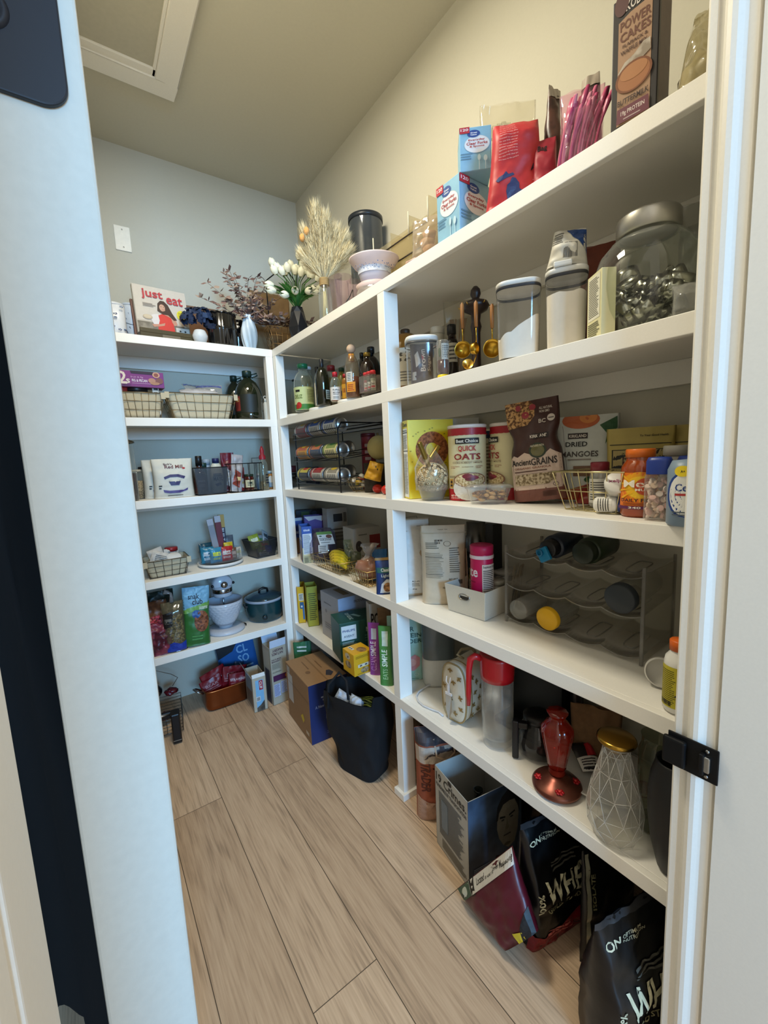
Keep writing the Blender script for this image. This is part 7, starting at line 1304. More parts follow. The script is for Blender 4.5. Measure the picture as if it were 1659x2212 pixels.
MB = lambda p, x, y, z, rz=0: Vector(p)+Matrix.Rotation(rz, 3, 'Z') @ Vector((x, y, z))
# ---- shelf 5
q0, q1 = Bk(5, 266, .05), Bk(5, 356, .05); W = (q1.x-q0.x)*1.08; p = Vector(((q0.x+q1.x)/2-.005, YF+.10, ZS[5])); H = hup(q1, 852)
lined_basket(p, .0, W, .15, H, 'cloth-lined wire basket under the purple box, at the left wall'); L1 = p
q0, q1 = Bk(5, 366, .05), Bk(5, 508, .05); W2 = (q1.x-q0.x)*1.06; p = Vector(((q0.x+q1.x)/2, YF+.105, ZS[5])); H2 = hup(q1, 856)
lined_basket(p, .0, W2, .16, H2, 'wide cloth-lined wire basket heaped with zip bags, beside the green jugs', 8); L2 = p
c = MB(L1, -.01, -.008, .012); Rj = .048; bottle('black_lid_jar', 'jar with a wide black lid in the left lined basket', 'jar', c, [(.0001, 0), (Rj-.004, 0), (Rj-.002, H-.012)], GLASS, (capp(Rj, H-.012, H+.022), mat('17181c', .35)), None)
c = MB(L1, .02, -.025, H+.012); c = Vector((L1.x+.004, L1.y-.03, ZS[5]+H+.026)); w = BW(5, 273, 371, .07)*1.02; hh = hup(c, 805)
carton('cracker_box', 'purple box printed with a big white 2 and FIG & PECAN, lying on the left basket', 'food box', c, .03, w, .07, hh, '7a2a72', {'f': [('t', '2', -.46, .18, -.28, .95, 'e0d2c2'), ('t', 's', -.30, .22, -.22, .5, 'e0d2c2'), ('t', 'COMPANY', -.44, .06, -.2, .16, '3a1a3a'), ('t', 'fruit & fig', -.2, .55, .06, .68, 'b88ab0'), ('t', 'FIG & PECAN', -.18, .33, .14, .5, 'e0d6dc'), ('l', -.18, .2, .3, .28, 1, 'b88ab0'), ('p', [(-.2, 1), (.28, 1), (.26, .82), (-.18, .84)], '2e1626'), ('e', .34, .82, .08, .18, mat('c99a7a', .5)), ('e', .34, .82, .05, .12, mat('8a4a3a', .5)), ('e', .24, .45, .08, .16, mat('b08068', .5)), ('e', .40, .45, .08, .2, mat('7c4a42', .5)), ('e', .30, .28, .1, .1, mat('a87a5a', .5)), ('r', -.5, 0, .5, .03, '3a1238')]})
c = MB(L1, .065, -.05, .02); packet('sachet', 'small white packet with a dark label standing in the left lined basket', 'packet', c, 0, .028, hup(c, 832), .008, 'cfd0ca', [('r', -.3, .82, .35, .90, INK), ('l', -.3, .68, .3, .78, 2, '6a6a66')], seed=3, crump=.001)
c = MB(L1, -.073, -.03, .02); packet('snack_packet', 'red packet poking out at the left end of the left lined basket', 'packet', c, 0, .05, hup(c, 820), .02, 'b8322a', seed=5)
zb = mat('c4c2c4', .35, var=.1)
for i, (x, y, z, wz, hz, r, tl, m, lab) in enumerate(((-.02, -.02, H2-.01, .19, .13, .1, -1.35, clear('dcdce6', .45, .1, 'b4b6c4', .4), 'flat clear zip bag with a blue seal, lowest of the pile in the wide basket'), (.0, .0, H2+.012, .18, .12, -.12, -1.3, zb, 'white zip bag of flour tortillas in the middle of the wide basket pile'), (.05, .0, H2-.03, .13, .11, -.3, -.5, clear('e4e2de', .3, .1, 'c2beb4', .5), 'clear printed zip bag standing up at the right of the wide basket'), (.02, .03, H2+.0, .12, .10, .5, -.8, clear('e8e8e6', .3, .1, 'c9c8c2', .5), 'crumpled clear bag sticking up at the back of the wide basket'))):
    c = MB(L2, x-.0, y-.03*(i < 2), z); packet('zip_bag', lab, 'zip bag', c, r, wz, hz, .022, m, [('r', -.48, .82, .48, .87, mat('3a4a9a', .4)), ('r', -.48, .90, .48, .93, mat('5a6ab0', .4))]+([('t', 'NOW', -.2, .4, .3, .6, '4a4a8a')] if i == 2 else []), (tl, 0), 'zip bags in the wide lined basket', seed=40+i, crump=.006)
for i, (u, d, vt, w, lab) in enumerate(((541, .08, 802, 60, 'large dark green oil jug with a handle cap, in front'), (512, .19, 812, 44, 'dark green oil jug behind, only its shoulder and cap showing'))):
    c = Bk(5, u, d); h = hup(c, vt); R = wid(c, w)/2; t, hb = bottle('oil_jug', lab, 'oil jug', c, [(.0001, 0), (R-.005, 0), (R, .006), (R, h*.16), (R*.96, h*.18), (R, h*.2), (R, h*.52), (R*.92, h*.62), (R*.66, h*.76), (R*.3, h*.84), (R*.26, h*.9)], mat('121a0c', .08, coat=.7), (capp(R*.34, h*.88, h), mat('0f2a26', .4)), None, (h*.14, h*.5, R+.0006, .9, '1a1c12', [('r', -.5, .1, -.2, .9, '7c2a22'), ('t', 'OLIO', -.44, .6, -.24, .8, 'c9a25a')], -.6), rz=0, group='dark green oil jugs'), h
    G().tube([(R*.3, 0, h*.93), (R*.75, 0, h*.97), (R*.8, 0, h*.93), (R*.35, 0, h*.87)], .004, mat('0f2a26', .4), 6).build('cap_handle', t)
c = Bk(5, 576, .05); t = bottle('white_bottle', 'slim white bottle with a small loop cap beside the corner post', 'bottle', c, [(.0001, 0), (.012, 0), (.013, .004), (.012, hup(c, 872)), (.006, hup(c, 868))], mat('b9b4a6', .4), (capp(.006, hup(c, 868), hup(c, 862)), mat('c6c2b6', .4))); G().tube([(.008*cos(a), 0, hup(c, 862)+.008+.008*sin(a)) for a in [i*pi/6 for i in range(12)]], .002, mat('c6c2b6', .4), 6, True).build('loop_cap', t)
# ---- shelf 4
c = Bk(4, 283, .06); h = hup(c, 940); R = .037
t = bottle('bean_canister', 'tall glass canister of dark beans with a knobbed steel lid at the left wall', 'canister', c, [(.0001, .002), (R-.003, .002), (R, .006), (R, h*.88)], GLASS, ([(R*.9, h*.87), (R*1.15, h*.88), (R*1.15, h*.90), (R*.6, h*.93), (R*.15, h*.95), (R*.2, h*.99), (.0001, h)], mat('8c8474', .25, 1)), ([(.0001, .004), (R*.93, .004), (R*.93, h*.42), (.0001, h*.43)], mat('3c2220', .6, col2='1e1210', scale=120, bump=1)))
c = Bk(4, 300, .16); bottle('oat_jar', 'glass jar of oats behind the bean canister', 'jar', c, body(.034, .13, .030, .004, sh=.012), GLASS, (capp(.032, .134, .145), mat('c2b49a', .5)), ([(.0001, .004), (.031, .004), (.031, .09), (.0001, .09)], FOOD and mat('b59a72', .8, col2='7c6444', scale=160, bump=1)))
c = Bk(4, 324, .18); h = hup(c, 1008); bottle('glass_storage_jar', 'empty clear glass jar with a black lid left of the flour pouches', 'jar', c, body(.040, h-.014, .037, .002, sh=.016), GLASS, (capp(.039, h-.014, h), mat('15161a', .4)), ([(.0001, .004), (.037, .004), (.037, .03), (.0001, .03)], mat('6a7452', .7)))
for (u, d, vt, x, rz, s, lab) in ((379, .055, 991, 80, .0, 51, 'white flour pouch with a purple bowl picture, in front'), (352, .125, 993, 70, .12, 52, 'white flour pouch standing behind the bowl-picture one')):
    c = Bk(4, u, d); pouch('flour_pouch', lab, 'flour pouch', c, rz, wid(c, x)*1.12, hup(c, vt), .06, mat('cdc9bb', .5, var=.05), [('t', "Bob's", -.22, .84, -.02, .89, '4a1a22'), ('t', 'Red Mill', -.2, .75, .24, .84, '5e2028'), ('e', .26, .75, .04, .025, 'a8383a'), ('p', [(-.26, .54), (-.1, .60), (.1, .60), (.28, .54), (.24, .48), (.08, .53), (-.1, .53), (-.24, .48)], '3a3560'), ('e', .0, .42, .15, .05, 'b0a690'), ('e', .0, .44, .12, .035, 'd8d0ba'), ('p', [(-.15, .42), (.15, .42), (.1, .32), (-.1, .32)], '3a3560'), ('p', [(-.3, .22), (-.15, .19), (.2, .19), (.32, .24), (.3, .18), (.1, .12), (-.15, .12), (-.28, .15)], '4a3f78'), ('r', -.4, .3, -.32, .33, INK), ('r', -.4, .24, -.34, .27, INK), ('l', -.2, .04, .2, .08, 1, '4a4a46')], seed=s, crump=.004, full=.55, p=3)
def meshbasket(t, W, D, H, k=.85, m=None):
    m = m or mat('2a2c30', .5, .5); mm = clear('8a8e94', .25, .4, '30343a', .2); g = G()
    def cor(z, f): return [(-W/2*f, -D/2*f, z), (W/2*f, -D/2*f, z), (W/2*f, D/2*f, z), (-W/2*f, D/2*f, z)]
    a, b = cor(.003, k), cor(H, 1)
    G().add(a+b, [(3, 2, 1, 0)]+[(i, (i+1) % 4, 4+(i+1) % 4, 4+i) for i in range(4)], mm).build('mesh_panels', t)
    g.tube(b, .0026, m, 8, True); g.build('rim', t); G().tube(a, .003, m, 6, True).build('base_rim', t)
c = Bk(4, 455, .075); mb = c; Hm = hup(c, 1010); t = thing('mesh_basket', 'dark metal mesh basket holding a syrup bottle and a mayonnaise bottle', 'basket', c, 0); meshbasket(t, BW(4, 418, 488, .06), .13, Hm)
c = Bk(4, 436, .06)+Vector((0, 0, .006)); h = hup(c, 985); bottle('syrup_bottle', 'dark syrup bottle with a tall black cap in the mesh basket', 'bottle', c, body(.032, h*.62, .014, h*.12, sh=.035), mat('3a140e', .15, coat=.5), (capp(.016, h*.74, h), BLACKP), None, (.02, h*.5, .0325, .9, '5e1a20', [('t', 'maple', -.3, .5, .3, .7, 'b9a08a'), ('l', -.3, .2, .3, .4, 2, 'a8806a')]), group='bottles in the mesh basket')
c = Bk(4, 472, .06)+Vector((0, 0, .006)); h = hup(c, 990); bottle('mayo_bottle', 'white squeeze bottle with a dark blue cap and blue print in the mesh basket', 'bottle', c, [(.0001, 0), (.026, 0), (.029, .006), (.030, h*.4), (.028, h*.66), (.022, h*.8), (.014, h*.87)], mat('c9c6b4', .35), (capp(.017, h*.86, h), mat('1e2550', .4)), None, (.015, h*.6, .0302, 1.0, None, [('t', 'MAYO', -.4, .5, .4, .75, '2a3060', 20), ('l', -.4, .75, .4, .95, 2, '3a4068'), ('p', [(-.2, .2), (.2, .3), (.1, .42), (-.3, .34)], '2a3a7a')], .1), group='bottles in the mesh basket', sx=1.1, sy=.8)
for u, dd, hh, cl, lab in ((452, .13, .985, '9aa4ac', 'pale blue lidded jar at the back of the mesh basket'), (444, .12, .99, '1f3a32', 'dark green capped bottle at the back of the mesh basket')):
    c = Bk(4, u, dd)+Vector((0, 0, .006)); h = hup(c, 992 if u == 452 else 1000); bottle('condiment_jar', lab, 'jar', c, body(.018, h-.03, .016, .002, sh=.01), mat(cl, .4), (capp(.019, h-.03, h), mat(cl, .4)), group='bottles in the mesh basket')
def wb():
    c = Bk(4, 528, .075); W = BW(4, 492, 562, .06); t = thing('wire_basket', 'black wire basket holding a honey jar and snack bags', 'basket', c, 0); H = hup(c, 1002); wire_basket(t, W, .13, H, BLKM, .0018, nx=5, ny=3, nz=1, flare=.97)
    for a in (-.2, .6): G().tube([(W*a-.03, .065, H), (W*a-.03, .065, H+.03), (W*a+.02, .065, H+.03), (W*a+.02, .065, H)], .0018, BLKM).build('side_loop', t)
    q = Bk(4, 540, .055)+Vector((0, 0, .004)); R = .026; bottle('honey_jar', 'jar of dark red honey with a cream label in the black wire basket', 'jar', q, body(R, .075, R*.9, .002, sh=.008), mat('4a140c', .12, coat=.5), (capp(R*.97, .077, .089), mat('1c3020', .4)), None, (.018, .058, R+.0005, 1.1, 'c9bf98', [('l', -.3, .2, .3, .8, 3, '3a3a34'), ('e', .0, .6, .12, .12, '2a3a2a')]))
    for i, (u, d, vt, w, col, sl, lab) in enumerate(((497, .10, 978, .07, '6e1c2a', 'b8b4b0', 'dark red crimped bag standing at the left of the black wire basket'), (510, .06, 982, .065, 'b0acae', '8c3a2a', 'silver and brown snack bag leaning in the black wire basket'), (522, .10, 1010, .05, 'a82a2e', 'd8d0c4', 'red and white packet behind the honey jar'))):
        q = Bk(4, u, d)+Vector((0, 0, .004)); pouch('snack_bag', lab, 'snack bag', q, .1*i, w, hup(q, vt), .03, mat(col, .35, var=.2), [('p', [(-.4, .2), (.2, .1), (.3, .5), (-.2, .6)], mat(sl, .4)), ('r', -.1, .3, .3, .4, 'c9b27a')], seed=55+i, crump=.008, tilt=(0, .12*(i == 1)), group='snack bags in the black wire basket')
wb()
c = Bk(4, 572, .06); h = hup(c, 964); bottle('sports_bottle', 'clear bottle with a pointed red cap and black stripes beside the corner post', 'bottle', c, body(.026, h*.66, .016, h*.06, sh=.035), CL, ([(.018, h*.70), (.019, h*.77), (.010, h*.82), (.012, h*.90), (.004, h), (.0001, h)], mat('8c1c28', .4)), ([(.0001, .004), (.024, .004), (.024, h*.2), (.0001, h*.2)], clear('d8cfc0', .3, .1, 'a8906a', .3)), (.03, h*.42, .0265, .7, None, [('r', -.3, .1+.2*i, .3, .2+.2*i, '22242c') for i in range(4)], .5))
c = Bk(4, 560, .11); bottle('food_colour_bottle', 'small pale blue bottle beside the pointed red-cap bottle', 'bottle', c, body(.014, .07, .007, .01, sh=.015), mat('7a94ac', .4), (capp(.009, .078, .092), mat('b9bcc2', .4)))
c = Bk(4, 586, .11); bottle('pill_bottle', 'small orange bottle with a pale blue cap in the corner', 'bottle', c, body(.02, .085, .017, .002, sh=.01), mat('a8702a', .3), (capp(.018, .088, .104), mat('9ab4c4', .4)), None, (.01, .06, .0205, 1.2, '5a7a94', [('e', -.1, .9, .3, .4, 'd0cdc4'), ('l', -.3, .1, .3, .6, 4, 'b0bcc6')]))
# ---- shelf 3
q0, q1 = Fl(3, 322, 1249), Fl(3, 404, 1237); W = (q1-q0).length*1.18; p = Vector(((q0.x+q1.x)/2, YF+.105, ZS[3])); H = .085
t = lined_basket(p, -.02, W, .15, H, 'cloth-lined wire basket of white packets on the shelf above the snack bags', 5, mat('5e564a', .4, .8)); L3 = p
bottle('red_lid_jar', 'jar with a bright dark-red lid at the back of the small lined basket', 'jar', MB(L3, .035, .03, .008), body(.03, .10, .026, .002, sh=.01), mat('b9b4aa', .4), (capp(.031, .103, .122), mat('8c1c20', .35)))
c = MB(L3, .035, -.035, .05); t = thing('white_lid', 'round white lid on top in the small lined basket', 'lid', c+Vector((0, 0, .03)), 0, tilt=(.5, 0)); G().lathe(capp(.034, 0, .016, .003), mat('dcdcda', .35), 36).build('lid', t)
for i, (x, y, z, w, hh, ry, lab) in enumerate(((-.045, -.035, .03, .09, .095, .35, 'white printed packet at the left of the small lined basket'), (-.02, .0, .04, .07, .10, -.25, 'tall white bag corner with an orange spot in the small lined basket'), (.03, .0, .05, .075, .075, .1, 'white and grey printed sachet behind the white lid'))):
    packet('white_packet', lab, 'packet', MB(L3, x, y, z), .2*i-.1, w, hh, .02, mat('c9c4bc', .5, var=.12), [('p', [(-.3, .3), (.1, .4), (.05, .5), (-.3, .42)], '2e2a28'), ('e', .15, .4, .13, .12, 'a8623e') if i == 1 else ('l', -.3, .5, .4, .85, 4, '6a6a66')], (-.2, ry), 'white packets in the small lined basket', 60+i, .008)
c = Fl(3, 459, 1205); c = Vector((c.x+.0, YF+.125, ZS[3])); R = .118; turntable(c, R, 'white turntable of snack packets on the shelf above the stand mixer')
for nm, a in (('clear_wall', 1),):
    t = thing('clear_bin', 'clear rounded bin standing on the snack turntable', 'bin', c+Vector((0, 0, .0215)), 0)
    G().lathe([(.0001, .002), (R*.84, .002), (R*.9, .01), (R*.92, .06)], clear('eef0f2', .06, .04, 'b9c0c8', .5), 44).build('bin_wall', t)
sn = (('2a7a94', -.075, -.050, .065, .085, -.1, 'teal snack bag at the left of the turntable', 'd8e0e4'), ('3a8aa8', -.035, -.072, .065, .08, .05, 'light blue snack bag at the front of the turntable', 'c9d43a'), ('b3282a', .018, -.070, .07, .078, .0, 'red snack bag at the front of the turntable', 'd0ccc4'), ('6a5040', .055, -.066, .035, .065, .0, 'small brown packet right of the red bag', 'a89080'), ('c4c0b4', .082, -.045, .05, .06, .2, 'white and gold packet at the right of the turntable', 'a8a070'), ('c9b22a', .045, -.02, .05, .09, .1, 'yellow packet behind the brown one', 'e0d8a0'), ('6a7078', .06, .03, .06, .12, .1, 'silver snack bag at the back of the turntable', 'c9ccd0'), ('1e4a5a', -.07, -.005, .07, .10, .2, 'dark teal bag behind the light blue ones', '3a7a8a'))
for i, (col, x, y, w, hh, rz, lab, c2) in enumerate(sn): packet('snack_bag', lab, 'snack bag', c+Vector((x, y, .026)), rz, w, hh, .026, mat(col, .3, var=.2), [('r', -.3, .45, .3, .7, c2), ('l', -.3, .2, .3, .35, 2, c2)], (-.1, 0), 'snack packets on the turntable', 70+i, .006)
for i, (x, z1, col, tl, lab) in enumerate(((-.01, 1112, '8a8a90', -.12, 'white and dark red protein bar standing up on the turntable'), (.018, 1106, '6e1c28', -.05, 'dark red protein bar standing between the other two'), (.030, 1104, '1e2038', .0, 'navy protein bar with a gold end and white letters, tallest on the turntable'))):
    q = c+Vector((x, .0+.012*i, .03)); hh = hup(q, z1+8); carton('protein_bar', lab, 'protein bar', q, .0, .032, .012, hh, col, {'f': ([('r', -.5, .70, .5, 1, 'b5924a'), ('t', 'BUILT BAR', -.25, .12, .3, .68, 'c9c9cc', 270)] if i == 2 else [('r', -.5, .85, .5, 1, 'b9b4b8')])}, 'protein bars on the turntable', tilt=(-.05, tl))
def mesh3():
    c = Vector((.800, 2.415, ZS[3])); t = thing('mesh_basket', 'grey mesh basket of tea sachets beside the corner post', 'basket', c, .18); W, D, H = .155, .15, .10; meshbasket(t, W, D, H, .72, mat('3a4048', .5, .5))
    for i, (x, y, z, w, hh, col, c2, rz, tl, lab) in enumerate(((-.04, -.02, .05, .06, .085, '8a9a2a', 'c9cfb4', -.2, -.3, 'olive green sachet sticking up at the left of the mesh basket'), (-.01, -.01, .05, .06, .075, '8a949c', '3a6a4a', .1, -.3, 'grey and green sachet in the middle of the mesh basket'), (.04, .0, .06, .065, .09, 'a9b2b8', '4a5258', .5, -.3, 'white printed sachet at the right of the mesh basket'), (.01, -.025, .02, .09, .075, '5c7a3a', 'a8503a', .2, -.3, 'flowery green sachet inside the mesh basket'), (.045, -.03, .01, .05, .05, '1e2f7c', '3a4aa0', .2, -.3, 'dark blue sachet low in the mesh basket'), (.0, -.045, .006, .06, .035, 'b4bcc2', '4a4a4a', 0, -.6, 'white sachet at the bottom front of the mesh basket'))):
        packet('tea_sachet', lab, 'sachet', MB(c, x*.8, y*.8, z, .18), .18+rz, w, hh, .01, mat(col, .4, var=.1), [('r', -.3, .5, .35, .75, c2), ('l', -.35, .2, .35, .4, 2, c2)], (tl, rz), 'tea sachets in the mesh basket', 80+i, .005)
mesh3()
# ---- shelf 2
c = Bk(2, 342, .10); pouch('snack_bag', 'dark snack bags heap, brownest bag at the left wall', 'snack bag', c, .2, .13, hup(c, 1300), .08, mat('3a2018', .4, col2='7a4a2a', scale=12), [('p', [(-.4, .4), (.2, .6), (.1, .75), (-.4, .7)], 'berry')], seed=101, crump=.016)
c = Bk(2, 350, .045); pouch('snack_bag', 'crumpled maroon and pink bag lying low at the left wall', 'snack bag', c, .0, .12, hup(c, 1345), .06, mat('4a1826', .35, col2='8a3a4a', scale=14), seed=102, crump=.02)
c = Bk(2, 350, .20); pouch('snack_bag', 'dark green bag behind the others at the left wall', 'snack bag', c, .1, .16, hup(c, 1278), .07, mat('15241c', .4, var=.2), seed=103, crump=.014)
c = Bk(2, 335, .05); lb = thing('wire_basket', 'dark woven basket edge at the left wall on the mixer shelf', 'basket', c+Vector((-.03, .03, 0)), 0); wire_basket(lb, .09, .07, .06, mat('1a1816', .6), .002, nx=6, ny=4, nz=6, flare=.9)
c = Fl(2, 383, 1405); c = Vector((c.x, YF+.035, ZS[2])); t, fn = pouch('nut_bag', 'clear tied bag of cashews with a blue bottom beside the green snack pouch', 'nut bag', c, -.1, .105, hup(c, 1300), .062, clear('d8d4c4', .2, .08, '8c8468', .4), [('p', [(-.42, .02), (.42, .02), (.46, .2), (.2, .16), (-.1, .22), (-.46, .16)], mat('1c3a9a', .35)), ('p', [(-.1, .55), (-.46, .5), (-.46, .8), (.0, .85)], mat('1a1614', .4)), ('r', -.4, .6, -.1, .7, '6a6458')], seed=104, crump=.006, full=.8)
g = G(); rr = random.Random(12); cm = [mat('c4b07a', .6), mat('d2c08e', .6), mat('b09a62', .6)]
for i in range(150):
    z = .035+.15*rr.random(); a = rr.random()*6.28; R = .040*(1-.25*abs(z-.11)/.09); x, y = R*cos(a), .6*R*sin(a); th = rr.random()*6; g.tube([(x+.006*cos(th+k), y+.004*sin(k), z+.006*sin(th+k)) for k in (0, .8, 1.6, 2.4)], .0034, cm[i % 3], 5)
o = g.build('cashews', t, weld=False); o['kind'] = 'stuff'
G().tube([fn(0, 1, -1), (.0, .0, hup(c, 1282)), (-.03, .0, hup(c, 1276))], [.012, .006, .014], clear('d8d8d8', .4, .1, 'a8a8a8', .4), 8).build('tied_top', t)
c = Vector((.385, YF+.03, ZS[2]+.006)); h = hup(c, 1268); pouch('snack_pouch', 'green and blue pouch of sesame sticks left of the stand mixer', 'snack pouch', c, -.12, .128, h, .06, mat('2f6a2e', .38, var=.12), [('p', [(-.5, .62), (.5, .72), (.5, 1), (-.5, 1)], mat('6a9cb8', .4)), ('p', [(-.5, .56), (.5, .66), (.5, .74), (-.5, .64)], mat('6a9a4a', .4)), ('e', .18, .42, .28, .18, mat('8c5230', .6, col2='5a2e18', scale=90, bump=1)), ('e', -.02, .55, .16, .07, mat('27508a', .4)), ('t', 'snak', -.30, .80, .12, .89, '14202a'), ('t', 'club', -.16, .71, .24, .80, '14202a'), ('t', 'sesame', .1, .62, .42, .67, 'c9d0c0'), ('l', -.2, .1, .3, .2, 2, '4a8a48')], seed=105, crump=.005, full=.5, tilt=(0, .06))
def mixer():
    c = Vector((.560, 2.405, ZS[2])); t = thing('stand_mixer', 'white stand mixer with a scalloped bowl on the shelf above the copper pan', 'stand mixer', c, .0); wm = mat('bfc3cc', .3, coat=.4); zt = ZS[3]-FH-ZS[2]
    G().lathe([(.0001, 0), (.098, 0), (.102, .006), (.098, .016), (.08, .022), (.0001, .022)], wm, 48).build('base', t)
    R = .100; H = .175
    def bowl(a, b):
        q = .42+.58*sin(b*pi/2)**.9; n = .0022*abs(sin(a*2*pi*11+(pi/2)*(int(b*9.999) % 2)))*(1-((b*10) % 1))**.5 if .12 < b < .95 else 0
        return ((R*q+n)*cos(2*pi*a), (R*q+n)*sin(2*pi*a), .034+(H-.034)*b)
    g = G(); g.grid(bowl, 132, 60, mat('c4c8d0', .3, coat=.5), wrap=True); g.lathe([(R*.30, .022), (R*.40, .024), (R*.38, .034), (R*.42, .036)], wm, 48); g.lathe([(R, H), (R*1.01, H+.002), (R*.97, H), (R*.9, H*.7), (R*.5, .04), (.0001, .036)], mat('aeb4c0', .35), 48); g.build('mixing_bowl', t)
    G().box(-.035, .035, .105, .165, 0, .245, wm).build('column', t, bev=.015)
    g = G(); M = Matrix.Translation((0, 0, .275)) @ Matrix.Rotation(pi/2, 4, 'X')
    g.lathe([(.0001, -.16), (.04, -.155), (.052, -.10), (.055, 0), (.052, .02), (.045, .03), (.0001, .03)], wm, 40, M=M, sy=.85); g.build('motor_head', t)
    G().lathe([(.050, .222), (.052, .225), (.052, .243), (.050, .246)], mat('a4a6aa', .2, 1), 40, c=(0, -.0)).build('trim_ring', t)
    G().lathe([(.0001, .200), (.048, .200), (.050, .205), (.050, .26), (.0001, .26)], wm, 40).build('planetary_hub', t)
    G().lathe([(.0001, 0), (.017, 0), (.018, .006), (.012, .012), (.0001, .013)], mat('b4b6ba', .15, 1), 28, M=Matrix.Translation((0, -.047, .272)) @ Matrix.Rotation(pi/2, 4, 'X')).build('attachment_cap', t)
    for x in (-.056, .056): G().ell((x, -.02, .268), .008, .008, .008, BLACKP, 12).build('knob', t)
    G().tube([(0, 0, .2), (0, 0, .15), (.02, 0, .12), (.0, 0, .08)], .005, mat('a9abb0', .3, 1)).build('beater', t)
    G().tube([(.09, .06, .006), (.10, .03, .004), (.112, .00, .004), (.105, -.02, .004)], .0035, BLACKP).build('power_cord', t)
mixer()
def cooker():
    c = Vector((.800, 2.440, ZS[2])); R = .108; h = hup(c, 1285); t = thing('slow_cooker', 'dark green slow cooker with a grey rim and glass lid beside the corner post', 'slow cooker', c, -.1); gm = mat('0f3a40', .3, coat=.4)
    G().lathe([(.0001, .004), (R*.86, .004), (R*.92, .012), (R, h*.5), (R*1.0, h*.86)], gm, 48).build('housing', t)
    G().lathe([(R*.99, h*.85), (R*1.05, h*.86), (R*1.06, h*.93), (R*1.02, h*.96), (R*.94, h*.94), (R*.92, h*.6)], mat('98a4b4', .35), 48).build('crock_rim', t)
    G().lathe([(R*.95, h*.95), (R*.97, h*.955), (R*.9, h*1.0), (R*.6, h*1.10), (R*.2, h*1.14), (.0001, h*1.14)], clear('9cb0b8', .25, .04, '4a6a74', .5), 48).build('glass_lid', t)
    G().tube([(-.025, 0, h*1.12), (-.022, 0, h*1.26), (0, 0, h*1.32), (.022, 0, h*1.26), (.025, 0, h*1.12)], .007, BLACKP, 8).build('lid_handle', t)
    for s in (-1, 1): G().box(s*R*1.0-.012, s*R*1.0+.012, -.03, .03, h*.62, h*.72, BLACKP).build('side_handle', t, bev=.004)
    printing(cyl(R*.985, -.25, h*.50), .06, h*.09, [('r', -.4, 0, .4, 1, 'b4bcc2'), ('t', 'Rival', -.2, .2, .2, .8, '4a5a62')], t, 'name_plate')
    G().lathe([(.0001, 0), (.015, 0), (.013, .01), (.0001, .011)], mat('14262c', .4), 24, M=Matrix.Translation((-.025, -R*.95, h*.26)) @ Matrix.Rotation(pi/2, 4, 'X')).build('control_knob', t)
cooker()
# ---- floor under the back unit
def copper():
    c = Vector((.535, 2.425, ZS[0])); t = thing('copper_pan', 'copper roasting pan with a steel ring handle on the floor', 'roasting pan', c, .0); W, D, H = .255, .15, .115; cm = mat('9a5a34', .28, .95, var=.2, scale=6)
    G().lathe([(.0001, .002), (.46, .002), (.49, .012), (.5, .03), (.5, H-.002), (.505, H), (.49, H), (.48, .02), (.0001, .006)], cm, 56, sx=W, sy=D, p=5).build('pan_body', t)
    G().lathe([(.5, H-.003), (.513, H-.003), (.513, H+.002), (.5, H+.002)], mat('b9794a', .3, 1), 56, sx=W, sy=D, p=5).build('rolled_rim', t)
    for s in (-1, 1): G().tube([(s*(W/2+.002), -.02, H-.02), (s*(W/2+.03), -.022, H+.0), (s*(W/2+.045), 0, H+.012), (s*(W/2+.03), .022, H+.0), (s*(W/2+.002), .02, H-.02)], .0055, STEEL, 8).build('handle', t)
    for i, (x, y, w, hh, rz, ty, lab) in enumerate(((-.05, .005, .12, .16, .0, -.22, 'red freeze-dried fruit pouch leaning left in the copper pan'), (-.02, .02, .14, .20, .1, -.25, 'red pouch behind, upright in the copper pan'), (.02, .0, .14, .19, .0, .2, 'red pouch standing in the middle of the copper pan'), (.055, -.035, .13, .155, -.05, .12, 'red STRAWBERRY pouch at the front right of the copper pan'))):
        pouch('fruit_pouch', lab, 'fruit pouch', c+Vector((x, y, .006)), rz, w, hh, .022, mat('8c1620', .35, var=.2), [('t', 'STRAWBERRY', -.42, .74, .42, .82, 'd8b0aa') if i == 3 else ('t', 'BEAR', -.3, .7, .3, .8, 'c08a88'), ('l', -.4, .55, .4, .68, 2, 'b06a68')], seed=110+i, crump=.006, tilt=(.0, ty), group='red fruit pouches in the copper pan')
copper()
p = Vector((.665, 2.565, ZS[0])); carton('snack_box', 'bright blue box with pale letters leaning at the back behind the copper pan', 'food box', p, -.05, .22, .05, hup(p, 1378), '1f5a9c', {'f': [('t', 'CL', .0, .70, .3, .88, '8ab4d8'), ('t', 'SO', .0, .48, .3, .66, '8ab4d8'), ('l', -.1, .34, .4, .42, 1, '8ab4d8'), ('p', [(-.5, 1), (-.5, .72), (-.1, .8), (.1, 1)], '17191f'), ('e', -.3, .4, .06, .05, '6a9ac4')]}, tilt=(0, -.12))
p = Vector((.60, 2.53, ZS[0])); packet('snack_packet', 'blue and black bar wrapper sticking up behind the copper pan', 'packet', p, .1, .06, hup(p, 1432), .03, mat('2a4a70', .4), [('r', -.4, .6, .4, .75, '12141a'), ('t', 'BAR', -.3, .62, .3, .72, 'b4bcc4')], (0, .3), seed=9)
q0, q1 = Fl(0, 550, 1543), Fl(0, 583, 1528); w = .074
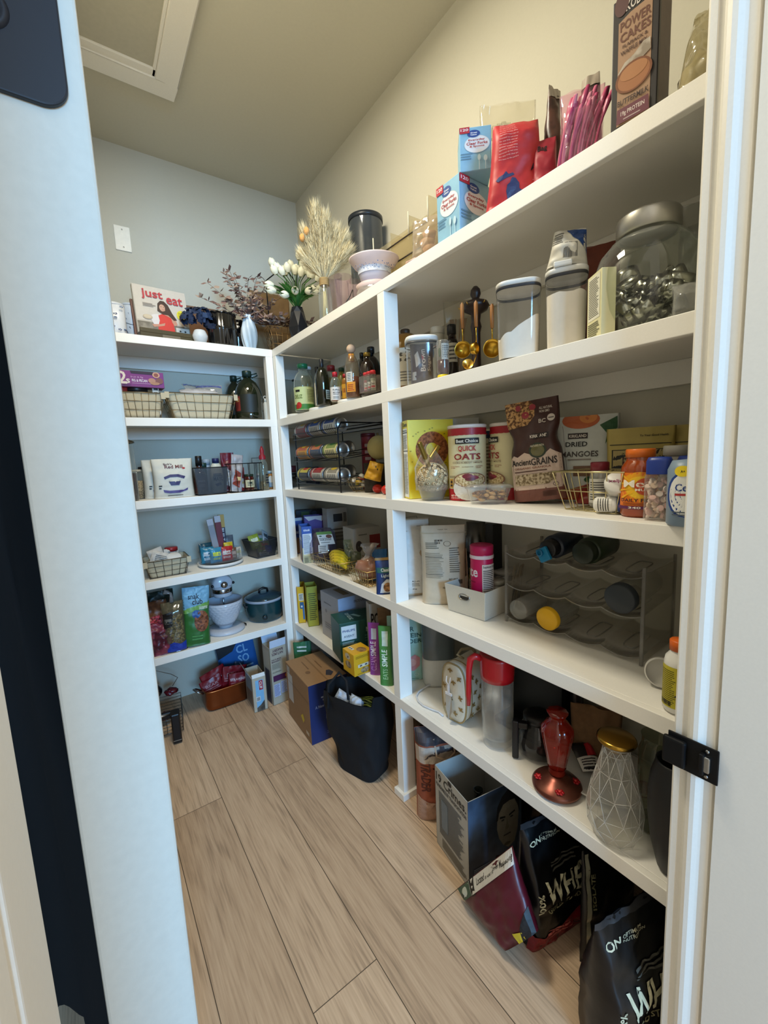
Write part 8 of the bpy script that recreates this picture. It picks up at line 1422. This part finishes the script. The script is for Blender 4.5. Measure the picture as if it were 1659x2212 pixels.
carton('snack_box', 'pale blue open snack bar box with a red and white logo, on the floor', 'snack box', (q0.x+.045, q0.y+.085, ZS[0]), -.05, w, .15, .195, 'b5aa96', {'f': [('r', -.28, .12, .30, .92, mat('7ab0d4', .45)), ('r', -.02, .62, .26, .9, 'a02838'), ('t', 'CLIF', .02, .66, .2, .87, 'e4e0e0', 270), ('r', -.3, .3, .02, .44, 'd0d0cc'), ('b', -.26, .32, -.02, .42, INK), ('p', [(-.28, .0), (.3, .0), (.3, .3), (.0, .18), (-.28, .12)], mat('5a5248', .6, col2='3a342c', scale=20))], 'l': [('r', -.4, .1, .4, .95, mat('6c6a66', .5)), ('p', [(-.4, .5), (.4, .6), (.4, .95), (-.4, .95)], mat('7a98ac', .5))]}, open_top=True, flap=[('l', .05, .5, mat('8a949c', .5)), ('f', .02, -.4, 'd8d8d4')])
q0, q1 = Fl(0, 585, 1530), Fl(0, 626, 1512); w = .098
carton('snack_box', 'tall beige open snack box with its flap raised, next to the cardboard box', 'snack box', (q0.x+.068, q0.y+.065, ZS[0]), .06, w, .10, .335, 'aba392', {'f': [('t', "NATURE'S", -.38, .86, .3, .905, '4e1a30', 180), ('t', 'BAKERY', -.34, .92, .3, .965, '4e1a30', 180), ('t', "NATURE'S", -.42, .775, .15, .80, '4e1a30'), ('t', 'BAKERY', -.42, .74, .12, .765, '4e1a30'), ('l', -.42, .62, .1, .72, 7, '8a8270'), ('t', 'ALLERGEN', -.42, .56, .1, .58, '6a6250'), ('r', -.40, .41, .42, .51, '4c2048'), ('e', .38, .46, .06, .03, 'a8602a'), ('r', -.40, .14, -.02, .36, 'b4bcd8'), ('r', .04, .17, .4, .38, 'b4bcd8'), ('l', -.38, .15, -.04, .35, 12, '6a7090'), ('l', .06, .18, .38, .37, 10, '6a7090')], 'l': [('r', -.3, .0, .3, .6, mat('4a4650', .5)), ('r', -.4, .62, .4, .95, 'b9b2a2')]}, open_top=True, flap=[('k', .055, .35, 'c4d0e4'), ('f', .045, .15, 'c9d4e6')])
def airpan():
    c = Vector((.235, 2.42, ZS[0])); t = thing('air_fryer_basket', 'air fryer basket with a flat black handle lying on the floor at the left wall', 'air fryer basket', c, -.15); bk = mat('0e0e10', .35)
    a = Fl(0, 396, 1588); g = G(); 
    G().box(.012, .052, -.235, -.175, .002, .155, bk, Matrix.Rotation(.0, 4, 'Y')).build('handle_grip', t, bev=.006)
    G().box(.014, .050, -.2365, -.235, .018, .021, STEEL).build('chrome_line', t)
    G().box(-.06, .045, -.19, -.17, .115, .15, bk).build('handle_neck', t, bev=.006); G().tube([(-.10, -.19, .14), (.02, -.19, .14)], .006, STEEL, 10).build('chrome_bar', t)
    g = G()
    for i in range(7): z = .01+.018*i; g.tube([(-.11, -.14, z), (.06, -.14, z), (.06, .05, z), (-.11, .05, z)], .0016, mat('6a6a68', .3, 1), 5, True)
    for i in range(8): x = -.11+.17*i/7; g.tube([(x, -.14, .01), (x, -.14, .12)], .0016, mat('6a6a68', .3, 1), 5)
    g.build('wire_cage', t)
    q = Vector((.185, 2.47, ZS[0]+.13)); t = thing('black_ball_ornament', 'shiny black round ornament on the wire basket at the left wall', 'ornament', q, 0); G().ell((0, 0, .033), .033, .033, .033, mat('0c0c10', .08, coat=.8), 24).build('ball', t); G().tube([(0, 0, .064), (.0, 0, .075)], .005, STEEL).build('cap', t)
    for i, (x, y, z, lab) in enumerate(((.255, 2.45, .13, 'dark red crinkled ribbon beside the black ornament'), (.21, 2.40, .03, 'dark red ribbon ball low in the wire basket'))): o = blob(20+i, .035, .025, .018, mat('6a1020', .25, var=.2), .5).build('red_ribbon'); tagit(o, lab, 'ribbon', (x, y, ZS[0]+z), 0, 'red ribbons in the wire basket')
    P = [(.13, 2.50, .24), (.19, 2.50, .27), (.27, 2.50, .22), (.30, 2.50, .19), (.27, 2.50, .15)]
    o = G().tube([Vector(p)-Vector(P[0])*0-Vector((.2, 2.5, .0)) for p in P], .0018, mat('8a8478', .3, 1), 6).build('bent_wire'); tagit(o, 'thin bent wire rising behind the black ornament', 'wire', (.2, 2.5, ZS[0]), 0)
airpan()
